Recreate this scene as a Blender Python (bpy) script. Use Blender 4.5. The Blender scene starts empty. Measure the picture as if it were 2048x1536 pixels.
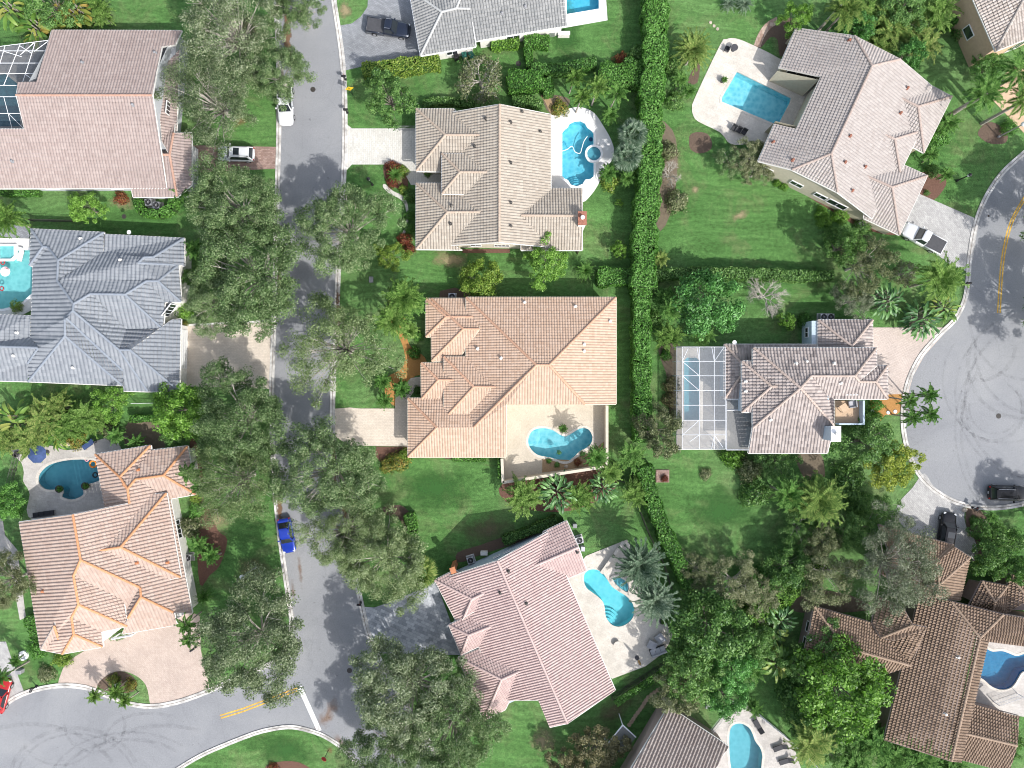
import bpy, math, random
import numpy as np
from mathutils import Vector, Matrix, geometry
from mathutils.bvhtree import BVHTree

# ------------------------------------------------------------------ camera, sky, sun
S = 0.065          # metres on the ground per photo pixel
H = 90.0           # flying height of the drone
scn = bpy.context.scene
C = scn.collection
cam = bpy.data.cameras.new('camera')
cam.sensor_width = 36.0
cam.lens = 36.0 * H / (2048 * S)
cam.clip_end = 2000.0
camo = bpy.data.objects.new('camera', cam)
camo.location = (0, 0, H)
C.objects.link(camo)
scn.camera = camo
SUNV = Vector((0.72, -0.80, 1.0)).normalized()
world = bpy.data.worlds.new("World")
scn.world = world
world.use_nodes = True
wn = world.node_tree.nodes
wl = world.node_tree.links
sky = wn.new('ShaderNodeTexSky')
sky.sky_type = 'NISHITA'
sky.sun_disc = False
sky.sun_elevation = math.asin(SUNV.z)
sky.sun_rotation = math.atan2(SUNV.x, SUNV.y)
sky.air_density = 1.0
sky.dust_density = 2.0
sky.ozone_density = 1.0
wb = wn.new('ShaderNodeHueSaturation')      # camera white balance for open shade
wb.inputs['Saturation'].default_value = 0.6
wl.new(sky.outputs[0], wb.inputs['Color'])
wl.new(wb.outputs[0], wn['Background'].inputs[0])
wn['Background'].inputs[1].default_value = 0.135
sl = bpy.data.lights.new('sun', 'SUN')
sl.energy = 2.55
sl.angle = math.radians(0.5)
sl.color = (1.0, 0.975, 0.94)
slo = bpy.data.objects.new('sun', sl)
slo.rotation_euler = (-SUNV).to_track_quat('-Z', 'Y').to_euler()
slo.location = SUNV * 120
C.objects.link(slo)
scn.view_settings.view_transform = 'Standard'
scn.view_settings.look = 'None'
scn.view_settings.gamma = 1.0
scn.view_settings.exposure = 0.98
try:
    scn.cycles.filter_width = 1.0
    scn.cycles.max_bounces = 6
    scn.cycles.transparent_max_bounces = 12
except Exception:
    pass

# ------------------------------------------------------------------ helpers
def P(px, py, z=0.0):
    """where the thing seen at this spot of the survey photo stands, for a known height z"""
    k = S * (H - z) / H
    return Vector(((px - 1024) * k, (768 - py) * k, z))

def tag(o, label=None, cat=None, group=None, kind=None):
    if label: o['label'] = label
    if cat: o['category'] = cat
    if group: o['group'] = group
    if kind: o['kind'] = kind
    return o

def thing(name, label, cat, loc=(0, 0, 0), rz=0.0, group=None):
    o = bpy.data.objects.new(name, None)
    o.empty_display_size = 0.5
    C.objects.link(o)
    o.location = loc
    o.rotation_euler = (0, 0, rz)
    return tag(o, label, cat, group)

def put(name, me, parent=None):
    o = bpy.data.objects.new(name, me)
    C.objects.link(o)
    if parent is not None:
        o.parent = parent
    return o

def copy_thing(root, loc, rz, label, group=None, scale=None):
    r = root.copy(); C.objects.link(r)
    r.location = loc; r.rotation_euler = (0, 0, rz); r['label'] = label
    if group: r['group'] = group
    if scale: r.scale = scale
    for ch in list(root.children):
        c = ch.copy(); C.objects.link(c); c.parent = r
        for g in list(ch.children):
            d = g.copy(); C.objects.link(d); d.parent = c
    return r

class MB:
    """collects shapes, builds them as one mesh object"""
    def __init__(s): s.v = []; s.f = []; s.m = []; s.uv = []
    def add(s, verts, faces, m=0, uv=None):
        b = len(s.v)
        s.v.extend([tuple(p) for p in verts])
        for i, fc in enumerate(faces):
            s.f.append(tuple(b + q for q in fc)); s.m.append(m)
            s.uv.append(uv[i] if uv else (0.5, 0.5))
        return s
    def box(s, c, d, rz=0.0, m=0, taper=1.0):
        cx, cy, cz = c; x, y, z = d[0] / 2, d[1] / 2, d[2] / 2
        co, si = math.cos(rz), math.sin(rz)
        vs = []
        for zz, t in ((-z, 1.0), (z, taper)):
            for xx, yy in ((-x, -y), (x, -y), (x, y), (-x, y)):
                xx *= t; yy *= t
                vs.append((cx + xx * co - yy * si, cy + xx * si + yy * co, cz + zz))
        return s.add(vs, [(0, 3, 2, 1), (4, 5, 6, 7), (0, 1, 5, 4), (1, 2, 6, 5), (2, 3, 7, 6), (3, 0, 4, 7)], m)
    def prism(s, poly, z0, z1, m=0, cap=True):
        n = len(poly)
        vs = [(p[0], p[1], z0) for p in poly] + [(p[0], p[1], z1) for p in poly]
        fs = [(i, (i + 1) % n, n + (i + 1) % n, n + i) for i in range(n)]
        if cap:
            for t in geometry.tessellate_polygon([[Vector((p[0], p[1], 0)) for p in poly]]):
                fs.append(tuple(n + q for q in t))
        return s.add(vs, fs, m)
    def tube(s, pts, rad, n=6, m=0, cap=True):
        pts = [Vector(p) for p in pts]
        if not hasattr(rad, '__len__'): rad = [rad] * len(pts)
        vs = []; fs = []
        for i, p in enumerate(pts):
            d = (pts[min(i + 1, len(pts) - 1)] - pts[max(i - 1, 0)])
            d = d.normalized() if d.length > 1e-9 else Vector((0, 0, 1))
            a = d.cross(Vector((0, 0, 1)))
            if a.length < 1e-3: a = d.cross(Vector((0, 1, 0)))
            a.normalize(); b = d.cross(a)
            for k in range(n):
                t = 2 * math.pi * k / n
                vs.append(p + (a * math.cos(t) + b * math.sin(t)) * rad[i])
        for i in range(len(pts) - 1):
            for k in range(n):
                k2 = (k + 1) % n
                fs.append((i * n + k, i * n + k2, (i + 1) * n + k2, (i + 1) * n + k))
        if cap:
            fs.append(tuple(range(n))); fs.append(tuple((len(pts) - 1) * n + k for k in range(n)))
        return s.add(vs, fs, m)
    def lathe(s, prof, c=(0, 0, 0), n=16, m=0):
        vs = []; fs = []
        for r, z in prof:
            for k in range(n):
                t = 2 * math.pi * k / n
                vs.append((c[0] + r * math.cos(t), c[1] + r * math.sin(t), c[2] + z))
        for i in range(len(prof) - 1):
            for k in range(n):
                k2 = (k + 1) % n
                fs.append((i * n + k, i * n + k2, (i + 1) * n + k2, (i + 1) * n + k))
        fs.append(tuple((len(prof) - 1) * n + k for k in range(n)))
        return s.add(vs, fs, m)
    def mesh(s, name, mats, origin=(0, 0, 0), smooth=False):
        me = bpy.data.meshes.new(name)
        ox, oy, oz = origin
        me.from_pydata([(x - ox, y - oy, z - oz) for x, y, z in s.v], [], s.f)
        if not isinstance(mats, (list, tuple)): mats = [mats]
        for mm in mats: me.materials.append(mm)
        if len(mats) > 1: me.polygons.foreach_set('material_index', s.m)
        uvl = me.uv_layers.new(name='UVMap')
        arr = []
        for fc, u in zip(s.f, s.uv):
            arr.extend(list(u) * len(fc))
        uvl.data.foreach_set('uv', arr)
        if smooth: me.polygons.foreach_set('use_smooth', [True] * len(s.f))
        me.update()
        return me
    def build(s, name, mats, parent=None, origin=(0, 0, 0), smooth=False):
        return put(name, s.mesh(name, mats, origin, smooth), parent)

def smooth_poly(pts, n=4, closed=True):
    out = []; N = len(pts)
    rng = range(N) if closed else range(N - 1)
    for i in rng:
        if closed:
            p0, p1, p2, p3 = pts[(i - 1) % N], pts[i], pts[(i + 1) % N], pts[(i + 2) % N]
        else:
            p0, p1, p2, p3 = pts[max(i - 1, 0)], pts[i], pts[i + 1], pts[min(i + 2, N - 1)]
        for j in range(n):
            t = j / n
            out.append(tuple(0.5 * ((2 * p1[q]) + (-p0[q] + p2[q]) * t + (2 * p0[q] - 5 * p1[q] + 4 * p2[q] - p3[q]) * t * t
                       + (-p0[q] + 3 * p1[q] - 3 * p2[q] + p3[q]) * t ** 3) for q in (0, 1)))
    if not closed: out.append(tuple(pts[-1][:2]))
    return out

def area(poly):
    return 0.5 * sum(poly[i][0] * poly[(i + 1) % len(poly)][1] - poly[(i + 1) % len(poly)][0] * poly[i][1] for i in range(len(poly)))

def inset(poly, d):
    """offset a closed polygon inwards by d"""
    if area(poly) < 0: poly = list(reversed(poly))
    n = len(poly); out = []
    for i in range(n):
        a = Vector(poly[i - 1][:2]); b = Vector(poly[i][:2]); c = Vector(poly[(i + 1) % n][:2])
        e1 = (b - a).normalized(); e2 = (c - b).normalized()
        n1 = Vector((-e1.y, e1.x)); n2 = Vector((-e2.y, e2.x))
        m = n1 + n2
        k = max(0.35, 1 + n1.dot(n2))
        out.append(tuple(b + m * (d / k)))
    return out

# ------------------------------------------------------------------ materials
def newmat(name):
    m = bpy.data.materials.new(name); m.use_nodes = True
    return m, m.node_tree.nodes, m.node_tree.links, m.node_tree.nodes['Principled BSDF']

def ramp(nodes, cols, stops=None):
    r = nodes.new('ShaderNodeValToRGB')
    n = len(cols)
    stops = stops or [i / (n - 1) for i in range(n)]
    els = r.color_ramp.elements
    while len(els) < n: els.new(0.5)
    for e, c, p in zip(els, cols, stops):
        e.position = p; e.color = (*c, 1.0)
    return r

def noise(nodes, links, scale, detail=4.0, rough=0.6, coord=None, dist=0.0):
    t = nodes.new('ShaderNodeTexNoise')
    t.inputs['Scale'].default_value = scale
    t.inputs['Detail'].default_value = detail
    t.inputs['Roughness'].default_value = rough
    t.inputs['Distortion'].default_value = dist
    if coord is not None: links.new(coord, t.inputs['Vector'])
    return t

def mix(nodes, links, a, b, fac, mode='MIX'):
    m = nodes.new('ShaderNodeMix'); m.data_type = 'RGBA'; m.blend_type = mode
    for sock, val in ((m.inputs[0], fac), (m.inputs[6], a), (m.inputs[7], b)):
        if hasattr(val, 'links'): links.new(val, sock)
        elif isinstance(val, (int, float)): sock.default_value = val
        else: sock.default_value = (*val, 1.0)
    return m.outputs[2]

def geo(nodes):
    g = nodes.new('ShaderNodeNewGeometry')
    return g

def simple(name, col, rough=0.6, metal=0.0, var=0.12, scale=3.0, bump=0.0, spec=0.4, coat=0.0):
    """plain coloured surface with a little uneven wear"""
    m, n, l, b = newmat(name)
    g = geo(n)
    t = noise(n, l, scale, 5, 0.6, g.outputs['Position'])
    dark = tuple(c * (1 - var) for c in col); lite = tuple(min(1, c * (1 + var)) for c in col)
    r = ramp(n, [dark, lite], [0.35, 0.65])
    l.new(t.outputs[0], r.inputs[0]); l.new(r.outputs[0], b.inputs['Base Color'])
    b.inputs['Roughness'].default_value = rough
    b.inputs['Metallic'].default_value = metal
    b.inputs['Specular IOR Level'].default_value = spec
    if coat: b.inputs['Coat Weight'].default_value = coat; b.inputs['Coat Roughness'].default_value = 0.05
    if bump:
        bp = n.new('ShaderNodeBump'); bp.inputs['Strength'].default_value = bump; bp.inputs['Distance'].default_value = 0.05
        l.new(t.outputs[0], bp.inputs['Height']); l.new(bp.outputs[0], b.inputs['Normal'])
    return m

def paver(name, cols, sx=0.45, sy=0.22, rot=0.0, mortar=0.7, stain=0.25):
    """block paving: brick pattern, every block its own tint, blotchy stains"""
    m, n, l, b = newmat(name)
    g = geo(n)
    mp = n.new('ShaderNodeMapping'); mp.inputs['Rotation'].default_value = (0, 0, rot)
    l.new(g.outputs['Position'], mp.inputs['Vector'])
    br = n.new('ShaderNodeTexBrick')
    br.inputs['Scale'].default_value = 1.0
    br.inputs['Brick Width'].default_value = sx; br.inputs['Row Height'].default_value = sy
    br.inputs['Mortar Size'].default_value = 0.012
    br.inputs['Bias'].default_value = 0.0
    br.inputs['Color1'].default_value = (*cols[0], 1); br.inputs['Color2'].default_value = (*cols[1], 1)
    br.inputs['Mortar'].default_value = (*[c * mortar for c in cols[0]], 1)
    l.new(mp.outputs[0], br.inputs['Vector'])
    t = noise(n, l, 0.35, 6, 0.65, g.outputs['Position'])
    r = ramp(n, [(1 - stain,) * 3, (1.0, 1.0, 1.0), (1 + stain * .4,) * 3], [0.3, 0.55, 0.75])
    l.new(t.outputs[0], r.inputs[0])
    t2 = noise(n, l, 9.0, 3, 0.6, g.outputs['Position'])
    r2 = ramp(n, [(0.85,) * 3, (1.12,) * 3], [0.3, 0.7])
    l.new(t2.outputs[0], r2.inputs[0])
    c1 = mix(n, l, br.outputs[0], r.outputs[0], 1.0, 'MULTIPLY')
    c2 = mix(n, l, c1, r2.outputs[0], 1.0, 'MULTIPLY')
    l.new(c2, b.inputs['Base Color'])
    b.inputs['Roughness'].default_value = 0.85
    b.inputs['Specular IOR Level'].default_value = 0.25
    return m

def leafmat(name, cols, trans=0.3, gloss=0.25, patch=0.35, scale=0.6, rough=0.5):
    """foliage: each leaf its own shade, plus patches of lighter and darker growth"""
    m, n, l, b = newmat(name)
    g = geo(n)
    r = ramp(n, cols)
    t = noise(n, l, scale, 3, 0.6, g.outputs['Position'])
    ma = n.new('ShaderNodeMath'); ma.operation = 'MULTIPLY_ADD'
    ma.inputs[1].default_value = patch * 2; ma.inputs[2].default_value = -patch
    l.new(t.outputs[0], ma.inputs[0])
    oi = n.new('ShaderNodeObjectInfo')
    mo = n.new('ShaderNodeMath'); mo.operation = 'MULTIPLY_ADD'; mo.inputs[1].default_value = 0.3; mo.inputs[2].default_value = -0.15
    l.new(oi.outputs['Random'], mo.inputs[0])
    ad0 = n.new('ShaderNodeMath'); l.new(ma.outputs[0], ad0.inputs[0]); l.new(mo.outputs[0], ad0.inputs[1])
    ad = n.new('ShaderNodeMath'); ad.use_clamp = True
    l.new(g.outputs['Random Per Island'], ad.inputs[0]); l.new(ad0.outputs[0], ad.inputs[1])
    l.new(ad.outputs[0], r.inputs[0])
    l.new(r.outputs[0], b.inputs['Base Color'])
    b.inputs['Roughness'].default_value = rough
    b.inputs['Specular IOR Level'].default_value = gloss
    tr = n.new('ShaderNodeBsdfTranslucent')
    tc = mix(n, l, r.outputs[0], (0.95, 1.2, 0.6), 1.0, 'MULTIPLY')
    l.new(tc, tr.inputs[0])
    ms = n.new('ShaderNodeMixShader'); ms.inputs[0].default_value = trans
    l.new(b.outputs[0], ms.inputs[1]); l.new(tr.outputs[0], ms.inputs[2])
    l.new(ms.outputs[0], n['Material Output'].inputs[0])
    return m

def tilemat(name, cols, dirt=0.25, dirtcol=(0.10, 0.085, 0.075), dscale=0.35, streak=0.0):
    """roof tiles: the UV holds the tile number, so each tile gets its own tint"""
    m, n, l, b = newmat(name)
    uv = n.new('ShaderNodeUVMap')
    w = n.new('ShaderNodeTexWhiteNoise'); w.noise_dimensions = '3D'
    l.new(uv.outputs[0], w.inputs['Vector'])
    r = ramp(n, cols)
    l.new(w.outputs['Value'], r.inputs[0])
    g = geo(n)
    t = noise(n, l, dscale, 6, 0.7, g.outputs['Position'], 0.4)
    r2 = ramp(n, [(0, 0, 0), (1, 1, 1)], [0.52, 0.78])
    l.new(t.outputs[0], r2.inputs[0])
    mu = n.new('ShaderNodeMath'); mu.operation = 'MULTIPLY'; mu.inputs[1].default_value = dirt
    l.new(r2.outputs[0], mu.inputs[0])
    w2 = n.new('ShaderNodeTexWhiteNoise'); w2.noise_dimensions = '3D'
    sc = n.new('ShaderNodeVectorMath'); sc.operation = 'ADD'; sc.inputs[1].default_value = (17.3, 5.1, 2.0)
    l.new(uv.outputs[0], sc.inputs[0]); l.new(sc.outputs[0], w2.inputs['Vector'])
    r3 = ramp(n, [(0, 0, 0), (0, 0, 0), (1, 1, 1)], [0, 0.8, 1.0])
    l.new(w2.outputs['Value'], r3.inputs[0])
    m3 = n.new('ShaderNodeMath'); m3.operation = 'MULTIPLY'; m3.inputs[1].default_value = streak
    l.new(r3.outputs[0], m3.inputs[0])
    ad = n.new('ShaderNodeMath'); ad.use_clamp = True
    l.new(mu.outputs[0], ad.inputs[0]); l.new(m3.outputs[0], ad.inputs[1])
    c = mix(n, l, r.outputs[0], dirtcol, ad.outputs[0])
    l.new(c, b.inputs['Base Color'])
    b.inputs['Roughness'].default_value = 0.75
    b.inputs['Specular IOR Level'].default_value = 0.3
    return m

def lawnmat():
    m, n, l, b = newmat('lawn')
    g = geo(n); pos = g.outputs['Position']
    a = noise(n, l, 0.055, 4, 0.6, pos, 0.5)
    base = ramp(n, [(0.058, 0.138, 0.036), (0.084, 0.182, 0.052), (0.122, 0.212, 0.076)], [0.32, 0.5, 0.7])
    l.new(a.outputs[0], base.inputs[0])
    d = noise(n, l, 0.16, 6, 0.72, pos, 1.0)
    dr = ramp(n, [(0, 0, 0), (0.75, 0.75, 0.75)], [0.50, 0.76]); l.new(d.outputs[0], dr.inputs[0])
    c1 = mix(n, l, base.outputs[0], (0.165, 0.172, 0.085), dr.outputs[0])
    f = noise(n, l, 2.2, 6, 0.75, pos)
    fr = ramp(n, [(0.62,) * 3, (1.0,) * 3, (1.4,) * 3], [0.3, 0.5, 0.72]); l.new(f.outputs[0], fr.inputs[0])
    c2 = mix(n, l, c1, fr.outputs[0], 1.0, 'MULTIPLY')
    h = noise(n, l, 11.0, 3, 0.7, pos)
    hr = ramp(n, [(0.50,) * 3, (1.45,) * 3], [0.30, 0.70]); l.new(h.outputs[0], hr.inputs[0])
    c3 = mix(n, l, c2, hr.outputs[0], 1.0, 'MULTIPLY')
    mp = n.new('ShaderNodeMapping'); mp.inputs['Rotation'].default_value = (0, 0, 0.35); mp.inputs['Scale'].default_value = (0.10, 1.9, 1)
    wv = n.new('ShaderNodeVectorMath'); wv.operation = 'ADD'
    ws = n.new('ShaderNodeVectorMath'); ws.operation = 'SCALE'; ws.inputs['Scale'].default_value = 6.0
    l.new(a.outputs[1], ws.inputs[0]); l.new(ws.outputs[0], wv.inputs[0]); l.new(pos, wv.inputs[1]); l.new(wv.outputs[0], mp.inputs['Vector'])
    mw = noise(n, l, 1.0, 3, 0.6, mp.outputs[0])
    mr = ramp(n, [(0.84,) * 3, (1.16,) * 3], [0.38, 0.62]); l.new(mw.outputs[0], mr.inputs[0])
    c3 = mix(n, l, c3, mr.outputs[0], 1.0, 'MULTIPLY')
    l.new(c3, b.inputs['Base Color'])
    b.inputs['Roughness'].default_value = 0.9; b.inputs['Specular IOR Level'].default_value = 0.1
    bp = n.new('ShaderNodeBump'); bp.inputs['Strength'].default_value = 0.6; bp.inputs['Distance'].default_value = 0.06
    l.new(h.outputs[0], bp.inputs['Height']); l.new(bp.outputs[0], b.inputs['Normal'])
    return m

def asphaltmat():
    m, n, l, b = newmat('asphalt')
    g = geo(n); pos = g.outputs['Position']
    a = noise(n, l, 0.09, 6, 0.65, pos, 0.6)
    r = ramp(n, [(0.205, 0.210, 0.222), (0.245, 0.250, 0.260), (0.285, 0.288, 0.292)], [0.3, 0.5, 0.72])
    l.new(a.outputs[0], r.inputs[0])
    f = noise(n, l, 6.0, 5, 0.75, pos)
    fr = ramp(n, [(0.84,) * 3, (1.14,) * 3], [0.3, 0.7]); l.new(f.outputs[0], fr.inputs[0])
    c = mix(n, l, r.outputs[0], fr.outputs[0], 1.0, 'MULTIPLY')
    h = noise(n, l, 35.0, 2, 0.7, pos)
    hr = ramp(n, [(0.85,) * 3, (1.12,) * 3], [0.3, 0.7]); l.new(h.outputs[0], hr.inputs[0])
    c = mix(n, l, c, hr.outputs[0], 1.0, 'MULTIPLY')
    sp = noise(n, l, 1.7, 2, 0.5, pos)
    sr = ramp(n, [(1.0,) * 3, (0.72,) * 3], [0.70, 0.76]); l.new(sp.outputs[0], sr.inputs[0])
    c = mix(n, l, c, sr.outputs[0], 1.0, 'MULTIPLY')
    vo = n.new('ShaderNodeTexVoronoi'); vo.feature = 'DISTANCE_TO_EDGE'; vo.inputs['Scale'].default_value = 0.11
    dv = n.new('ShaderNodeVectorMath'); dv.operation = 'ADD'
    d3 = n.new('ShaderNodeVectorMath'); d3.operation = 'SCALE'; d3.inputs['Scale'].default_value = 3.0
    l.new(a.outputs[1], d3.inputs[0]); l.new(d3.outputs[0], dv.inputs[0]); l.new(pos, dv.inputs[1]); l.new(dv.outputs[0], vo.inputs['Vector'])
    vr = ramp(n, [(0.90,) * 3, (1.0,) * 3], [0.0, 0.005]); l.new(vo.outputs[0], vr.inputs[0])
    c = mix(n, l, c, vr.outputs[0], 1.0, 'MULTIPLY')
    l.new(c, b.inputs['Base Color']); b.inputs['Roughness'].default_value = 0.85
    b.inputs['Specular IOR Level'].default_value = 0.3
    return m

def mulchmat(name, cols, scale=5.0):
    m, n, l, b = newmat(name)
    g = geo(n); pos = g.outputs['Position']
    a = noise(n, l, scale, 8, 0.8, pos)
    r = ramp(n, cols, None); l.new(a.outputs[0], r.inputs[0])
    l.new(r.outputs[0], b.inputs['Base Color']); b.inputs['Roughness'].default_value = 0.95
    bp = n.new('ShaderNodeBump'); bp.inputs['Strength'].default_value = 0.8; bp.inputs['Distance'].default_value = 0.08
    l.new(a.outputs[0], bp.inputs['Height']); l.new(bp.outputs[0], b.inputs['Normal'])
    return m

def fademat(name, col, lo=0.45, hi=0.7, scale=0.6, amt=0.8, stretch=None):
    """worn or stained film with ragged, see-through edges; the UV runs 0 in the middle to 1 at the rim"""
    m, n, l, b = newmat(name)
    g = geo(n)
    a = noise(n, l, scale, 7, 0.7, g.outputs['Position'], 0.4)
    uv = n.new('ShaderNodeUVMap'); sp = n.new('ShaderNodeSeparateXYZ'); l.new(uv.outputs[0], sp.inputs[0])
    s1 = n.new('ShaderNodeMath'); s1.operation = 'MULTIPLY_ADD'; s1.inputs[1].default_value = -0.6; s1.inputs[2].default_value = 0.35
    l.new(sp.outputs[0], s1.inputs[0])
    s2 = n.new('ShaderNodeMath'); l.new(s1.outputs[0], s2.inputs[0]); l.new(a.outputs[0], s2.inputs[1])
    r = ramp(n, [(0, 0, 0), (amt,) * 3], [lo, hi]); l.new(s2.outputs[0], r.inputs[0])
    tr = n.new('ShaderNodeBsdfTransparent')
    ms = n.new('ShaderNodeMixShader')
    l.new(r.outputs[0], ms.inputs[0]); l.new(tr.outputs[0], ms.inputs[1]); l.new(b.outputs[0], ms.inputs[2])
    l.new(ms.outputs[0], n['Material Output'].inputs[0])
    b.inputs['Base Color'].default_value = (*col, 1); b.inputs['Roughness'].default_value = 0.95
    return m

def watermat(name, tint, rough=0.03):
    """clear water: tinted see-through with a mirror share"""
    m, n, l, b = newmat(name)
    tr = n.new('ShaderNodeBsdfTransparent'); tr.inputs[0].default_value = (*tint, 1)
    gl = n.new('ShaderNodeBsdfGlossy'); gl.inputs['Roughness'].default_value = rough
    g = geo(n)
    t = noise(n, l, 2.5, 4, 0.6, g.outputs['Position'], 0.5)
    bp = n.new('ShaderNodeBump'); bp.inputs['Strength'].default_value = 0.12; bp.inputs['Distance'].default_value = 0.1
    l.new(t.outputs[0], bp.inputs['Height']); l.new(bp.outputs[0], gl.inputs['Normal'])
    fr = n.new('ShaderNodeFresnel'); fr.inputs[0].default_value = 1.33
    l.new(bp.outputs[0], fr.inputs['Normal'])
    ms = n.new('ShaderNodeMixShader')
    l.new(fr.outputs[0], ms.inputs[0]); l.new(tr.outputs[0], ms.inputs[1]); l.new(gl.outputs[0], ms.inputs[2])
    l.new(ms.outputs[0], n['Material Output'].inputs[0])
    return m

def poolmat(name, c0, c1):
    """mottled pool plaster, with rippled light (caustics) painted into its colour"""
    m, n, l, b = newmat(name)
    g = geo(n)
    v = n.new('ShaderNodeTexVoronoi'); v.feature = 'SMOOTH_F1'; v.inputs['Scale'].default_value = 1.6
    v.inputs['Smoothness'].default_value = 0.3
    t = noise(n, l, 1.2, 4, 0.6, g.outputs['Position'])
    va = n.new('ShaderNodeVectorMath'); va.operation = 'ADD'
    sc = n.new('ShaderNodeVectorMath'); sc.operation = 'SCALE'; sc.inputs['Scale'].default_value = 0.9
    l.new(t.outputs[1], sc.inputs[0]); l.new(sc.outputs[0], va.inputs[0]); l.new(g.outputs['Position'], va.inputs[1])
    l.new(va.outputs[0], v.inputs['Vector'])
    r = ramp(n, [c0, c1], [0.1, 0.8]); l.new(v.outputs[0], r.inputs[0])  # pale cell pattern stands in for caustics, put into the basin colour
    l.new(r.outputs[0], b.inputs['Base Color']); b.inputs['Roughness'].default_value = 0.7
    return m

def screenmat(name, col, amt):
    m, n, l, b = newmat(name)
    tr = n.new('ShaderNodeBsdfTransparent'); ms = n.new('ShaderNodeMixShader')
    ms.inputs[0].default_value = amt
    b.inputs['Base Color'].default_value = (*col, 1); b.inputs['Roughness'].default_value = 0.6
    l.new(tr.outputs[0], ms.inputs[1]); l.new(b.outputs[0], ms.inputs[2])
    l.new(ms.outputs[0], n['Material Output'].inputs[0])
    return m

M = {}
M['lawn'] = lawnmat()
M['asphalt'] = asphaltmat()
M['kerb'] = simple('kerb_concrete', (0.50, 0.48, 0.45), 0.85, var=0.38, scale=0.9)
M['white'] = simple('white_paint', (0.78, 0.78, 0.77), 0.5, var=0.06)
M['offwhite'] = simple('offwhite_paint', (0.66, 0.64, 0.60), 0.6, var=0.08)
M['yellowline'] = simple('yellow_road_paint', (0.60, 0.36, 0.05), 0.8, var=0.3, scale=2.5)
M['whiteline'] = simple('white_road_paint', (0.62, 0.62, 0.61), 0.8, var=0.15, scale=2.5)
M['black'] = simple('black_paint', (0.015, 0.015, 0.017), 0.45)
M['darkgrey'] = simple('dark_grey', (0.06, 0.06, 0.065), 0.6)
M['midgrey'] = simple('mid_grey', (0.25, 0.25, 0.26), 0.6)
M['metal'] = simple('galvanised_metal', (0.5, 0.5, 0.52), 0.4, 0.7)
M['glass'] = simple('dark_glass', (0.02, 0.025, 0.03), 0.06, var=0.02, spec=0.8)
M['rubber'] = simple('tyre_rubber', (0.02, 0.02, 0.02), 0.85)
M['alu'] = simple('white_aluminium', (0.74, 0.75, 0.77), 0.4, var=0.04)
M['bronze'] = simple('bronze_aluminium', (0.05, 0.045, 0.04), 0.5)
M['screen'] = screenmat('insect_screen', (0.27, 0.29, 0.32), 0.36)
M['screendark'] = screenmat('dark_insect_screen', (0.05, 0.06, 0.075), 0.55)
M['clearpanel'] = screenmat('weathered_clear_panel', (0.22, 0.22, 0.215), 0.72)
M['mulch'] = mulchmat('brown_mulch', [(0.045, 0.030, 0.022), (0.115, 0.078, 0.055), (0.21, 0.15, 0.11)])
M['redmulch'] = mulchmat('red_mulch', [(0.05, 0.026, 0.018), (0.13, 0.066, 0.045), (0.23, 0.135, 0.10)])
M['soil'] = mulchmat('bare_soil', [(0.06, 0.045, 0.03), (0.14, 0.11, 0.075), (0.24, 0.20, 0.14)], 2.0)
M['gravel'] = mulchmat('tan_gravel', [(0.14, 0.09, 0.05), (0.34, 0.23, 0.13), (0.52, 0.40, 0.26)], 7.0)
M['orangechip'] = mulchmat('orange_wood_chips', [(0.18, 0.08, 0.02), (0.40, 0.20, 0.06), (0.55, 0.33, 0.14)], 6.0)
M['greypaver'] = paver('grey_pavers', [(0.22, 0.23, 0.245), (0.30, 0.31, 0.325)], 0.4, 0.2, 0.5, 0.6)
M['slatepaver'] = paver('slate_pavers', [(0.27, 0.285, 0.305), (0.50, 0.51, 0.525)], 0.6, 0.4, 0.42, 0.75)
M['whitepaver'] = paver('pale_pavers', [(0.54, 0.52, 0.47), (0.62, 0.60, 0.55)], 0.5, 0.25, 1.57, 0.75, 0.12)
M['creampaver'] = paver('cream_pavers', [(0.58, 0.50, 0.41), (0.64, 0.56, 0.47)], 0.4, 0.2, 0.0, 0.85, 0.12)
M['pinkpaver'] = paver('pink_pavers', [(0.45, 0.36, 0.305), (0.50, 0.41, 0.35)], 0.35, 0.18, 0.78, 0.88, 0.14)
M['brownpaver'] = paver('brown_pavers', [(0.26, 0.17, 0.14), (0.36, 0.26, 0.22)], 0.4, 0.2, 0.0, 0.7)
M['tanpaver'] = paver('tan_pavers', [(0.49, 0.41, 0.36), (0.53, 0.45, 0.40)], 0.4, 0.2, 0.3, 0.78, 0.15)
M['silverpaver'] = paver('silver_pavers', [(0.36, 0.35, 0.34), (0.47, 0.46, 0.44)], 0.4, 0.2, 0.9, 0.75, 0.15)
M['travertine'] = paver('travertine', [(0.56, 0.515, 0.45), (0.62, 0.575, 0.51)], 0.6, 0.4, 0.42, 0.9, 0.18)
M['greytrav'] = paver('grey_travertine', [(0.44, 0.41, 0.375), (0.50, 0.47, 0.435)], 0.6, 0.4, 0.1, 0.9, 0.22)
M['whitedeck'] = simple('white_deck', (0.66, 0.65, 0.63), 0.8, var=0.05, scale=0.8)
M['creamdeck'] = paver('cream_deck', [(0.50, 0.44, 0.35), (0.53, 0.47, 0.38)], 1.2, 1.2, 0.0, 0.93, 0.10)
M['peach'] = simple('peach_stucco', (0.50, 0.36, 0.24), 0.9, var=0.06)
M['beige'] = simple('beige_stucco', (0.46, 0.42, 0.32), 0.9, var=0.06)
M['cream'] = simple('cream_stucco', (0.56, 0.50, 0.40), 0.9, var=0.06)
M['bluewall'] = simple('pale_blue_stucco', (0.42, 0.50, 0.56), 0.9, var=0.05)
M['greywall'] = simple('grey_stucco', (0.40, 0.42, 0.44), 0.9, var=0.06)
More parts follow.
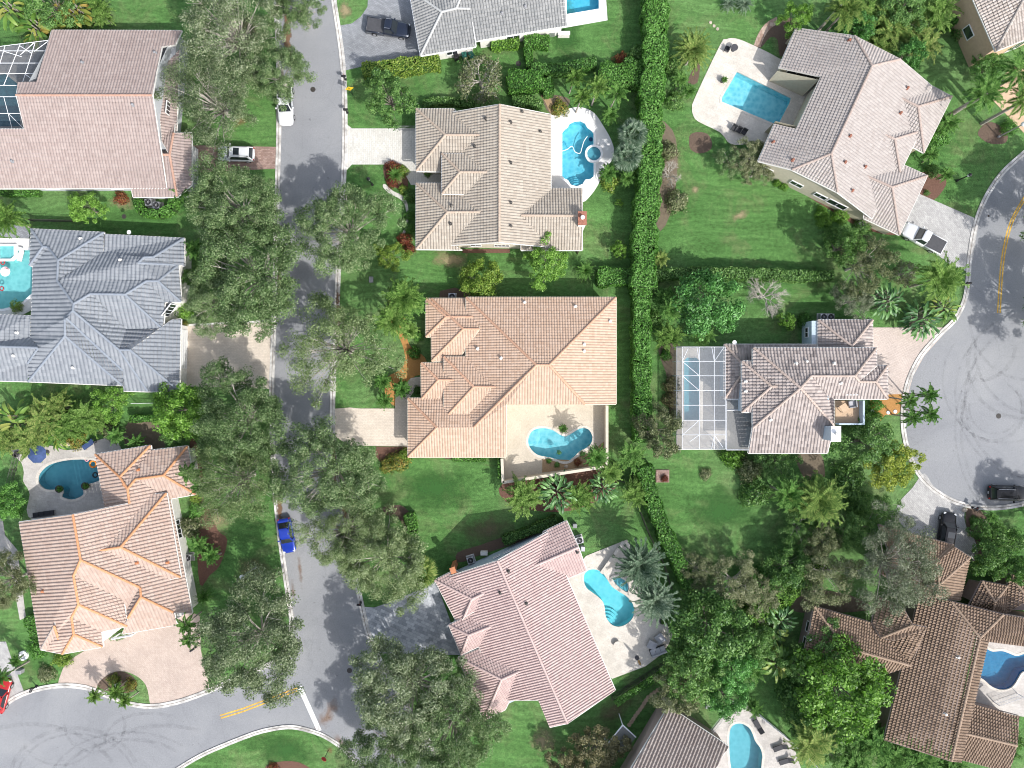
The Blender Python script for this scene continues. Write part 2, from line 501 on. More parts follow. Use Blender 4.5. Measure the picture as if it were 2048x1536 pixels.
M['taupe'] = simple('taupe_stucco', (0.27, 0.215, 0.19), 0.9, var=0.06)
M['brick'] = simple('red_brick', (0.28, 0.12, 0.08), 0.9, var=0.3, scale=6)
M['rock'] = simple('pale_rock', (0.42, 0.36, 0.29), 0.9, var=0.3, scale=2, bump=0.6)
M['bark'] = simple('grey_bark', (0.20, 0.175, 0.145), 0.95, var=0.35, scale=4, bump=0.5)
M['palebark'] = simple('pale_bark', (0.40, 0.37, 0.32), 0.95, var=0.25, scale=4)
M['palmbark'] = simple('palm_trunk', (0.30, 0.27, 0.23), 0.95, var=0.3, scale=6)
M['terracotta'] = simple('terracotta', (0.42, 0.17, 0.08), 0.8, var=0.15)
M['fabricgrey'] = simple('grey_outdoor_fabric', (0.42, 0.42, 0.44), 0.9, var=0.08)
M['fabricdark'] = simple('dark_outdoor_fabric', (0.05, 0.05, 0.055), 0.9, var=0.1)
M['bluefabric'] = simple('blue_fabric', (0.04, 0.07, 0.17), 0.8, var=0.15)
M['wood'] = simple('weathered_wood', (0.34, 0.21, 0.09), 0.8, var=0.25, scale=5)
M['water'] = watermat('pool_water', (0.62, 0.90, 0.95))
M['tiremark'] = fademat('tyre_rubber_mark', (0.07, 0.07, 0.075), 0.44, 0.85, 1.3, 0.24)
M['rust'] = fademat('rust_stain', (0.26, 0.14, 0.07), 0.52, 0.9, 0.8, 0.55)
M['drygrass'] = fademat('dry_grass', (0.30, 0.25, 0.14), 0.45, 0.85, 0.9, 0.85)
M['brownlawn'] = fademat('thin_brown_grass', (0.13, 0.115, 0.06), 0.40, 0.85, 0.5, 0.75)
M['darklawn'] = fademat('lush_grass', (0.030, 0.105, 0.018), 0.35, 0.8, 0.5, 0.85)
M['litter'] = fademat('leaf_litter', (0.17, 0.10, 0.055), 0.5, 0.62, 2.2, 0.85)
M['redcar'] = simple('red_car_paint', (0.38, 0.012, 0.012), 0.25, var=0.02, coat=1)
M['bluecar'] = simple('blue_car_paint', (0.012, 0.04, 0.36), 0.25, 0.2, var=0.02, coat=1)
M['whitecar'] = simple('white_car_paint', (0.60, 0.61, 0.62), 0.25, var=0.02, coat=1)
M['blackcar'] = simple('black_car_paint', (0.010, 0.010, 0.012), 0.25, var=0.02, spec=0.3, coat=0.25)
M['navycar'] = simple('navy_car_paint', (0.012, 0.018, 0.035), 0.2, 0.2, var=0.02, coat=1)
M['lampred'] = simple('tail_lamp_red', (0.35, 0.01, 0.01), 0.2, var=0.02)
M['lampclear'] = simple('head_lamp_clear', (0.6, 0.62, 0.64), 0.1, var=0.02)
M['yellowsign'] = simple('yellow_sign', (0.72, 0.46, 0.02), 0.5, var=0.03)
M['redsign'] = simple('red_sign', (0.45, 0.02, 0.02), 0.5, var=0.03)
M['greenbin'] = simple('green_bin', (0.02, 0.12, 0.09), 0.6, var=0.1)
M['pinkfloat'] = simple('pink_float', (0.75, 0.35, 0.38), 0.4, var=0.1)
M['orangefloat'] = simple('orange_float', (0.65, 0.22, 0.03), 0.4, var=0.2)
M['steppingstone'] = simple('stepping_stone', (0.42, 0.31, 0.22), 0.9, var=0.15)
M['gutter'] = simple('gutter_dirt', (0.17, 0.14, 0.115), 0.9, var=0.4, scale=1.5)
M['hedgecore'] = simple('inner_hedge', (0.035, 0.085, 0.015), 0.95, var=0.4, scale=4)

# ------------------------------------------------------------------ ground, road, paving, pools
def zc(off, k, pts):
    return [(off[0] + x / k, off[1] + y / k) for x, y in pts]

def sheet(name, poly, z, mat, holes=(), kind='structure', label=None, cat=None, skirt=True, uvf=None):
    loops = [[P(x, y, 0) for x, y in poly]] + [[P(x, y, 0) for x, y in h] for h in holes]
    flat = [p for lp in loops for p in lp]
    tris = geometry.tessellate_polygon([[Vector((p.x, p.y, 0)) for p in lp] for lp in loops])
    mb = MB()
    vs = [(p.x, p.y, z) for p in flat]
    fs = []
    for t in tris:
        a, b, c = (flat[i] for i in t)
        cr = (b.x - a.x) * (c.y - a.y) - (b.y - a.y) * (c.x - a.x)
        fs.append(tuple(t) if cr > 0 else tuple(reversed(t)))
    mb.add(vs, fs)
    if skirt and z > 0.02:
        n = len(loops[0])
        mb.add([(p.x, p.y, z) for p in loops[0]] + [(p.x, p.y, -0.02) for p in loops[0]],
               [(i, (i + 1) % n, n + (i + 1) % n, n + i) for i in range(n)])
    o = mb.build(name, mat)
    return tag(o, label, cat, kind=kind)

def fade_disc(name, x, y, rx, ry, rot, mat, z, label, cat):
    c = P(x, y, 0); mb = MB(); n = 28
    vs = [(c.x, c.y, z)]; k = S
    co, si = math.cos(rot), math.sin(rot)
    for i in range(n):
        t = 2 * math.pi * i / n
        u, v = rx * k * math.cos(t), ry * k * math.sin(t)
        vs.append((c.x + u * co - v * si, c.y + u * si + v * co, z))
    me = bpy.data.meshes.new(name)
    fs = [(0, 1 + i, 1 + (i + 1) % n) for i in range(n)]
    me.from_pydata(vs, [], fs); me.materials.append(mat)
    uv = me.uv_layers.new(name='UVMap')
    uv.data.foreach_set('uv', [q for _ in fs for q in (0, 0, 1, 0, 1, 0)])
    return tag(put(name, me), label, cat, kind='stuff')

def strip(name, pts, w, z, mat, side=0, label=None, cat=None, kind='structure', closed=False, thick=0.0):
    """a band of even width along a line of photo points; side -1/0/1 = which side of the line it lies on"""
    q = [P(x, y, 0) for x, y in pts]
    mb = MB(); L = []; R = []
    n = len(q)
    for i in range(n):
        a = q[i - 1] if (i > 0 or closed) else q[0]
        b = q[(i + 1) % n] if (i < n - 1 or closed) else q[-1]
        d = (b - a).normalized(); nn = Vector((-d.y, d.x, 0))
        lo, hi = {0: (-w / 2, w / 2), 1: (0, w), -1: (-w, 0)}[side]
        L.append(q[i] + nn * hi); R.append(q[i] + nn * lo)
    vs = [(p.x, p.y, z) for p in L] + [(p.x, p.y, z) for p in R]
    m = n if closed else n - 1
    fs = [(n + i, n + (i + 1) % n, (i + 1) % n, i) for i in range(m)]
    mb.add(vs, fs)
    if thick:
        for A in (L, R):
            mb.add([(p.x, p.y, z) for p in A] + [(p.x, p.y, z - thick) for p in A],
                   [(i, (i + 1) % n, n + (i + 1) % n, n + i) for i in range(m)])
    return tag(mb.build(name, mat), label, cat, kind=kind)

Z3 = lambda ox, oy: (lambda pts: zc((ox, oy), 3.0, pts))
# pool outlines ------------------------------------------------------------
POOL = {}
POOL['E'] = Z3(1024, 0)([(300, 795), (318, 775), (335, 762), (345, 742), (375, 728), (410, 725), (438, 740), (452, 765), (478, 785), (490, 800), (491, 985), (491, 1060), (470, 1076), (440, 1080), (425, 1105), (390, 1120), (352, 1110), (335, 1082), (315, 1074), (300, 1058)])
POOL['H'] = [(1474, 143), (1582, 196), (1580, 205), (1557, 249), (1550, 249), (1443, 204), (1443, 196)]
POOL['F'] = smooth_poly(Z3(1024, 512)([(95, 1110), (112, 1058), (150, 1035), (200, 1032), (250, 1046), (290, 1072), (325, 1080), (365, 1058), (410, 1033), (455, 1037), (480, 1072), (480, 1115), (450, 1150), (408, 1172), (372, 1206), (340, 1230), (298, 1232), (250, 1215), (200, 1205), (150, 1192), (110, 1155)]), 3)
POOL['G'] = smooth_poly(Z3(1024, 1024)([(430, 412), (434, 370), (462, 346), (502, 343), (545, 365), (575, 408), (602, 448), (650, 480), (692, 508), (725, 550), (735, 600), (715, 650), (672, 681), (628, 688), (590, 670), (562, 628), (556, 580), (545, 540), (515, 508), (480, 482), (446, 455)]), 3)
POOL['C'] = smooth_poly(Z3(0, 512)([(228, 1345), (240, 1300), (290, 1255), (370, 1230), (460, 1220), (540, 1222), (600, 1240), (640, 1290), (610, 1340), (560, 1362), (522, 1370), (498, 1385), (505, 1425), (480, 1448), (430, 1462), (385, 1452), (372, 1440), (380, 1410), (362, 1392), (330, 1402), (280, 1402), (245, 1380)]), 3)
POOL['B'] = zc((0, 430), 3.84, [(-140, 350), (60, 352), (118, 325), (122, 268), (250, 268), (254, 600), (150, 692), (30, 722), (-140, 722)])
POOL['I'] = zc((1340, 600), 3.072, [(85, 370), (105, 352), (162, 352), (180, 372), (182, 742), (85, 742)])
POOL['K'] = smooth_poly(zc((1180, 1340), 5.12, [(1425, 640), (1445, 580), (1495, 545), (1565, 548), (1630, 590), (1665, 650), (1692, 725), (1740, 790), (1765, 870), (1757, 960), (1745, 1060), (1690, 1150), (1520, 1150), (1455, 1060), (1428, 900), (1422, 760)]), 3)
POOL['J'] = smooth_poly(zc((1548, 1036), 3.072, [(1300, 805), (1340, 818), (1400, 815), (1450, 832), (1495, 845), (1570, 820), (1660, 820), (1680, 900), (1600, 935), (1530, 945), (1500, 985), (1475, 1025), (1440, 1050), (1390, 1055), (1335, 1035), (1290, 995), (1262, 975), (1270, 930), (1288, 870)]), 3)
POOL['D'] = Z3(1024, 0)([(326, -160), (326, 88), (522, 55), (522, -190)])
POOL['A'] = Z3(0, 0)([(-160, 470), (30, 440), (105, 500), (128, 760), (-160, 764)])
R_LAWN = [(-2400, -2200), (4450, -2200), (4450, 3800), (-2400, 3800)]
sheet('ground', R_LAWN, 0.0, M['lawn'], list(POOL.values()), label='mown green lawn between the houses', cat='lawn', skirt=False)

# road -----------------------------------------------------------------------
W_EDGE = [(556, -300), (556, -60), (557, 0), (562, 120), (563, 240), (561, 330), (557, 480), (553, 640), (548, 800), (553, 950), (562, 1050), (574, 1140), (583, 1200), (588, 1245), (580, 1290), (553, 1325), (510, 1347), (460, 1368), (400, 1394), (350, 1410), (305, 1417), (260, 1412), (215, 1396), (170, 1379), (115, 1376), (50, 1391), (0, 1422), (-60, 1470), (-130, 1540)]
S_EDGE = [(300, 1590), (335, 1558), (367, 1536), (405, 1514), (450, 1494), (512, 1470), (555, 1460), (585, 1458), (615, 1464), (648, 1476), (680, 1497), (702, 1519), (716, 1537), (745, 1580), (790, 1680)]
E_EDGE = [(985, 1700), (905, 1570), (850, 1480), (800, 1400), (762, 1335), (742, 1295), (728, 1255), (716, 1200), (704, 1150), (696, 1100), (687, 1050), (677, 1000), (667, 950), (662, 900), (660, 830), (662, 760), (666, 680), (671, 560), (676, 460), (681, 380), (684, 320), (685, 250), (684, 180), (679, 110), (669, 40), (663, 0), (660, -60), (655, -300)]
W_EDGE = smooth_poly(W_EDGE, 3, False); S_EDGE = smooth_poly(S_EDGE, 3, False); E_EDGE = smooth_poly(E_EDGE, 3, False)
sheet('road', W_EDGE + [(-300, 1750), (100, 1760)] + S_EDGE + E_EDGE, 0.012, M['asphalt'], label='grey asphalt street running between the houses to a bulb at lower left', cat='road', skirt=False)
CDS = smooth_poly([(2260, 140), (2160, 215), (2100, 268), (2048, 312), (2005, 352), (1975, 398), (1955, 450), (1944, 510), (1940, 560), (1933, 602), (1913, 642), (1880, 674), (1848, 710), (1826, 750), (1814, 790), (1810, 835), (1815, 882), (1832, 930), (1860, 967), (1900, 994), (1940, 1007), (1990, 1011), (2048, 1002), (2110, 980), (2180, 930)], 3, False)
sheet('road', CDS + [(2700, 900), (2700, 0)], 0.012, M['asphalt'], label='grey asphalt turning circle at the right edge', cat='road', skirt=False)
strip('kerb', W_EDGE, 0.62, 0.10, M['kerb'], -1, 'pale concrete kerb on the west side of the street', 'kerb', thick=0.1)
strip('kerb', S_EDGE, 0.55, 0.10, M['kerb'], 1, 'pale concrete kerb round the lawn at the bottom of the junction', 'kerb', thick=0.1)
strip('kerb', E_EDGE, 0.66, 0.10, M['kerb'], -1, 'pale concrete kerb on the east side of the street', 'kerb', thick=0.1)
strip('kerb', CDS, 0.62, 0.10, M['kerb'], -1, 'pale concrete kerb round the turning circle', 'kerb', thick=0.1)
# dark gutter joint in the middle of each kerb
for e, sd in ((W_EDGE, -1), (E_EDGE, -1), (CDS, -1), (S_EDGE, 1)):
    q = [P(x, y, 0) for x, y in e]; off = []
    for i in range(len(q)):
        d = (q[min(i + 1, len(q) - 1)] - q[max(i - 1, 0)]).normalized()
        off.append(q[i] + Vector((-d.y, d.x, 0)) * (0.30 * sd))
    strip('kerb_joint', [(p.x / S + 1024, 768 - p.y / S) for p in off], 0.06, 0.105, M['gutter'], 0, 'dark dirt line along the kerb gutter', 'kerb')
# markings
for dx in (0, 5):
    strip('road_marking', smooth_poly([(2075 + dx, 352), (2048 + dx, 394), (2023 + dx, 438), (2010 + dx, 480), (2001 + dx, 535), (1995 + dx, 626)], 4, False), 0.17, 0.018, M['yellowline'], 0, 'double yellow centre line on the turning circle road', 'road marking')
    strip('road_marking', [(440 + dx * .3, 1431 + dx * 1.1), (486 + dx * .3, 1417 + dx * 1.1), (596 + dx * .3, 1375 + dx * 1.1)], 0.17, 0.018, M['yellowline'], 0, 'short double yellow line before the white stop bar', 'road marking')
strip('road_marking', [(599, 1373), (639, 1462)], 0.62, 0.018, M['whiteline'], 0, 'white stop bar across the street end', 'road marking')
# tyre marks
def arc(cx, cy, r, a0, a1, n=26, sq=1.0):
    return [(cx + r * math.cos(math.radians(a0 + (a1 - a0) * i / n)), cy + sq * r * math.sin(math.radians(a0 + (a1 - a0) * i / n))) for i in range(n + 1)]
tm = [arc(2080, 790, 170, 95, 240), arc(2090, 800, 160, 90, 235), arc(1985, 820, 62, -40, 200), arc(1990, 815, 52, -60, 190), arc(2080, 700, 130, 60, 190), arc(2040, 730, 105, 40, 200),
      arc(2010, 760, 125, 60, 215), arc(2060, 640, 120, 80, 180), arc(1960, 690, 70, 0, 110), arc(2150, 860, 240, 120, 215), arc(2150, 860, 228, 122, 213),
      arc(150, 1560, 130, 190, 340, sq=.8), arc(152, 1562, 118, 190, 345, sq=.8), arc(190, 1450, 60, -20, 190, sq=.9), arc(60, 1600, 190, 215, 330, sq=.8), arc(260, 1580, 165, 200, 310, sq=.7),
      arc(260, 1584, 150, 200, 310, sq=.7), arc(330, 1640, 210, 230, 290, sq=.9), arc(120, 1470, 75, 20, 150, sq=.8), arc(300, 1480, 90, 170, 300, sq=.6)]
for i, a in enumerate(tm):
    o = strip('tyre_marks', a, 0.28 + 0.12 * (i % 3), 0.020 + 0.0015 * i, M['tiremark'], 0, None, None, 'stuff')
    tag(o, 'dark curved tyre scuffs on the turning circle' if i < 11 else 'dark curved tyre scuffs at the bulb of the street', 'tyre marks', 'tyre scuffs on the turning circle' if i < 11 else 'tyre scuffs at the street bulb')
for x, y, rx, ry, r in ((655, 1430, 26, 70, -.5), (678, 1480, 14, 40, .6), (600, 1140, 8, 60, .1), (586, 1180, 8, 40, .1), (660, 1500, 16, 16, 0)):
    fade_disc('rust_stain', x, y, rx, ry, r, M['rust'], 0.02, 'rusty brown stain on the asphalt by the junction', 'stain')

# paving ----------------------------------------------------------------------
sheet('driveway', [(676, 52), (704, 47), (722, 33), (735, 14), (740, -80), (840, -80), (862, 110), (800, 122), (720, 134), (686, 142)], 0.03, M['greypaver'], label='grey paved driveway with the dark pickup', cat='driveway')
sheet('driveway', [(687, 243), (704, 257), (845, 257), (845, 345), (800, 345), (808, 329), (704, 329), (688, 346)], 0.03, M['whitepaver'], label='pale driveway of the beige-roofed house', cat='driveway')
sheet('path', [(806, 322), (834, 330), (845, 345), (905, 345), (905, 370), (822, 370), (808, 345)], 0.035, M['whitepaver'], label='pale walk to the entry of the beige-roofed house', cat='path')
sheet('path', smooth_poly([(770, 368), (786, 382), (806, 392), (816, 412), (816, 450), (808, 470), (803, 470), (812, 448), (811, 414), (800, 398), (780, 388), (766, 374)], 3), 0.03, M['whitepaver'], label='narrow curved pale edging path beside the beige-roofed house', cat='path')
sheet('driveway', [(370, 290), (559, 294), (558, 337), (370, 346)], 0.03, M['brownpaver'], label='brown paved driveway with the white SUV', cat='driveway')
sheet('driveway', [(355, 652), (548, 643), (546, 778), (355, 772)], 0.03, M['creampaver'], label='cream paved driveway of the blue-grey-roofed house', cat='driveway')
strip('driveway_edge', [(355, 651), (520, 643), (541, 640)], 0.25, 0.04, M['offwhite'], 0, 'white border course of the cream driveway', 'driveway edge')
sheet('driveway', [(662, 818), (700, 815), (720, 817), (828, 817), (828, 893), (700, 891), (668, 872)], 0.03, M['creampaver'], label='cream driveway of the orange-roofed house', cat='driveway')
sheet('path', [(790, 819), (791, 790), (822, 756), (850, 752), (850, 770), (834, 774), (820, 794), (821, 819)], 0.035, M['creampaver'], label='cream walk to the entry of the orange-roofed house', cat='path')
sheet('driveway', [(720, 1213), (749, 1215), (800, 1197), (872, 1163), (925, 1310), (748, 1306), (735, 1262)], 0.03, M['slatepaver'], label='slate grey driveway of the pink-roofed house', cat='driveway')
sheet('driveway', smooth_poly([(120, 1374), (122, 1348), (138, 1322), (190, 1290), (250, 1260), (385, 1225), (400, 1262), (402, 1300), (412, 1345), (418, 1376), (400, 1389), (350, 1404), (305, 1411), (262, 1406), (215, 1391), (170, 1375)], 3), 0.03, M['pinkpaver'], label='pink paved forecourt of the salmon-roofed house', cat='driveway')
sheet('driveway', [(1800, 470), (1832, 385), (1958, 440), (1945, 520), (1938, 545), (1900, 530), (1870, 505)], 0.03, M['silverpaver'], label='grey driveway with the white pickup', cat='driveway')
sheet('driveway', [(1720, 655), (1892, 655), (1908, 646), (1880, 676), (1848, 712), (1826, 752), (1816, 788), (1720, 790)], 0.03, M['tanpaver'], label='pale pink driveway beside the striped roof', cat='driveway')
sheet('driveway', smooth_poly([(1848, 946), (1868, 974), (1904, 998), (1930, 1010), (1928, 1035), (1936, 1062), (1950, 1082), (1953, 1120), (1900, 1125), (1840, 1080), (1795, 1040), (1796, 1008), (1825, 975)], 3), 0.03, M['silverpaver'], label='curved grey driveway of the brown-roofed house', cat='driveway')
sheet('driveway', [(-60, 1285), (12, 1283), (24, 1320), (50, 1388), (0, 1418), (-60, 1460)], 0.03, M['silverpaver'], label='pale driveway at the lower left edge', cat='driveway')
sheet('path', [(-60, 960), (-8, 940), (10, 1070), (35, 1100), (52, 1235), (40, 1240), (20, 1130), (-60, 1100)], 0.03, M['greytrav'], label='grey side path at the left edge', cat='path')
sheet('driveway', [(1985, 200), (2010, 148), (2048, 120), (2140, 100), (2140, 230), (2080, 300)], 0.03, M['peach'], label='peach coloured forecourt at the right edge', cat='driveway')
# pool decks
sheet('pool_deck', smooth_poly(Z3(1024, 0)([(200, 735), (262, 692), (330, 655), (400, 644), (460, 658), (505, 692), (550, 760), (590, 830), (612, 900), (600, 960), (565, 1005), (540, 1060), (510, 1120), (470, 1175), (420, 1215), (300, 1215), (200, 1180)]), 3), 0.06, M['whitedeck'], [POOL['E']], label='white pool deck of the beige-roofed house', cat='pool deck')
sheet('pool_deck', smooth_poly([(1384, 216), (1390, 195), (1440, 90), (1452, 79), (1470, 77), (1500, 88), (1560, 118), (1650, 175), (1640, 230), (1590, 290), (1540, 300), (1519, 285), (1465, 290), (1440, 265), (1396, 243), (1386, 230)], 3), 0.06, M['travertine'], [POOL['H']], label='pale stone pool deck of the tan-roofed house', cat='pool deck')
sheet('pool_deck', [(990, 790), (1213, 790), (1213, 931), (1006, 964), (1004, 910), (990, 900)], 0.06, M['creamdeck'], [POOL['F']], label='cream pool deck of the orange-roofed house', cat='pool deck')
sheet('pool_deck', Z3(1024, 1024)([(300, 420), (445, 262), (690, 165), (728, 240), (800, 400), (962, 740), (935, 800), (900, 850), (800, 925), (600, 1000), (560, 950)]), 0.06, M['travertine'], [POOL['G']], label='pale stone pool deck of the pink-roofed house', cat='pool deck')
sheet('pool_deck', smooth_poly(Z3(0, 512)([(64, 1140), (120, 1128), (180, 1140), (310, 1138), (345, 1150), (400, 1165), (480, 1150), (575, 1110), (700, 1100), (760, 1300), (700, 1600), (300, 1620), (170, 1560), (170, 1480), (180, 1430), (165, 1390), (140, 1350), (145, 1300), (130, 1240), (90, 1200)]), 2), 0.06, M['greytrav'], [POOL['C']], label='pale stone pool deck of the salmon-roofed house', cat='pool deck')
sheet('pool_deck', zc((0, 430), 3.84, [(-200, 172), (240, 182), (300, 300), (300, 700), (180, 765), (-200, 768)]), 0.06, M['offwhite'], [POOL['B']], label='white pool deck of the blue-grey-roofed house', cat='pool deck')
sheet('path', smooth_poly(zc((0, 430), 3.84, [(-60, 130), (60, 62), (130, 56), (200, 100), (225, 178), (100, 178)]), 3), 0.04, M['greypaver'], label='curved grey stone path at the left edge', cat='path')
sheet('pool_deck', zc((1340, 600), 3.072, [(38, 286), (450, 286), (500, 918), (38, 920)]), 0.06, M['travertine'], [POOL['I']], label='stone pool deck inside the white screen enclosure', cat='pool deck')
sheet('pool_deck', zc((1180, 1340), 5.12, [(1440, 370), (1560, 320), (2070, 735), (2240, 1250), (1200, 1250), (1350, 800), (1230, 640)]), 0.06, M['greytrav'], [POOL['K']], label='stone pool deck at the bottom edge', cat='pool deck')
sheet('pool_deck', zc((1548, 1036), 3.072, [(1250, 700), (1800, 700), (1800, 1260), (1400, 1200), (1150, 1180)]), 0.06, M['greytrav'], [POOL['J']], label='stone pool deck of the brown-roofed house', cat='pool deck')
sheet('pool_deck', Z3(1024, 0)([(250, -260), (250, 178), (330, 165), (573, 122), (545, -280)]), 0.06, M['whitedeck'], [POOL['D']], label='white pool deck of the light grey-roofed house', cat='pool deck')
sheet('pool_deck', Z3(0, 0)([(-200, 300), (20, 285), (330, 232), (280, 480), (200, 800), (-200, 800)]), 0.06, M['greytrav'], [POOL['A']], label='grey pool deck inside the enclosure at the left edge', cat='pool deck')

# pools: thing > basin, water, coping
PT = {'E': ((0.22, 0.58, 0.69), (0.42, 0.73, 0.79)), 'H': ((0.28, 0.60, 0.66), (0.62, 0.80, 0.82)), 'F': ((0.30, 0.60, 0.64), (0.62, 0.76, 0.76)), 'G': ((0.30, 0.70, 0.72), (0.42, 0.78, 0.79)),
      'C': ((0.19, 0.38, 0.43), (0.24, 0.43, 0.48)), 'B': ((0.40, 0.62, 0.58), (0.56, 0.74, 0.69)), 'I': ((0.30, 0.55, 0.60), (0.38, 0.62, 0.66)), 'K': ((0.26, 0.50, 0.53), (0.34, 0.57, 0.60)),
      'J': ((0.03, 0.20, 0.37), (0.045, 0.25, 0.44)), 'D': ((0.16, 0.58, 0.72), (0.26, 0.66, 0.78)), 'A': ((0.20, 0.34, 0.37), (0.26, 0.40, 0.43))}
PL = {'E': 'bright blue arch-ended pool with a cleaner hose beside the beige-roofed house', 'H': 'blue straight-sided pool beside the pale tan-roofed house', 'F': 'heart shaped turquoise pool of the orange-roofed house',
      'G': 'turquoise hourglass pool beside the two big date palms', 'C': 'dull blue free-form pool beside the salmon-roofed house', 'B': 'pale green pool at the left edge beside the blue-grey roof',
      'I': 'long pool under the white screen enclosure', 'K': 'kidney shaped pool at the bottom edge', 'J': 'deep blue pool at the right edge by the brown roof', 'D': 'bright blue pool at the top edge', 'A': 'dark pool under the enclosure at the left edge'}
for key, poly in POOL.items():
    q = [P(x, y, 0) for x, y in poly]
    if area([(p.x, p.y) for p in q]) < 0: q.reverse()
    cx = sum(p.x for p in q) / len(q); cy = sum(p.y for p in q) / len(q)
    t = thing('swimming_pool', PL[key], 'pool', (cx, cy, 0), 0, 'swimming pools')
    xy = [(p.x, p.y) for p in q]; n = len(xy)
    mb = MB()
    mb.add([(x, y, 0.0) for x, y in xy] + [(x, y, -1.35) for x, y in xy], [(i, n + i, n + (i + 1) % n, (i + 1) % n) for i in range(n)])
    mb.add([(x, y, -1.35) for x, y in xy], [tuple(r) for r in geometry.tessellate_polygon([[Vector((x, y, 0)) for x, y in xy]])])
    pm = poolmat('pool_finish_' + key, *PT[key])
    mb.build('basin', pm, t, (cx, cy, 0))
    wm = MB(); wm.add([(x, y, -0.10) for x, y in xy], [tuple(r) for r in geometry.tessellate_polygon([[Vector((x, y, 0)) for x, y in xy]])])
    wm.build('water', M['water'], t, (cx, cy, 0))
    cm = MB(); outer = inset(xy, -0.28); inn = inset(xy, 0.03)
    for a, b, z0, z1 in ((inn, outer, 0.085, 0.085),):
        cm.add([(x, y, z0) for x, y in a] + [(x, y, z1) for x, y in b], [(i, (i + 1) % n, n + (i + 1) % n, n + i) for i in range(n)])
    cm.add([(x, y, 0.085) for x, y in inn] + [(x, y, -0.12) for x, y in inn], [(i, (i + 1) % n, n + (i + 1) % n, n + i) for i in range(n)])
    cm.add([(x, y, 0.085) for x, y in outer] + [(x, y, -0.02) for x, y in outer], [(i, (i + 1) % n, n + (i + 1) % n, n + i) for i in range(n)])
    cm.build('coping', M['white'] if key in 'EBD' else M['travertine'], t, (cx, cy, 0))
    # entry steps seen through the water
    st = {'E': (1024 + 388 / 3, 1124 / 3, 4, 20), 'G': (1024 + 572 / 3, 1024 + 672 / 3, 4, 22), 'F': (1024 + 108 / 3, 512 + 1078 / 3, 3, 18), 'C': (640 / 3, 512 + 1330 / 3, 3, 20)}.get(key)
    if st:
        c = P(st[0], st[1], 0); sm = MB()
        inn2 = inset(xy, 0.02)
        for j in range(st[2]):
            sm.lathe([(0.01, -1.3), (st[3] * S * (1.25 - 0.25 * j), -1.3), (st[3] * S * (1.25 - 0.25 * j), -1.05 + 0.28 * j), (st[3] * S * (1.25 - .25 * j) - .3, -1.05 + .28 * j), (0.02, -1.05 + 0.28 * j)], (c.x, c.y, 0), 28)
        sm.build('steps', pm, t, (cx, cy, 0))
# raised spas: thing > rim, basin, water
def spa(pts, label, mat, pm, h=0.35):
    q = [P(x, y, h) for x, y in pts]; xy = [(p.x, p.y) for p in q]
    if area(xy) < 0: xy.reverse()
    cx = sum(p[0] for p in xy) / len(xy); cy = sum(p[1] for p in xy) / len(xy); n = len(xy)
    t = thing('hot_tub', label, 'hot tub', (cx, cy, 0))
    inn = inset(xy, 0.28); a = MB()
    for A, B, z0, z1 in ((inn, xy, h, h), (xy, xy, h, 0.0), (inn, inn, h, h - .15)):
        a.add([(x, y, z0) for x, y in A] + [(x, y, z1) for x, y in B], [(i, (i + 1) % n, n + (i + 1) % n, n + i) for i in range(n)])
    a.build('rim', mat, t, (cx, cy, 0))
    tri = [tuple(r) for r in geometry.tessellate_polygon([[Vector((x, y, 0)) for x, y in inn]])]
    b = MB(); b.add([(x, y, 0.09) for x, y in inn], tri)
    b.add([(x, y, h - .15) for x, y in inn] + [(x, y, 0.09) for x, y in inn], [(i, (i + 1) % n, n + (i + 1) % n, n + i) for i in range(n)])
    b.build('basin', pm, t, (cx, cy, 0))
    w = MB(); w.add([(x, y, h - .08) for x, y in inn], tri); w.build('water', M['water'], t, (cx, cy, 0))
circ = lambda x, y, r, n=24: [(x + r * math.cos(2 * math.pi * i / n), y + r * math.sin(2 * math.pi * i / n)) for i in range(n)]
spa(circ(1188, 307, 18), 'round raised white-rimmed hot tub beside the arch-ended pool', M['white'], bpy.data.materials['pool_finish_C'])
spa(smooth_poly(Z3(1024, 1024)([(590, 390), (640, 378), (700, 415), (712, 470), (690, 495), (640, 465), (605, 430)]), 3), 'curved hot tub under the date palms beside the hourglass pool', M['travertine'], bpy.data.materials['pool_finish_K'], 0.2)
spa(zc((0, 430), 3.84, [(-20, 222), (122, 222), (122, 322), (90, 352), (-20, 352)]), 'square white-rimmed hot tub at the left edge', M['white'], bpy.data.materials['pool_finish_B'])

# planting beds --------------------------------------------------------------
def bed(pts, mat, label, z=0.02, sm=3):
    sheet('planting_bed', smooth_poly(pts, sm) if sm else pts, z, M[mat], label=label, cat='planting bed', skirt=False)
bed([(790, 660), (805, 690), (810, 720), (800, 740), (775, 755), (770, 790), (790, 812), (800, 790), (830, 752), (858, 750), (850, 715), (828, 700), (815, 680), (812, 640), (796, 625), (775, 640)], 'orangechip', 'orange wood chip bed before the orange-roofed house')
bed([(1085, 915), (1100, 918), (1140, 920), (1180, 905), (1205, 885), (1213, 880), (1213, 930), (1084, 945)], 'gravel', 'tan gravel bed between the pool and the garden wall', 0.065, 0)
bed([(752, 893), (818, 893), (818, 925), (790, 935), (762, 925), (750, 910)], 'redmulch', 'mulch bed beside the cream driveway', 0.02, 0)
bed([(1005, 968), (1100, 950), (1215, 935), (1232, 975), (1150, 1020), (1060, 1020), (1008, 1000)], 'redmulch', 'reddish mulch bed along the garden wall')
bed([(770, 325), (790, 318), (812, 325), (815, 350), (815, 385), (800, 380), (775, 365), (767, 345)], 'redmulch', 'mulch bed with red plants by the pale driveway')
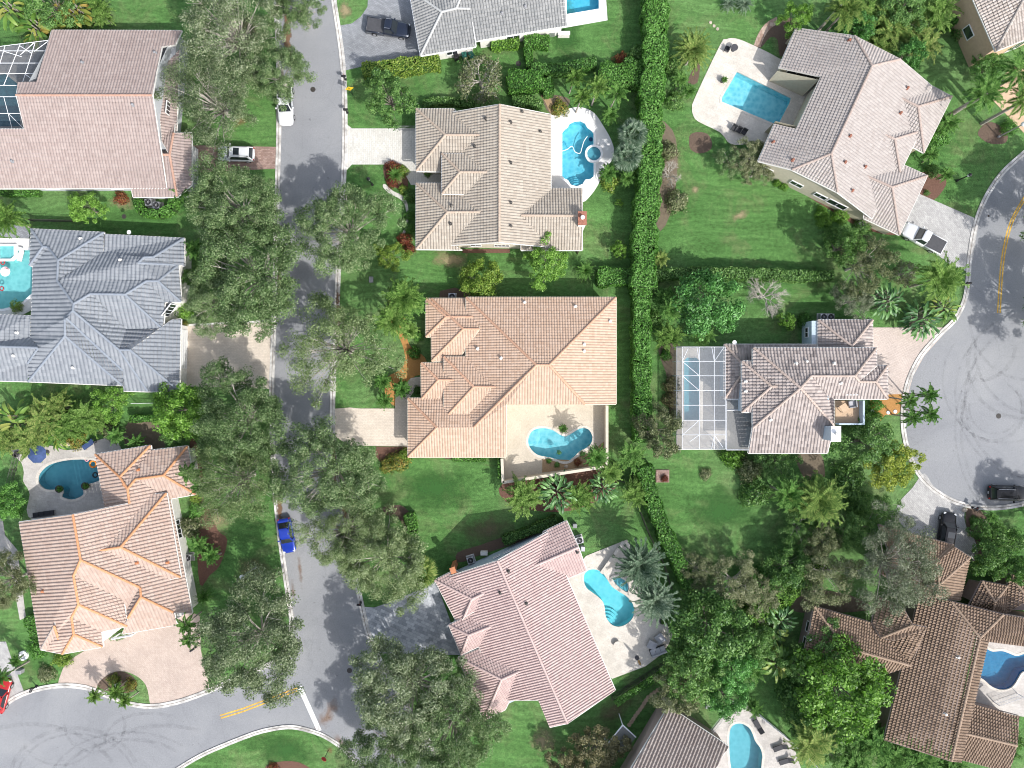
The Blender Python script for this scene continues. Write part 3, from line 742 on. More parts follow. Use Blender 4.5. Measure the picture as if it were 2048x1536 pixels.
bed([(1380, 270), (1395, 264), (1415, 268), (1424, 285), (1420, 300), (1400, 307), (1382, 300), (1378, 285)], 'mulch', 'round bare mulch island in the lawn')
bed([(1385, 140), (1400, 120), (1395, 165), (1376, 165)], 'mulch', 'small mulch patch under the large feather palm')
bed([(1508, 90), (1530, 50), (1560, 35), (1590, 40), (1600, 70), (1585, 100), (1560, 112), (1555, 80), (1540, 75), (1522, 95)], 'mulch', 'curved mulch bed by the stone path')
bed([(1955, 265), (1975, 245), (1998, 250), (2015, 270), (2010, 286), (1985, 288), (1966, 280)], 'mulch', 'mulch island with the lamp post at the right edge')
bed([(1842, 345), (1885, 350), (1892, 370), (1865, 402), (1838, 392)], 'redmulch', 'red mulch bed beside the grey driveway')
bed([(1540, 330), (1580, 370), (1660, 420), (1720, 455), (1780, 470), (1800, 460), (1700, 400), (1620, 360)], 'redmulch', 'red mulch strip under the wall of the pale tan-roofed house')
bed([(1740, 780), (1770, 775), (1800, 785), (1805, 815), (1790, 830), (1770, 830), (1758, 845), (1745, 830), (1740, 800)], 'orangechip', 'orange chip bed with palms by the turning circle')
bed([(1318, 695), (1335, 680), (1355, 690), (1360, 740), (1352, 830), (1340, 850), (1335, 760), (1320, 715)], 'soil', 'soil strip beside the screen enclosure')
bed([(1590, 905), (1640, 905), (1650, 960), (1640, 985), (1610, 960)], 'soil', 'bare soil under the shrubs below the striped roof')
bed([(1300, 250), (1345, 260), (1355, 330), (1340, 430), (1312, 450)], 'soil', 'bare soil beside the tall hedge')
bed([(1585, 1205), (1620, 1180), (1700, 1190), (1740, 1220), (1600, 1225)], 'soil', 'bare ground beside the brown-roofed house')
bed([(410, 1010), (435, 1060), (455, 1080), (440, 1130), (420, 1150), (400, 1170), (395, 1080)], 'redmulch', 'red mulch strip beside the salmon-roofed house')
bed([(380, 880), (400, 905), (408, 1000), (392, 1010), (380, 985)], 'redmulch', 'curved red edging by the salmon-roofed house')
bed([(260, 840), (320, 842), (330, 900), (300, 910), (250, 890)], 'soil', 'bare soil yard behind the salmon-roofed house')
sheet('ground', smooth_poly([(195, 1370), (215, 1350), (240, 1342), (270, 1350), (292, 1370), (299, 1402), (296, 1411), (240, 1396), (203, 1384)], 3), 0.034, M['lawn'], label='small grass island in the pink forecourt', cat='lawn', skirt=False)
bed([(195, 1370), (215, 1350), (240, 1342), (262, 1350), (274, 1366), (268, 1382), (240, 1386), (210, 1380)], 'mulch', 'planted bed on the grass island in the pink forecourt', 0.044)
bed([(765, 1015), (800, 1010), (822, 1030), (828, 1062), (815, 1075), (800, 1040), (775, 1030)], 'mulch', 'dark mulch curve beside the shade lawn')
bed([(915, 1105), (960, 1090), (1030, 1065), (1060, 1055), (1060, 1075), (960, 1110), (918, 1125)], 'mulch', 'mulch strip along the back of the pink-roofed house')
bed([(1935, 1015), (1960, 1020), (1985, 1060), (1975, 1110), (1950, 1120), (1948, 1075), (1932, 1050)], 'mulch', 'dark mulch bed beside the curved driveway')
bed([(530, 1536), (545, 1526), (580, 1522), (610, 1530), (640, 1560), (520, 1570)], 'redmulch', 'red mulch bed at the bottom edge')
bed([(190, 1), (205, 10), (215, 35), (200, 42), (190, 25)], 'soil', 'bare soil at the top left')
bed([(880, 582), (910, 575), (945, 588), (945, 600), (878, 600)], 'mulch', 'dark mulch bed behind the orange-roofed house', 0.02, 0)
bed([(1085, 195), (1110, 190), (1140, 200), (1125, 225), (1100, 228)], 'soil', 'soil bed at the end of the white pool deck')
bed([(895, 900), (960, 905), (960, 920), (930, 918), (890, 918)], 'mulch', 'dark bed under the south eave of the orange-roofed house', 0.02, 0)
bed([(925, 498), (1020, 498), (1020, 506), (925, 506)], 'redmulch', 'window box bed under the south wall of the beige-roofed house', 0.02, 0)
# worn and lush patches in the lawn
for x, y, rx, ry, r, mt, lb in ((1345, 320, 26, 60, 0, 'drygrass', 'dry straw coloured grass beside the tall hedge'), (1085, 1480, 40, 40, .3, 'drygrass', 'dry grass south of the pink-roofed house'),
    (975, 1060, 75, 45, .1, 'brownlawn', 'thin brown grass behind the pink-roofed house'), (900, 520, 60, 30, 0, 'drygrass', 'dry grass below the beige-roofed house'), (1390, 380, 14, 14, 0, 'drygrass', 'bare spot in the back lawn'),
    (1480, 430, 30, 14, .5, 'drygrass', 'pale mown streak in the back lawn'), (245, 405, 40, 25, 0, 'drygrass', 'dry grass beside the pinkish brown-roofed house'), (870, 980, 110, 60, .1, 'darklawn', 'lush dark green lawn below the orange-roofed house'),
    (490, 60, 60, 60, 0, 'brownlawn', 'thin grass under the top street oaks'), (480, 240, 40, 30, 0, 'rust', 'bare reddish patch under the street oaks'), (960, 720, 20, 20, 0, 'drygrass', 'dry patch'), (690, 1050, 40, 60, 0, 'brownlawn', 'thin grass under the lower street oaks'),
    (570, 1500, 90, 40, -.2, 'darklawn', 'lush grass of the bottom corner lawn'), (1230, 1420, 60, 40, .6, 'brownlawn', 'thin grass beside the stepping stones'), (510, 1150, 60, 60, 0, 'brownlawn', 'thin grass under the lower left street oak'),
    (1440, 1020, 90, 70, 0, 'darklawn', 'lush green back lawn at centre right'), (760, 830, 30, 20, 0, 'darklawn', 'lush grass strip beside the cream driveway'), (1130, 60, 40, 90, 0, 'darklawn', 'lush grass by the tall hedge'), (690, 20, 25, 30, 0, 'drygrass', 'dry corner lawn at the top'), (430, 1040, 50, 50, 0, 'drygrass', 'thin grass beside the salmon-roofed house')):
    if lb == 'dry patch': continue
    fade_disc('grass_patch', x, y, rx, ry, r, M[mt], 0.006, lb, 'grass')
for i, (x, y, rx, ry) in enumerate(((560, 560, 8, 90), (676, 640, 10, 120), (668, 940, 9, 120), (700, 1110, 10, 90), (560, 1000, 10, 80), (575, 70, 14, 120), (690, 1010, 10, 70))):
    fade_disc('leaf_litter', x, y, rx, ry, 0.0 if i != 3 else .15, M['litter'], 0.12 + .002 * i, 'brown leaf litter along the kerb under the oaks', 'leaf litter')

# ------------------------------------------------------------------ houses
PROF = [(0.0, 0.0), (0.22, 0.0), (0.46, 1.0), (0.74, 1.0), (1.0, 0.0)]

def clip_axis(poly, ax, val, keep_ge):
    out = []
    n = len(poly)
    for i in range(n):
        a = poly[i]; b = poly[(i + 1) % n]
        ia = (a[ax] >= val) if keep_ge else (a[ax] <= val)
        ib = (b[ax] >= val) if keep_ge else (b[ax] <= val)
        if ia: out.append(a)
        if ia != ib:
            t = (val - a[ax]) / (b[ax] - a[ax])
            out.append((a[0] + (b[0] - a[0]) * t, a[1] + (b[1] - a[1]) * t))
    return out

def tile_face(mb, pts, udir, vdir, pitch, course, rib, seed, lap=0.055):
    """cut one roof slope into real rows of barrel tiles"""
    o = pts[0]
    tris = geometry.tessellate_polygon([[Vector((p.x, p.y, 0)) for p in pts]])
    for t in tris:
        A = [pts[i] for i in t]
        uv = [((p - o).x * udir.x + (p - o).y * udir.y, (p - o).x * vdir.x + (p - o).y * vdir.y) for p in A]
        (u0, v0), (u1, v1), (u2, v2) = uv
        det = (u1 - u0) * (v2 - v0) - (u2 - u0) * (v1 - v0)
        if abs(det) < 1e-4: continue
        za, zb, zd = A[0].z, A[1].z, A[2].z
        ku = ((zb - za) * (v2 - v0) - (zd - za) * (v1 - v0)) / det
        kv = ((zd - za) * (u1 - u0) - (zb - za) * (u2 - u0)) / det
        k0 = za - ku * u0 - kv * v0
        umin, umax = min(u0, u1, u2), max(u0, u1, u2)
        for q in range(math.floor(umin / pitch), math.floor(umax / pitch) + 1):
            for s in range(4):
                ua, ha = (q + PROF[s][0]) * pitch, PROF[s][1] * rib
                ub, hb = (q + PROF[s + 1][0]) * pitch, PROF[s + 1][1] * rib
                if ub <= umin or ua >= umax: continue
                ps = uv
                if ua > umin: ps = clip_axis(ps, 0, ua, True)
                if len(ps) > 2 and ub < umax: ps = clip_axis(ps, 0, ub, False)
                if len(ps) < 3: continue
                va, vb = min(p[1] for p in ps), max(p[1] for p in ps)
                for r in range(math.floor(va / course), math.floor(vb / course) + 1):
                    pr = ps
                    if r * course > va: pr = clip_axis(pr, 1, r * course, True)
                    if len(pr) > 2 and (r + 1) * course < vb: pr = clip_axis(pr, 1, (r + 1) * course, False)
                    if len(pr) < 3: continue
                    vs = []
                    for u, v in pr:
                        hgt = ha + (hb - ha) * (u - ua) / (ub - ua) + lap * (1 - (v / course - r)) + 0.03
                        vs.append((o.x + udir.x * u + vdir.x * v, o.y + udir.y * u + vdir.y * v, k0 + ku * u + kv * v + hgt))
                    ar = sum(vs[i][0] * vs[(i + 1) % len(vs)][1] - vs[(i + 1) % len(vs)][0] * vs[i][1] for i in range(len(vs)))
                    idx = tuple(range(len(vs)))
                    if ar < 0: idx = idx[::-1]
                    mb.add(vs, [idx], 0, [(q + 0.5 + seed * 31, r + 0.5)])

HOUSES = {}
class House: pass

def house(key, label, off, k, V, F, walls, roofm, capm, wallm, pitch=0.4, tp=0.34, course=0.40, rib=0.075, fascia=None, nocap=(), group=None):
    V = {n: (off[0] + v[0] / k, off[1] + v[1] / k, (v[2] if len(v) > 2 else None)) for n, v in V.items()}
    z = {n: (v[2] if v[2] is not None else 4.6) for n, v in V.items()}
    fixed = {n for n, v in V.items() if v[2] is not None}
    faces = []
    for f in F:
        noe = f.startswith('!')
        f = f.lstrip('!')
        if '/' in f:
            e, p = f.split('/'); e = e.split(); p = p.split()
        else:
            p = f.split(); e = p[:2]
        faces.append((e, p, noe))
    W = lambda n: P(V[n][0], V[n][1], z[n])
    for _ in range(6):
        acc = {}
        for e, p, noe in faces:
            if noe or e[0] not in fixed or e[1] not in fixed: continue
            a, b = W(e[0]), W(e[1]); d = Vector((b.x - a.x, b.y - a.y)); L = d.length
            for n in p:
                if n in fixed: continue
                c = W(n)
                dist = abs((c.x - a.x) * d.y - (c.y - a.y) * d.x) / L
                acc.setdefault(n, []).append((a.z + b.z) / 2 + pitch * dist)
        for n in V:
            if n in fixed: continue
            if n in acc: z[n] = sum(acc[n]) / len(acc[n])
        for n in V:
            if n in fixed or n in acc: continue
            nb = []
            for e, p, noe in faces:
                if n in p:
                    i = p.index(n); nb += [z[p[i - 1]], z[p[(i + 1) % len(p)]]]
            if nb: z[n] = sum(nb) / len(nb)
    h = House(); h.key = key; h.off = off; h.k = k
    used = [n for e, p, _ in faces for n in p]
    pts = [W(n) for n in used]
    cx = sum(p.x for p in pts) / len(pts); cy = sum(p.y for p in pts) / len(pts)
    org = (cx, cy, 0)
    h.org = org
    h.root = thing('house', label, 'house', org, 0, group or 'tile-roofed family houses')
    roof = MB()
    edges = {}
    bv, bf = [], []
    for fi, (e, p, noe) in enumerate(faces):
        q = [W(n) for n in p]
        a, b = W(e[0]), W(e[1])
        u = Vector((b.x - a.x, b.y - a.y, 0)).normalized()
        v = Vector((-u.y, u.x, 0))
        # uphill side
        zc_ = [(pt - a).dot(v) for pt in q]
        zm = sum(pt.z for pt in q) / len(q); dm = sum(zc_) / len(q)
        cov = sum((d - dm) * (pt.z - zm) for d, pt in zip(zc_, q))
        if cov < 0: v = -v; u = -u
        q2 = [a] + q
        # use the eave corner as the tile origin
        base = Vector((a.x, a.y, 0))
        tile_face(roof, [Vector((pt.x, pt.y, pt.z)) for pt in q], u, v, tp, course * 0.93, rib * 1.2, fi + 1, dict(J=.14, F=.055, H=.075, A=.04).get(key, .055))
        b0 = len(bv); bv += q
        bf += [tuple(b0 + i for i in t) for t in geometry.tessellate_polygon([[Vector((pt.x, pt.y, 0)) for pt in q]])]
        for i in range(len(p)):
            edges.setdefault(frozenset((p[i], p[(i + 1) % len(p)])), []).append(fi)
    h.roof = roof.build('roof', roofm, h.root, org)
    h.bvh = BVHTree.FromPolygons(bv, bf)
    cap = MB(); fas = MB(); ncap = 0
    for ed, fl in edges.items():
        n1, n2 = tuple(ed)
        a, b = W(n1), W(n2)
        if (b - a).length < 0.2: continue
        if len(fl) == 2:
            mid = (a + b) / 2
            lo = []
            for fi in fl:
                pp = [W(n) for n in faces[fi][1]]
                c = sum(pp, Vector()) / len(pp)
                # height of the slope's middle against the edge line
                t = (c - a).dot(b - a) / (b - a).length_squared
                lo.append(c.z - (a + (b - a) * t).z)
            if sum(lo) < -0.05 and not (set(ed) in [set(s.split()) for s in nocap]):
                L = (b - a).length; nseg = max(1, int(L / 0.42)); d = (b - a) / nseg
                sd = Vector((-d.y, d.x, 0)).normalized()
                for s in range(nseg):
                    p0 = a + d * s; p1 = p0 + d * 1.04
                    vs = []
                    for pt, r in ((p0, 0.165), (p1, 0.135)):
                        for ang in (-90, -45, 0, 45, 90):
                            vs.append(pt + sd * (r * math.sin(math.radians(ang))) + Vector((0, 0, 0.04 + rib * 1.2 + r * math.cos(math.radians(ang)) * .8)))
                    cap.add(vs, [(i, i + 1, 6 + i, 5 + i) for i in range(4)], 0, [(s + ncap * 7.0, 0.5)] * 4)
                ncap += 1
                cap.build('ridge_cap', capm, h.root, org); cap = MB()
        elif len(fl) == 1:
            fas.add([a + Vector((0, 0, .06)), b + Vector((0, 0, .06)), b - Vector((0, 0, 0.2)), a - Vector((0, 0, 0.2))], [(0, 1, 2, 3)])
            out = Vector((b.y - a.y, a.x - b.x, 0)).normalized()
            pp = [W(n) for n in faces[fl[0]][1]]; c = sum(pp, Vector()) / len(pp)
            if (c - a).dot(out) > 0: out = -out
            # gutter lip
            g = 0.09
            fas.add([a + Vector((0, 0, .03)), b + Vector((0, 0, .03)), b + out * g + Vector((0, 0, .03)), a + out * g + Vector((0, 0, .03)),
                     b + out * g - Vector((0, 0, .1)), a + out * g - Vector((0, 0, .1))], [(0, 1, 2, 3), (3, 2, 4, 5)])
    if fas.v: fas.build('fascia', fascia or M['offwhite'], h.root, org)
    wm = MB(); h.segs = []
    for w in walls:
        zt = w[0]; pl = []
        for q in w[1]:
            if isinstance(q, str): pp = P(V[q][0], V[q][1], zt)
            else: pp = P(off[0] + q[0] / k, off[1] + q[1] / k, zt)
            pl.append((pp.x, pp.y))
        ins = w[2] if len(w) > 2 else 0.55
        pl = inset(pl, ins)
        wm.prism(pl, 0.0, zt - 0.02)
        for i in range(len(pl)):
            h.segs.append((Vector(pl[i]), Vector(pl[(i + 1) % len(pl)]), zt))
    h.wm = wm; h.W = W; h.V = V; h.z = z; h.wallm = wallm
    HOUSES[key] = h
    return h

def gable(h, names, ins=0.3):
    """upright end wall under a sloping roof edge"""
    pts = [h.W(n) for n in names]
    c = Vector(h.org)
    a, b = pts[0], pts[-1]
    d = Vector((b.y - a.y, a.x - b.x, 0)).normalized()
    if d.dot(c - a) < 0: d = -d
    pts = [p + d * ins for p in pts]
    top = pts
    bot = [Vector((pts[-1].x, pts[-1].y, 0)), Vector((pts[0].x, pts[0].y, 0))]
    vs = [p - Vector((0, 0, .02)) for p in top] + bot
    h.wm.add(vs, [tuple(range(len(vs)))])
    h.segs.append((Vector((a.x + d.x * ins, a.y + d.y * ins)), Vector((b.x + d.x * ins, b.y + d.y * ins)), max(p.z for p in pts)))

def finish(h):
    h.wm.build('wall', h.wallm, h.root, h.org)

def opening(h, px, py, zc, w, hh, kind='window', mull=1):
    """a window or door on the wall nearest to the spot seen in the photo"""
    c = P(px, py, zc); c2 = Vector((c.x, c.y)); best = None
    for a, b, zt in h.segs:
        d = b - a; L = d.length
        if L < w * 0.6: continue
        t = max(w / 2 / L, min(1 - w / 2 / L, (c2 - a).dot(d) / (L * L)))
        q = a + d * t; e = (q - c2).length
        if best is None or e < best[0]: best = (e, q, d / L)
    if best is None: return
    _, q, d = best
    nrm = Vector((d.y, -d.x)); cen = Vector((h.org[0], h.org[1]))
    # face outwards: towards the side the photo looks at
    if kind in ('window', 'slider'):
        if nrm.dot(-q) < 0: nrm = -nrm
    elif nrm.dot(q - cen) < 0: nrm = -nrm
    rz = math.atan2(d.y, d.x)
    fr = MB(); loc = q + nrm * 0.04
    t = 0.09
    def bx(m, u, z0, z1, wid, dep=0.10, o=0.0):
        p = loc + d * u + nrm * o
        m.box((p.x, p.y, (z0 + z1) / 2), (wid, dep, z1 - z0), rz)
    zb, zt = zc - hh / 2, zc + hh / 2
    pane = MB()
    if kind == 'garage_door':
        bx(fr, 0, zb, zt, w, 0.06)
        for i in range(1, 4): bx(pane, 0, zb + hh * i / 4 - .015, zb + hh * i / 4 + .015, w * .98, 0.05, 0.03)
        f = fr.build('garage_door', M['white'], h.root, h.org); pane.build('panel_joint', M['midgrey'], f); pane_o = f.children[0]
        pane_o.location = (-h.org[0], -h.org[1], 0)
        return
    bx(fr, -w / 2 + t / 2, zb, zt, t); bx(fr, w / 2 - t / 2, zb, zt, t)
    bx(fr, 0, zt - t, zt, w - 2 * t); bx(fr, 0, zb, zb + t, w - 2 * t)
    for i in range(1, mull + 1):
        bx(fr, -w / 2 + w * i / (mull + 1), zb + t, zt - t, 0.06, 0.08)
    p = MB(); pc = loc - nrm * 0.01
    p.box((pc.x, pc.y, zc), (w - 2 * t, 0.04, hh - 2 * t), rz)
    f = fr.build('door' if kind in ('door', 'slider') else 'window', M['white'], h.root, h.org)
    po = p.build('pane', M['glass'], f); po.location = (-h.org[0], -h.org[1], 0)

def roofpoint(h, px, py):
    a = Vector((0, 0, H)); b = P(px, py, 0)
    hit = h.bvh.ray_cast(a, (b - a).normalized())
    return hit[0] if hit[0] is not None else P(px, py, 4.5)

def vents(h, pts, m='midgrey'):
    for x, y in pts:
        p = roofpoint(h, h.off[0] + x / h.k, h.off[1] + y / h.k)
        v = MB(); v.lathe([(0.10, -0.1), (0.10, 0.22), (0.09, 0.32), (0.16, 0.34), (0.16, 0.40), (0.02, 0.46)], p, 10)
        v.lathe([(0.22, 0.02), (0.22, 0.13), (0.1, 0.14)], p, 10)
        v.build('vent_pipe', M[m], h.root, h.org)

def chimney(h, px, py, w, d, z1, rz, wallm, capm, pot=True):
    b = P(px, py, z1); c = MB()
    c.box((b.x, b.y, z1 / 2), (w, d, z1), rz)
    o = c.build('chimney', wallm, h.root, h.org)
    e = MB(); e.box((b.x, b.y, z1 + .06), (w + .18, d + .18, .12), rz)
    eo = e.build('chimney_cap', capm, o); eo.location = (-h.org[0], -h.org[1], 0)
    if pot:
        f = MB(); f.lathe([(.2, z1 + .1), (.2, z1 + .5), (.26, z1 + .52), (.26, z1 + .58), (.03, z1 + .66)], (b.x, b.y, 0), 14)
        fo = f.build('flue', M['offwhite'], o); fo.location = (-h.org[0], -h.org[1], 0)

def dish(h, px, py, m='white'):
    p = roofpoint(h, px, py); d = MB()
    d.lathe([(.02, .30), (.14, .33), (.21, .38), (.26, .45), (.25, .45), (.20, .39), (.12, .35), (.01, .34)], p, 18)
    d.tube([p, p + Vector((0, 0, .33))], .03)
    d.build('satellite_dish', M[m], h.root, h.org)

# -- A: pinkish brown, top left
RM_A = tilemat('roof_tile_rose', [(0.30, 0.235, 0.215), (0.33, 0.265, 0.243), (0.365, 0.30, 0.275)], 0.35, (0.15, 0.12, 0.11), streak=.15)
CP_A = tilemat('ridge_tile_rose', [(0.40, 0.24, 0.18), (0.46, 0.29, 0.22)], 0.2)
h = house('A', 'large house with pinkish brown tiled roof and screened pool, at the upper left', (0, 0), 3.0,
    dict(n1=(312, 183, 3.2), n2=(1092, 185, 3.2), j1=(112, 494), j2=(224, 492), r1=(100, 573), r2=(916, 573), g1=(940, 432), g2=(972, 282), g3=(1052, 272),
         s1=(-160, 1132, 3.2), s2=(1000, 1130, 3.2), s3=(150, 776), s4=(-160, 776), p1=(1078, 300, 2.9), p2=(1060, 812, 2.9), p3=(975, 850), p4=(940, 446),
         q1=(752, 905, 3.1), q2=(1000, 905, 3.1), u1=(748, 930), u2=(1020, 930), e1=(1152, 800, 2.9), e2=(1152, 1110, 2.9), e3=(1064, 1183, 2.9), e4=(800, 1183, 2.9), m1=(1000, 735, 2.9), m2=(1050, 735, 2.9), m3=(1044, 800)),
    ['n1 n2 g3 g2 g1 r2 r1 j1 j2', 's1 s2 r2 r1 s3 s4', 'p1 p2 p3 p4', 'e4 e3 u2 u1', 'e1 e2 e3 u2 m3', 'm1 m2 m3 u2 p3', 'q1 q2 u2 u1'],
    [(3.15, ['n1', 'n2', 's2', (150, 1131)]), (3.1, [(-160, 790), (300, 790), (300, 1131), (-160, 1131)]), (2.9, [(700, 905), (1152, 820), (1152, 1110), (1064, 1183), (800, 1183)])],
    RM_A, CP_A, M['greywall'], 0.37, .365, .42, .075)
gable(h, ['n2', 'r2', 's2'], .9); gable(h, ['n1', 'r1', 's3'], .5)
opening(h, 1010 / 3, 650 / 3, 3.6, 1.6, 1.2, 'window', 2); opening(h, 690 / 3, 1138 / 3, 1.5, 1.6, 1.2); opening(h, 1156 / 3, 950 / 3, 1.2, 4.5, 2.2, 'garage_door'); opening(h, 300 / 3, 1138 / 3, 1.5, 1.8, 1.3)
vents(h, [(802, 632), (935, 320), (80, 970), (500, 380)]); finish(h)

# -- B: blue-grey, left
RM_B = tilemat('roof_tile_slate', [(0.185, 0.200, 0.222), (0.22, 0.235, 0.255), (0.25, 0.265, 0.285)], 0.15, (0.12, 0.13, 0.15))
CP_B = tilemat('ridge_tile_slate', [(0.20, 0.225, 0.265), (0.24, 0.265, 0.30)], 0.1)
h = house('B', 'blue-grey tiled house with many hips and a pale green pool, on the left', (0, 430), 3.84,
    dict(a=(242, 108, 3), b=(802, 135, 3), w=(232, 388, 3), c=(336, 244), c2=(374, 248), d=(452, 350), w1=(258, 398, 3), w2=(238, 940, 3), e=(444, 505), f=(570, 684), g=(566, 737), i=(504, 800), j=(504, 930),
         k=(222, 1280, 3), l=(300, 1020), kk=(218, 1140), b2=(800, 285, 3), n1=(806, 150, 3), n2=(1417, 180, 3), m1=(1180, 326), m2=(1112, 326), m3=(1066, 370), x1=(1375, 385, 3), o=(1218, 508), o2=(1130, 508), p=(966, 612), q=(700, 606),
         t=(1420, 392, 3), x2=(1396, 668, 3.2), y1=(1268, 672, 3.6), y2=(1256, 878, 3.6), z1=(975, 876, 3.6), zz=(1210, 882, 4.0), s=(920, 1036), s2=(1002, 1036), u1=(1392, 800, 3), u2=(1380, 1352, 3), u0=(1322, 806), v1=(1142, 1357, 3), v2=(950, 1352, 3), v3=(950, 1196), v4=(516, 795), r1=(946, 1310, 3),
         sw1=(242, 775, 3), sw0=(-200, 762, 3), sr0=(-200, 1004), sb0=(-200, 1268, 3)),
    ['a b d c2 c', 'w a c', '!a w / w w1 c2 c', 'w1 w2 l kk k j i g f e d c2', 'b b2 e d', 'n1 n2 m1 m2 m3 x1 o o2 p q f e b2', 'n2 t x1 m3 m2 m1', 'x1 x2 o', 'x2 y1 o2 o', 'y1 y2 p o2', 'y2 z1 q p', '!y1 y2 / f q z1 zz s g', '!zz s2 / zz s s2',
     'u1 u2 s2 u0', 'u2 v1 s s2', 'v1 v2 v3 v4 i g s', '!u1 u2 / i v4 v3 v2 r1 j', 'r1 k j', 'sw0 sw1 w2 l sr0', 'k sb0 / kk k sb0 sr0 l'],
    [(2.98, ['a', 'b', 'b2', (800, 900), (640, 1000), (540, 1290), 'k', 'w2', 'w1', 'w']), (2.98, ['n1', 'n2', 't', 'x2', (1250, 860), (800, 860)]), (2.98, [(700, 900), 'u1', 'u2', 'v2', (700, 1300)]), (2.98, ['sw0', 'sw1', (260, 1000), 'k', 'sb0'])],
    RM_B, CP_B, M['offwhite'], 0.40, .50, .42, .085)
opening(h, 1300 / 3.84, 430 + 730 / 3.84, 3.2, 1.9, 1.7, 'window', 3); opening(h, 1400 / 3.84, 430 + 1030 / 3.84, 1.2, 5.0, 2.2, 'garage_door'); opening(h, 225 / 3.84, 430 + 640 / 3.84, 1.2, 2.4, 2.1, 'door', 1)
opening(h, 500 / 3.84, 430 + 1310 / 3.84, 1.5, 1.6, 1.2)
vents(h, [(568, 1172), (930, 348), (136, 905), (113, 1080), (626, 184)], 'offwhite'); dish(h, 262, 466); finish(h)

# -- C: salmon with orange ridges, lower left
RM_C = tilemat('roof_tile_salmon', [(0.37, 0.27, 0.22), (0.415, 0.315, 0.262), (0.45, 0.355, 0.30)], 0.12, (0.30, 0.18, 0.13))
CP_C = tilemat('ridge_tile_orange', [(0.50, 0.24, 0.12), (0.58, 0.29, 0.15)], 0.1)
h = house('C', 'salmon tiled house with orange ridge tiles and a paved forecourt, at the lower left', (0, 860), 3.2,
    dict(a=(125, 590, 3.1), b=(262, 1405, 3.1), c=(402, 1432, 3.0), d=(476, 1305), e=(462, 1198), f=(506, 1115), g=(475, 932), i=(520, 830), j=(470, 540), k=(832, 470), l=(820, 376), m=(870, 315), n=(1000, 388), e1=(1085, 400, 3.0), e2=(1232, 1170, 3.0), o=(1114, 1166), p=(906, 1066), q=(900, 1006),
         r1=(1068, 402, 3.7), r2=(950, 415, 3.7), s1=(640, 770), s2=(776, 748), t1=(1160, 942, 3.7), t2=(1040, 962, 3.7), u=(806, 1166, 3.6), u0=(640, 1215, 3.6), w=(793, 1090), x=(818, 1255, 3.4), y=(650, 1290, 3.4), y2=(662, 1386, 3.1), sh1=(1135, 1245, 3.1), sh2=(785, 1305, 3.1), sh3=(822, 1202),
         d1=(346, 1155), d2=(350, 1250), d3=(264, 1402, 3.3), d4=(396, 1387, 3.3), na=(612, 155, 3), nb=(672, 492, 3), nc=(770, 300), nd=(966, 98, 3), ne=(972, 130, 3), nf=(790, 345), ng=(1203, 102, 3), nh=(1050, 290), ni=(1256, 411, 3), nj=(1092, 440, 3)),
    ['a b c d e f g i j', 'e1 e2 o p q i j k l m n', 'r1 r2 s1 s2', 'r1 t1 s2', 't1 t2 s1 s2', 'u u0 / g i q u w', '!e1 e2 / g w x f', 'x y e f', 'y y2 d e', 'y2 c d', 'sh1 sh2 sh3 p o', '!a b / q p sh3 u', 'd3 d4 d2', '!e1 e2 / d4 d2 d1',
     'na nb k l nc', 'na nd nc', '!e1 e2 / nd ne nf l nc', 'ne ng nh m l nf', 'ng ni nh', 'ni nj n m nh'],
    [(3.0, ['a', (700, 500), 'e1', 'e2', 'sh1', 'x', 'y2', 'c', 'b']), (2.9, ['na', 'nd', 'ng', 'ni', 'e1', (700, 700), 'nb'])],
    RM_C, CP_C, M['offwhite'], 0.40, .43, .42, .085)
opening(h, 330 / 3.2, 860 + 1410 / 3.2, 2.0, 2.3, 1.5, 'window', 1); opening(h, 1120 / 3.2, 860 + 640 / 3.2, 1.8, 2.4, 1.8, 'window', 3); opening(h, 950 / 3.2, 860 + 1290 / 3.2, 1.2, 4.6, 2.2, 'garage_door'); opening(h, 660 / 3.2, 860 + 400 / 3.2, 1.2, 2.6, 2.1, 'door', 1)
vents(h, [(880, 848), (1076, 846), (280, 1030), (890, 255)], 'terracotta'); finish(h)

# -- D: light grey, top centre
RM_D = tilemat('roof_tile_ash', [(0.205, 0.21, 0.208), (0.25, 0.25, 0.245), (0.30, 0.30, 0.292)], 0.2, (0.16, 0.16, 0.16))
CP_D = tilemat('ridge_tile_ash', [(0.40, 0.40, 0.39), (0.45, 0.45, 0.43)], 0.1)
h = house('D', 'light grey tiled house at the top edge beside the bright blue pool', (660, 0), 4.096,
    dict(w1=(652, -60, 3), w2=(742, 458, 3), p=(916, 102), n0=(680, -60), n1=(1090, -60), n2=(1035, 72), q=(1150, 76), s2=(1195, 383, 3), m1=(1197, 338, 3.2), m2=(1942, 214, 3.2), m3=(1912, -120), m4=(1105, -120), b1=(1870, -500, 3.2), b2=(1060, -500, 3.2)),
    ['w1 w2 p n0', '!w2 s2 / n0 p n2 n1', 'w2 s2 q n2 p', 'm1 m2 m3 m4 n1 n2 q', 'b2 b1 m3 m4'],
    [(2.98, ['w1', 'w2', 's2', (1195, -60)]), (3.1, ['m1', 'm2', 'b1', 'b2'])], RM_D, CP_D, M['offwhite'], 0.36, .36, .42, .08, M['white'])
opening(h, 660 + 1000 / 4.096, 425 / 4.096, 1.5, 1.5, 1.2); opening(h, 660 + 1500 / 4.096, 300 / 4.096, 1.5, 1.8, 1.3); opening(h, 660 + 690 / 4.096, 250 / 4.096, 1.2, 4.8, 2.2, 'garage_door')
vents(h, [(1410, 115), (1600, 60)]); finish(h)

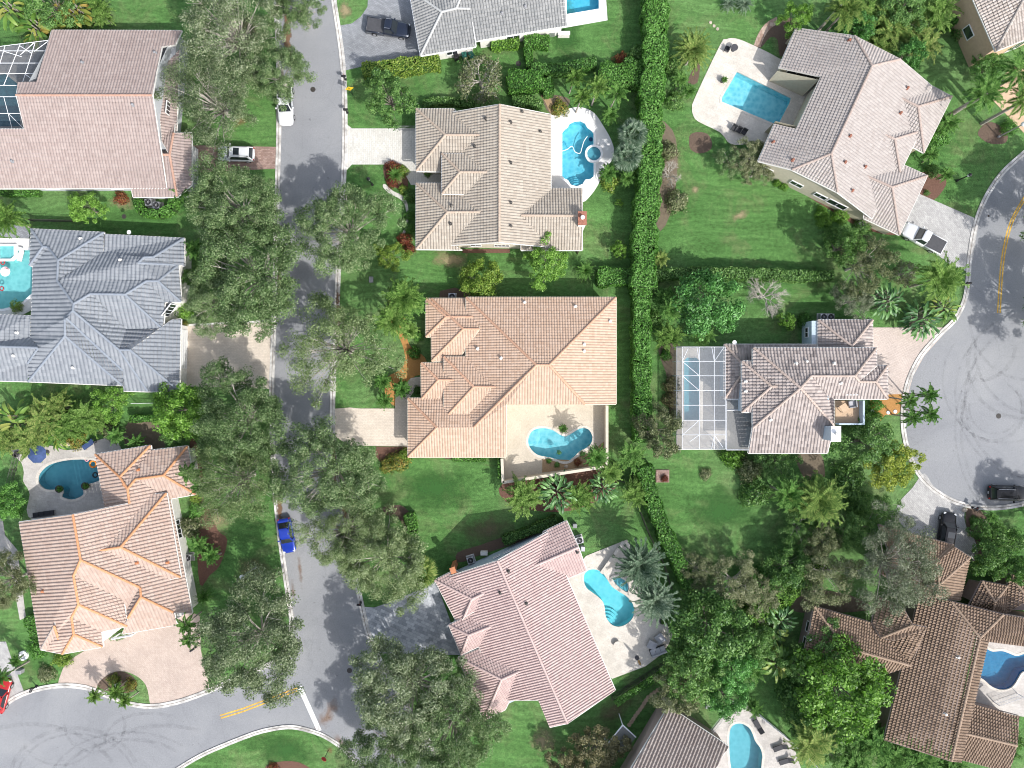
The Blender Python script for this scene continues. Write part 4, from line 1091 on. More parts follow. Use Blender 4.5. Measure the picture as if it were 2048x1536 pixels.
# -- E: beige, upper middle
RM_E = tilemat('roof_tile_sand', [(0.32, 0.275, 0.225), (0.365, 0.32, 0.265), (0.41, 0.365, 0.305)], 0.15, (0.24, 0.19, 0.15))
CP_E = tilemat('ridge_tile_sand', [(0.40, 0.31, 0.24), (0.44, 0.36, 0.285)], 0.1)
h = house('E', 'beige tiled house with three front hips and an arch-ended pool, upper middle', (800, 180), 3.84,
    dict(rn=(765, 112), rs=(762, 1170), en=(1158, 190, 3.2), es=(1158, 1206, 3.2), wn=(385, 175, 3.2), ws=(385, 1192, 3.2), a=(125, 146, 3.0), b=(125, 624, 3.0), c=(350, 347), d=(612, 347), a2=(412, 146, 3.0), b2=(460, 630, 3.0),
         e=(322, 490, 4.1), f=(324, 798, 4.1), g=(462, 632), gh=(690, 632), e2=(535, 490, 4.1), f2=(552, 802, 4.1), i=(125, 718, 3.0), j=(125, 1224, 3.0), k=(365, 940), l=(622, 937), i2=(470, 718, 3.0), j2=(480, 1228, 3.0), j3=(410, 1185),
         p=(1150, 757, 3.1), q=(1400, 757, 3.1), r=(1400, 1231, 3.1), s=(930, 1231, 3.1), t=(930, 964), u=(1396, 968)),
    ['wn ws rs rn', 'en es rs rn', 'a b c', 'a a2 d c', 'b b2 d c', 'e f g', 'e e2 gh g', 'f f2 gh g', 'i j k', 'i i2 l k', 'j j2 j3 l k', 'q p t u', 'r s t u'],
    [(3.15, ['wn', 'en', 'es', 'ws'], .5), (2.95, ['a', (500, 146), 'b2', 'b']), (4.0, ['e', (600, 490), 'f2', 'f'], .3), (2.95, ['i', (500, 718), 'j2', 'j']), (3.05, [(900, 757), 'q', 'r', (900, 1231)])],
    RM_E, CP_E, M['cream'], 0.44, .345, .42, .08)
gable(h, ['wn', 'rn', 'en'], .35); gable(h, ['ws', 'rs', 'es'], .35); gable(h, ['q', 'u', 'r'], .3)
opening(h, 800 + 582 / 3.84, 180 + 1198 / 3.84, 1.7, 1.5, 1.1); opening(h, 800 + 782 / 3.84, 180 + 1195 / 3.84, 1.9, 2.0, 1.3, 'window', 3); opening(h, 800 + 120 / 3.84, 180 + 390 / 3.84, 1.2, 5.0, 2.2, 'garage_door'); opening(h, 800 + 320 / 3.84, 180 + 640 / 3.84, 1.3, 1.8, 2.3, 'door', 1); opening(h, 1102, 290, 1.2, 4.5, 2.2, 'slider', 2)
vents(h, [(850, 250), (1076, 322), (850, 560), (850, 866), (850, 1046), (388, 1028), (395, 890), (936, 168), (660, 222), (575, 435)], 'bronze')
chimney(h, 800 + 1400 / 3.84, 180 + 985 / 3.84, 0.9, 1.5, 5.6, 0, M['offwhite'], M['brick']); finish(h)

# -- F: orange, centre
RM_F = tilemat('roof_tile_apricot', [(0.43, 0.295, 0.21), (0.475, 0.34, 0.25), (0.51, 0.375, 0.285)], 0.15, (0.36, 0.22, 0.17), .5, .10)
CP_F = tilemat('ridge_tile_apricot', [(0.50, 0.29, 0.19), (0.57, 0.35, 0.24)], 0.1)
h = house('F', 'orange tiled house with stepped hips and a heart shaped pool, in the middle', (790, 560), 3.2,
    dict(A=(455, 112, 3.6), B=(1414, 112, 3.6), C=(1414, 794, 3.6), Pp=(905, 545), Q=(988, 545), A2=(455, 890, 3.6), o=(505, 943), j=(268, 945), k=(83, 1133, 3.0), l=(709, 1133, 3.0), m=(711, 797), n=(1216, 796),
         a1=(198, 118, 2.9), b1=(198, 364, 2.9), c1=(328, 235), d1=(500, 237), a12=(520, 118, 2.9), b12=(380, 364, 2.9), a2=(233, 120, 2.95), b2=(235, 520, 2.95), c2=(438, 314), d2=(540, 314), b22=(400, 516, 2.95), c3=(302, 460, 3.9),
         e1=(168, 530, 3.0), f1=(170, 762, 3.0), g1=(278, 640), h1=(480, 640), e12=(500, 530, 3.0), f12=(380, 762, 3.0), e2=(312, 490, 3.5), f2=(314, 892, 3.5), g2=(505, 684), h2=(670, 684), e22=(560, 490, 3.5), f22=(456, 892, 3.5), n1=(83, 757, 3.0), n2=(505, 757, 3.0)),
    ['k l m n Q Pp o j', 'B C n Q', 'A B Q Pp', 'A A2 o Pp', 'n1 k j', 'n1 n2 o j', 'a1 b1 c1', 'a1 a12 d1 c1', 'b1 b12 d1 c1', 'a2 b2 c2', 'a2 a12 d2 c2', 'b2 b22 d2 c2', 'e1 f1 g1', 'e1 e12 h1 g1', 'f1 f12 h1 g1', 'e2 f2 g2', 'e2 e22 h2 g2', 'f2 f22 h2 g2'],
    [(3.5, ['A', 'B', 'C', (711, 797), (711, 900), (455, 900)]), (2.95, ['n1', (600, 757), 'm', 'l', 'k']), (2.85, ['a1', (500, 118), (500, 364), 'b1']), (2.9, [(233, 300), (500, 300), (500, 520), 'b2']), (2.95, ['e1', (500, 530), (500, 762), 'f1'])],
    RM_F, CP_F, M['cream'], 0.40, .33, .38, .045, M['cream'])
for a, b in ((3.6, 5.0),):
    # tall pool-side wall under the high south eave
    p0, p1, p2 = h.W('m'), h.W('n'), h.W('C')
    h.wm.add([(p0.x, p0.y + .3, 0), (p1.x, p1.y + .3, 0), (p2.x - .5, p2.y + .3, 0), (p2.x - .5, p2.y + .3, p2.z - .05), (p1.x, p1.y + .3, p1.z - .05), (p0.x, p0.y + .3, p0.z - .05)], [(0, 1, 2, 3, 4, 5)])
opening(h, 790 + 80 / 3.2, 560 + 930 / 3.2, 1.2, 5.0, 2.2, 'garage_door'); opening(h, 790 + 168 / 3.2, 560 + 650 / 3.2, 1.3, 1.9, 2.3, 'door', 1); opening(h, 790 + 1000 / 3.2, 560 + 790 / 3.2, 1.2, 5.0, 2.2, 'door', 3); opening(h, 790 + 330 / 3.2, 560 + 1138 / 3.2, 1.5, 1.8, 1.2)
vents(h, [(680, 500), (1155, 170), (530, 440), (1210, 412), (1210, 455), (1375, 265), (830, 145)], 'offwhite'); finish(h)

# -- G: pink, bottom middle
RM_G = tilemat('roof_tile_pink', [(0.41, 0.30, 0.28), (0.46, 0.345, 0.32), (0.51, 0.395, 0.365)], 0.25, (0.25, 0.15, 0.16), .25, .1)
CP_G = tilemat('ridge_tile_pink', [(0.50, 0.37, 0.34), (0.55, 0.42, 0.39)], 0.1)
h = house('G', 'pink tiled house with a long ridge, set askew at the lower middle', (850, 1020), 3.072,
    dict(r1=(445, 312), r2=(875, 1310), e1=(752, 134, 3.2), e2=(1168, 1105, 3.2), w1=(150, 408, 3.2), w2=(470, 1168, 3.2), x1=(695, 1166), x2=(765, 1334), n1=(728, 133, 3.0), n2=(870, 66, 3.0), u=(942, 227), t=(664, 346), p=(992, 372, 3.0), q=(875, 420, 3.0),
         a=(60, 430, 3.0), b=(205, 705, 3.0), s=(240, 658, 3.7), s2=(330, 606, 3.7), c=(288, 546), d=(368, 507), a2=(185, 368, 3.0), ea=(147, 705, 3.3), eb=(222, 888, 3.3), ec=(268, 768), ed=(470, 688), ea2=(338, 616, 3.3), eb2=(412, 800, 3.3),
         wa=(205, 905, 3.0), wb=(362, 1292, 3.0), wc=(470, 1040), wd=(618, 972), wa2=(380, 832, 3.0), wb2=(492, 1226, 3.0)),
    ['e1 e2 r2 r1', 'w1 w2 x1 x2 r2 r1', 'n1 n2 u t', 'p q t u', 'a a2 d c', 'a b s c', 's s2 d c', 'ea eb ec', 'ea ea2 ed ec', 'eb eb2 ed ec', 'wa wb wc', 'wa wa2 wd wc', 'wb wb2 wd wc'],
    [(3.1, ['w1', 'e1', 'e2', (765, 1334), (695, 1166), 'w2'], .45), (2.95, ['n1', 'n2', 'p', 'q']), (2.95, ['a', 'a2', (380, 600), 'b']), (3.2, ['ea', (400, 590), (480, 770), 'eb'], .35), (2.95, ['wa', (500, 770), (640, 1160), 'wb'])],
    RM_G, CP_G, M['bluewall'], 0.36, .325, .36, .075)
gable(h, ['w1', 'r1', 'e1'], .35); gable(h, ['e2', 'r2', 'x2'], .35); gable(h, ['n2', 'u', 'p'], .3)
for x, y in ((437, 280), (500, 248), (655, 172)): opening(h, 850 + x / 3.072, 1020 + y / 3.072, 2.6, 0.9, 0.6, 'window', 0)
opening(h, 850 + 120 / 3.072, 1020 + 560 / 3.072, 1.2, 4.8, 2.2, 'garage_door'); opening(h, 850 + 190 / 3.072, 1020 + 800 / 3.072, 1.2, 1.8, 2.2, 'door', 1); opening(h, 850 + 1020 / 3.072, 1020 + 760 / 3.072, 1.2, 4.5, 2.1, 'door', 3)
vents(h, [(622, 572), (512, 374), (462, 506), (935, 258)], 'bronze')
chimney(h, 850 + 172 / 3.072, 1020 + 370 / 3.072, .5, .6, 3.7, 0.36, M['terracotta'], M['terracotta'], False); finish(h)

# -- H: pale tan, upper right
RM_H = tilemat('roof_tile_shell', [(0.335, 0.295, 0.27), (0.375, 0.335, 0.31), (0.415, 0.375, 0.345)], 0.2, (0.26, 0.20, 0.17), .5, .1)
CP_H = tilemat('ridge_tile_shell', [(0.36, 0.28, 0.24), (0.40, 0.33, 0.29)], 0.15)
h = house('H', 'pale tan tiled house with a straight-sided pool in its elbow, at the upper right', (1500, 40), 3.491,
    dict(R1=(850, 322), R2=(566, 934), A=(320, 58, 3.0), B=(200, 334, 3.0), c1=(492, 396), c2=(320, 762), c3=(170, 726), c4=(55, 986), c5=(290, 1046), c6=(728, 112), d1=(1047, 275), d2=(610, 1205), E1=(1268, 462, 3.7), E2=(850, 1386, 3.7),
         n1=(1266, 460, 3.2), n2=(1408, 535, 3.2), n3=(1212, 928, 3.2), n4=(1065, 850, 3.2), nc=(1171, 605), nd=(1056, 548), m1=(1000, 690, 3.6), m2=(1188, 778, 3.6), m3=(1046, 1066, 3.6), m4=(880, 985, 3.6), mc=(1008, 832), md=(870, 768),
         k1=(1010, 985, 3.1), k2=(1237, 1088, 3.1), k3=(1042, 1502, 3.1), k4=(795, 1386, 3.1), kc=(990, 1168), kd=(800, 1085)),
    ['A B c1 c2 c3 c4 c5 R2 R1 c6', 'E1 E2 d2 R2 R1 d1', 'c6 d1 R1', 'c5 d2 R2', 'n1 n2 nc nd', 'n2 n3 nc', 'n3 n4 nd nc', 'm1 m2 mc md', 'm2 m3 mc', 'm3 m4 md mc', 'k1 k2 kc kd', 'k2 k3 kc', 'k3 k4 kd kc'],
    [(3.3, ['A', (728, 112), 'd1', 'E1', 'E2', 'd2', 'c5', 'c4', 'c3', 'c2', 'c1', 'B'], .55), (3.1, ['n1', 'n2', 'n3', 'n4']), (3.5, ['m1', 'm2', 'm3', 'm4'], .4), (3.0, ['k1', 'k2', 'k3', 'k4'])],
    RM_H, CP_H, M['beige'], 0.40, .36, .38, .045)
gable(h, ['c4', 'c5', 'd2', 'E2'], .5); gable(h, ['A', 'c6', 'd1', 'E1'], .5); gable(h, ['B', 'c1'], .4); gable(h, ['c1', 'c2'], .4); gable(h, ['c2', 'c3'], .4)
for x, y, w, hh in ((130, 1040, 1.2, 1.0), (322, 1150, 1.7, 1.1), (492, 1228, 1.7, 1.1), (608, 1282, 2.6, 1.4)): opening(h, 1500 + x / 3.491, 40 + y / 3.491, 1.8, w, hh, 'window', 1)
opening(h, 1500 + 350 / 3.491, 40 + 415 / 3.491, 1.6, 4.0, 2.6, 'slider', 2); opening(h, 1500 + 1130 / 3.491, 40 + 1330 / 3.491, 1.2, 5.0, 2.2, 'garage_door')
vents(h, [(660, 995), (710, 1192), (1094, 478), (695, 812), (800, 1028), (1046, 652), (296, 980), (690, 145), (160, 855)], 'brick'); finish(h)

# -- I: striped dark roof, right
RM_I = tilemat('roof_tile_weathered', [(0.28, 0.235, 0.215), (0.36, 0.31, 0.285), (0.43, 0.375, 0.345), (0.33, 0.28, 0.255)], 0.5, (0.11, 0.095, 0.095), .45, .7)
CP_I = tilemat('ridge_tile_weathered', [(0.38, 0.30, 0.25), (0.48, 0.38, 0.33)], 0.3)
h = house('I', 'two-storey house with weathered striped roof and a small roof terrace, at the right', (1340, 600), 3.072,
    dict(P0=(800, 541), N1=(511, 293, 5.0), N2=(1266, 295, 5.0), r1=(866, 467), r2=(1134, 467), e3=(1268, 404, 5.0), v1=(1160, 501), f1=(1215, 403, 4.6), f2=(1334, 403, 4.6), f3=(1336, 608, 4.6), f4=(980, 608, 4.6), g1=(1262, 503), k1=(1005, 610, 5.0), k2=(1005, 772, 5.0),
         s1=(966, 941, 3.9), s2=(480, 941, 3.9), w1=(507, 786, 5.0), w0=(507, 300, 5.0), wn=(440, 376, 4.7), ws=(440, 690, 4.7), wn2=(560, 376, 4.7), ws2=(560, 690, 4.7), wr=(622, 531), wr2=(720, 531),
         la=(332, 273, 3.0), lb=(332, 606, 3.0), lc=(470, 420, 4.2), ld=(900, 273, 3.0), le=(900, 420, 4.2), lf=(480, 606, 3.0), ga=(907, 122, 3.1), gb=(1243, 122, 3.1), gc=(1116, 284), gd=(907, 460, 3.1), gf=(1243, 460, 3.1), ge=(1116, 300)),
    ['N1 N2 r2 r1 P0', 'N2 e3 v1 r2', 'f4 f3 g1 v1 r2 r1', 'f2 f3 g1', 'f1 f2 g1 v1', 'k1 k2 P0 r1 f4', 's1 s2 w1 P0 k2', 'w0 w1 P0 N1', 'wn ws wr', 'wn wn2 wr2 wr', 'ws ws2 wr2 wr', 'la lb lc', 'la ld le lc', 'lb lf lc', 'ga gb gc', 'ga gd ge gc', 'gb gf ge gc'],
    [(4.9, ['N1', 'N2', (1266, 560), 'k1', 'k2', (966, 800), 'w1']), (3.85, [(507, 760), (966, 760), 's1', 's2']), (4.65, ['wn', (620, 376), (620, 690), 'ws'], .12), (2.95, ['la', 'ld', (900, 600), 'lb'], .3), (3.0, [(865, 122), 'gb', 'gf', (865, 400)], .12), (4.5, [(1000, 403), 'f2', 'f3', (1000, 608)])],
    RM_I, CP_I, M['bluewall'], 0.42, .40, .42, .085)
vents(h, [(772, 390), (836, 378), (1004, 390), (1046, 510), (463, 500), (463, 560), (615, 735)], 'offwhite')
chimney(h, 1340 + 1018 / 3.072, 600 + 822 / 3.072, 1.0, 1.7, 7.0, 0, M['bluewall'], M['white']); dish(h, 1340 + 390 / 3.072, 600 + 262 / 3.072)
b = MB()
c0, c1 = P(1340 + 1007 / 3.072, 600 + 612 / 3.072, 3.0), P(1340 + 1182 / 3.072, 600 + 772 / 3.072, 3.0)
b.box(((c0.x + c1.x) / 2, (c0.y + c1.y) / 2, 1.5), (c1.x - c0.x - .4, c0.y - c1.y - .3, 3.0))
tf = b.build('terrace', M['peach'], h.root, h.org)
b = MB(); x0, x1, y0, y1 = c0.x + .2, c1.x - .2, c1.y + .15, c0.y - .1
b.box(((x0 + x1) / 2, y0 + .1, 3.5), (x1 - x0, .2, 1.0)); b.box((x1 - .12, (y0 + y1) / 2 + .12, 3.5), (.24, y1 - y0 - .24, 1.0))
b.build('parapet', M['bluewall'], h.root, h.org)
opening(h, 1340 + 1100 / 3.072, 600 + 606 / 3.072, 4.0, 1.6, 1.9, 'door', 1); opening(h, 1340 + 437 / 3.072, 600 + 480 / 3.072, 3.7, 1.4, 1.2); opening(h, 1340 + 865 / 3.072, 600 + 200 / 3.072, 1.6, 1.3, 1.0); opening(h, 1340 + 1250 / 3.072, 600 + 220 / 3.072, 1.2, 4.4, 2.2, 'garage_door'); opening(h, 1340 + 500 / 3.072, 600 + 730 / 3.072, 3.7, 1.2, 1.3)
finish(h)

# -- J: brown, lower right
RM_J = tilemat('roof_tile_umber', [(0.185, 0.125, 0.085), (0.25, 0.175, 0.12), (0.31, 0.22, 0.16)], 0.25, (0.09, 0.06, 0.045))
CP_J = tilemat('ridge_tile_umber', [(0.29, 0.205, 0.145), (0.35, 0.255, 0.185)], 0.1)
h = house('J', 'sprawling brown tiled house with a deep blue pool, at the lower right', (1548, 1036), 3.072,
    dict(A=(1262, 735), Sx=(1086, 1492), w1=(893, 462, 3.5), w2=(675, 1360, 3.5), hh=(1086, 511), k=(1405, 591, 5.9), e1=(1312, 756, 5.9), e2=(1146, 1496, 5.9), k2=(1760, 650, 5.7), e3=(1760, 815, 5.3), nb1=(1500, 380, 3.4), nb2=(1800, 430, 3.4),
         a=(245, 541, 3.2), b=(180, 845, 3.2), c=(436, 796), d=(838, 905), a2=(600, 642, 3.2), s2=(700, 952, 3.2), x1=(655, 735, 4.3), x2=(745, 750, 4.9), x3=(935, 672, 6.1), x4=(850, 655, 6.1), v1=(600, 642, 3.4), v3=(795, 560, 5.7), v4=(640, 478, 3.4),
         g0=(640, 40, 3.3), g1=(1097, 163, 3.3), gc=(985, 264), gd=(700, 190), g2=(1107, 176), m=(1010, 410), m0=(995, 270), q1=(1106, 178, 3.3), q2=(1202, 240, 3.3), q3=(1140, 505, 3.3), q4=(990, 486), gw=(640, 330, 3.3), gw2=(880, 480, 3.6),
         p=(1354, 515), pa=(1275, 385, 3), pb=(1195, 540, 3), pc=(1340, 572, 3), pd=(1422, 582, 3), pe=(1430, 415, 3), ba=(1440, 342, 3), bb=(1415, 592, 3), bc=(1560, 500), bd=(1800, 560), be=(1800, 410, 3),
         z1=(1220, 1140, 3.3), z2=(1502, 1216, 3.3), zr1=(1165, 1320), zr2=(1490, 1396), z3=(1440, 1560, 3.3), z4=(1130, 1478, 3.3)),
    ['w1 w2 Sx A hh', '!w1 hh / hh k A', 'e1 e2 Sx A', 'e3 e1 A k k2', 'a b c', 'a a2 d c', 'b s2 d c', 'x1 x2 x3 x4', '!w1 w2 / v1 d x3', '!w1 w2 / v1 x1 x4 v3 v4', 'g0 g1 gc gd', '!q1 q3 / g1 g2 m0 gc', 'q1 q2 m m0', 'q2 q3 q4 m', '!w1 w2 / gd gc m0 m q4 gw2 gw', 'pa pe p', 'pa pb pc p', 'pc pd pe p', 'ba bb bc', 'ba be bd bc', 'z1 z2 zr2 zr1', 'z3 z4 zr1 zr2'],
    [(3.4, ['w1', (1086, 511), (1250, 560), (1255, 760), (1080, 1480), 'w2']), (3.1, ['a', (640, 650), (740, 950), 'b']), (3.2, [(700, 70), 'q1', 'q2', 'q3', (880, 480)]), (2.9, ['pa', 'pe', 'pd', 'pb']), (2.9, ['ba', 'be', (1800, 600), 'bb']), (3.2, ['z1', 'z2', 'z3', 'z4']), (5.4, [(1255, 700), 'k', 'k2', 'e3', 'e1'], .4)],
    RM_J, CP_J, M['taupe'], 0.40, .345, .40, .085, M['taupe'])
opening(h, 1548 + 215 / 3.072, 1036 + 670 / 3.072, 1.8, 1.4, 1.2, 'window', 0); opening(h, 1548 + 180 / 3.072, 1036 + 800 / 3.072, 1.8, 1.4, 1.2, 'window', 0); opening(h, 1548 + 1050 / 3.072, 1036 + 150 / 3.072, 1.2, 4.0, 2.2, 'garage_door')
vents(h, [(1125, 852), (1048, 1200), (215, 740)], 'offwhite'); finish(h)

# -- K: ribbed roof at the bottom edge
RM_K = tilemat('roof_tile_ribbed', [(0.28, 0.23, 0.205), (0.335, 0.285, 0.255), (0.375, 0.325, 0.295)], 0.25, (0.2, 0.15, 0.13))
h = house('K', 'house with strongly ribbed tan roof and taupe gable wall, at the bottom edge', (1180, 1340), 5.12,
    dict(e1=(803, 372, 3.2), e2=(1416, 778, 3.2), r2=(960, 1540), r1=(352, 1120), b1=(-100, 1880, 3.2), b2=(520, 2300, 3.2)),
    ['e1 e2 r2 r1', 'b1 b2 r2 r1'], [(3.15, ['e1', 'e2', 'b2', 'b1'], .3)], RM_K, RM_K, M['taupe'], 0.40, .42, .45, .15)
gable(h, ['e1', 'r1', 'b1'], .12); h.segs = h.segs[-1:]
opening(h, 1180 + 628 / 5.12, 1340 + 535 / 5.12, 1.9, 1.7, 1.4, 'window', 1); opening(h, 1180 + 403 / 5.12, 1340 + 810 / 5.12, 1.9, 1.7, 1.4, 'window', 1); finish(h)

# -- L: corner house top right
RM_L = tilemat('roof_tile_putty', [(0.33, 0.285, 0.25), (0.41, 0.36, 0.32), (0.47, 0.42, 0.38)], 0.25, (0.15, 0.125, 0.11))
h = house('L', 'two-storey house with grey tan roof and beige walls, in the upper right corner', (1536, 0), 3.0,
    dict(w1=(1180, -120, 5.4), w2=(1365, 308, 5.4), s2=(1760, 150, 5.4), p=(1600, -130), p2=(1800, -200)),
    ['w1 w2 p', 'w2 s2 p2 p'], [(5.3, ['w1', 'w2', 's2', (1800, -250), (1500, -250)], .4)], RM_L, RM_L, M['peach'], 0.34, .36, .42, .08)
opening(h, 1536 + 1270 / 3, 165 / 3, 2.2, 1.6, 1.4, 'window', 0); opening(h, 1536 + 1510 / 3, 300 / 3, 1.6, 1.8, 2.8, 'door', 1); finish(h)

# ------------------------------------------------------------------ vegetation
L_ = {}
L_['oak'] = leafmat('oak_leaves', [(0.058, 0.096, 0.036), (0.118, 0.168, 0.074), (0.190, 0.236, 0.125), (0.34, 0.38, 0.25)], 0.24, 0.3)
L_['oakgreen'] = leafmat('oak_leaves_green', [(0.046, 0.092, 0.026), (0.098, 0.170, 0.056), (0.165, 0.242, 0.100), (0.30, 0.37, 0.20)], 0.24, 0.3)
L_['oaklight'] = leafmat('oak_leaves_light', [(0.070, 0.118, 0.036), (0.128, 0.192, 0.066), (0.195, 0.258, 0.110), (0.32, 0.375, 0.205)], 0.24, 0.3)
L_['oakgrey'] = leafmat('oak_leaves_grey', [(0.058, 0.084, 0.040), (0.108, 0.138, 0.076), (0.165, 0.192, 0.118), (0.27, 0.29, 0.205)], 0.2, 0.3)
L_['dense'] = leafmat('glossy_leaves', [(0.033, 0.111, 0.023), (0.072, 0.215, 0.042), (0.124, 0.325, 0.072), (0.221, 0.468, 0.143)], 0.28, 0.5)
L_['bright'] = leafmat('bright_leaves', [(0.054, 0.135, 0.014), (0.115, 0.257, 0.027), (0.182, 0.351, 0.051), (0.297, 0.486, 0.108)], 0.32, 0.4)
L_['mid'] = leafmat('mid_green_leaves', [(0.039, 0.105, 0.021), (0.083, 0.188, 0.039), (0.143, 0.270, 0.068), (0.240, 0.390, 0.120)], 0.3, 0.4)
L_['yellow'] = leafmat('yellow_green_leaves', [(0.095, 0.155, 0.018), (0.18, 0.25, 0.03), (0.29, 0.35, 0.045), (0.42, 0.45, 0.09)], 0.3, 0.3)
L_['olive'] = leafmat('olive_leaves', [(0.065, 0.088, 0.036), (0.130, 0.160, 0.066), (0.205, 0.225, 0.110), (0.34, 0.34, 0.21)], 0.25, 0.3)
L_['rusty'] = leafmat('rusty_leaves', [(0.08, 0.08, 0.038), (0.155, 0.145, 0.066), (0.235, 0.205, 0.10), (0.32, 0.29, 0.17)], 0.25, 0.3)
L_['hedge'] = leafmat('hedge_leaves', [(0.028, 0.095, 0.014), (0.070, 0.200, 0.028), (0.120, 0.285, 0.046), (0.20, 0.40, 0.10)], 0.3, 0.35, 0.75, 0.35)
L_['hedgedark'] = leafmat('dark_hedge_leaves', [(0.025, 0.087, 0.014), (0.056, 0.161, 0.025), (0.098, 0.238, 0.042), (0.168, 0.336, 0.084)], 0.25, 0.4)
L_['lime'] = leafmat('lime_leaves', [(0.075, 0.150, 0.016), (0.145, 0.245, 0.032), (0.235, 0.33, 0.055), (0.36, 0.43, 0.11)], 0.3, 0.3)
L_['red'] = leafmat('red_leaves', [(0.068, 0.016, 0.014), (0.176, 0.038, 0.024), (0.297, 0.081, 0.047), (0.297, 0.176, 0.054)], 0.25, 0.3)
L_['croton'] = leafmat('croton_leaves', [(0.05, 0.10, 0.018), (0.12, 0.18, 0.03), (0.27, 0.27, 0.05), (0.36, 0.24, 0.06)], 0.25, 0.35)
L_['palm'] = leafmat('palm_fronds', [(0.040, 0.095, 0.018), (0.085, 0.17, 0.032), (0.145, 0.25, 0.055), (0.23, 0.34, 0.10)], 0.28, 0.06, 0.2, 0.6, 0.65)
L_['palmyellow'] = leafmat('palm_fronds_yellow', [(0.055, 0.11, 0.024), (0.11, 0.185, 0.042), (0.18, 0.26, 0.066), (0.30, 0.34, 0.11)], 0.28, 0.06, 0.3, 0.6, 0.65)
L_['palmblue'] = leafmat('palm_fronds_bluish', [(0.045, 0.085, 0.05), (0.085, 0.14, 0.085), (0.15, 0.21, 0.14), (0.26, 0.32, 0.24)], 0.28, 0.06, 0.2, 0.6, 0.65)
L_['palmgreen'] = leafmat('palm_fronds_deep', [(0.028, 0.085, 0.017), (0.060, 0.15, 0.030), (0.11, 0.23, 0.050), (0.19, 0.32, 0.095)], 0.28, 0.06, 0.2, 0.6, 0.65)
L_['banana'] = leafmat('broad_leaves', [(0.041, 0.115, 0.016), (0.101, 0.216, 0.030), (0.189, 0.311, 0.054), (0.351, 0.351, 0.081)], 0.3, 0.55, 0.3)
L_['bird'] = leafmat('dark_broad_leaves', [(0.024, 0.088, 0.024), (0.054, 0.155, 0.038), (0.101, 0.236, 0.061), (0.189, 0.351, 0.108)], 0.25, 0.6, 0.2)

def mesh_np(name, V, loops_per_face, idx, mat, smooth=False):
    me = bpy.data.meshes.new(name)
    nf = len(idx) // loops_per_face
    me.vertices.add(len(V)); me.vertices.foreach_set('co', V.astype(np.float32).ravel())
    me.loops.add(len(idx)); me.loops.foreach_set('vertex_index', idx.astype(np.int32))
    me.polygons.add(nf)
    me.polygons.foreach_set('loop_start', np.arange(0, len(idx), loops_per_face, dtype=np.int32))
    me.polygons.foreach_set('loop_total', np.full(nf, loops_per_face, dtype=np.int32))
    me.materials.append(mat); me.update(calc_edges=True)
    return me

def leaves(pos, nrm, size, aspect, rng, axis=None):
    n = len(pos)
    nrm = nrm / (np.linalg.norm(nrm, axis=1, keepdims=True) + 1e-9)
    if axis is None: axis = rng.normal(size=(n, 3))
    t = axis - nrm * np.sum(axis * nrm, axis=1, keepdims=True)
    t /= np.linalg.norm(t, axis=1, keepdims=True) + 1e-9
    b = np.cross(nrm, t)
    s = size[:, None] * 0.5
    V = np.stack([pos + t * s, pos + b * s * aspect, pos - t * s, pos - b * s * aspect], axis=1).reshape(-1, 3)
    return V

def unit(rng, n):
    d = rng.normal(size=(n, 3)); return d / np.linalg.norm(d, axis=1, keepdims=True)

def crown_pts(seed, R, Hc, nclump, nleaf, csize, lobes=0.18, zmin=-0.25, flat=0.75):
    """leaf clumps spread through an uneven dome; returns leaf points, normals and the clump centres"""
    rng = np.random.default_rng(seed)
    d = unit(rng, nclump * 3); d = d[d[:, 2] > zmin][:nclump]
    az = np.arctan2(d[:, 1], d[:, 0])
    ph = rng.uniform(0, 6.28, 4)
    lob = 1 + lobes * (np.sin(az * 2 + ph[0]) * .5 + np.sin(az * 3 + ph[1]) * .6 + np.sin(az * 5 + ph[2]) * .5)
    rr = rng.uniform(0.35, 1.0, len(d)) ** 0.6
    c = d * np.stack([R * rr * lob, R * rr * lob, Hc * rr * flat + Hc * 0.1 * rng.normal(size=len(d))], axis=1)
    c[:, 2] += Hc * 0.3
    cs = R * rng.uniform(csize * .7, csize * 1.3, len(c))
    k = np.repeat(np.arange(len(c)), nleaf)
    e = unit(rng, len(k)); e[:, 2] = np.abs(e[:, 2]) * 0.9 - 0.12
    r = rng.uniform(0.45, 1.05, len(k))
    pos = c[k] + e * (cs[k] * r)[:, None] * np.array([1, 1, .7])
    nrm = e * 0.9 + rng.normal(size=e.shape) * 0.55 + np.array([0, 0, .35])
    return pos, nrm, c, rng

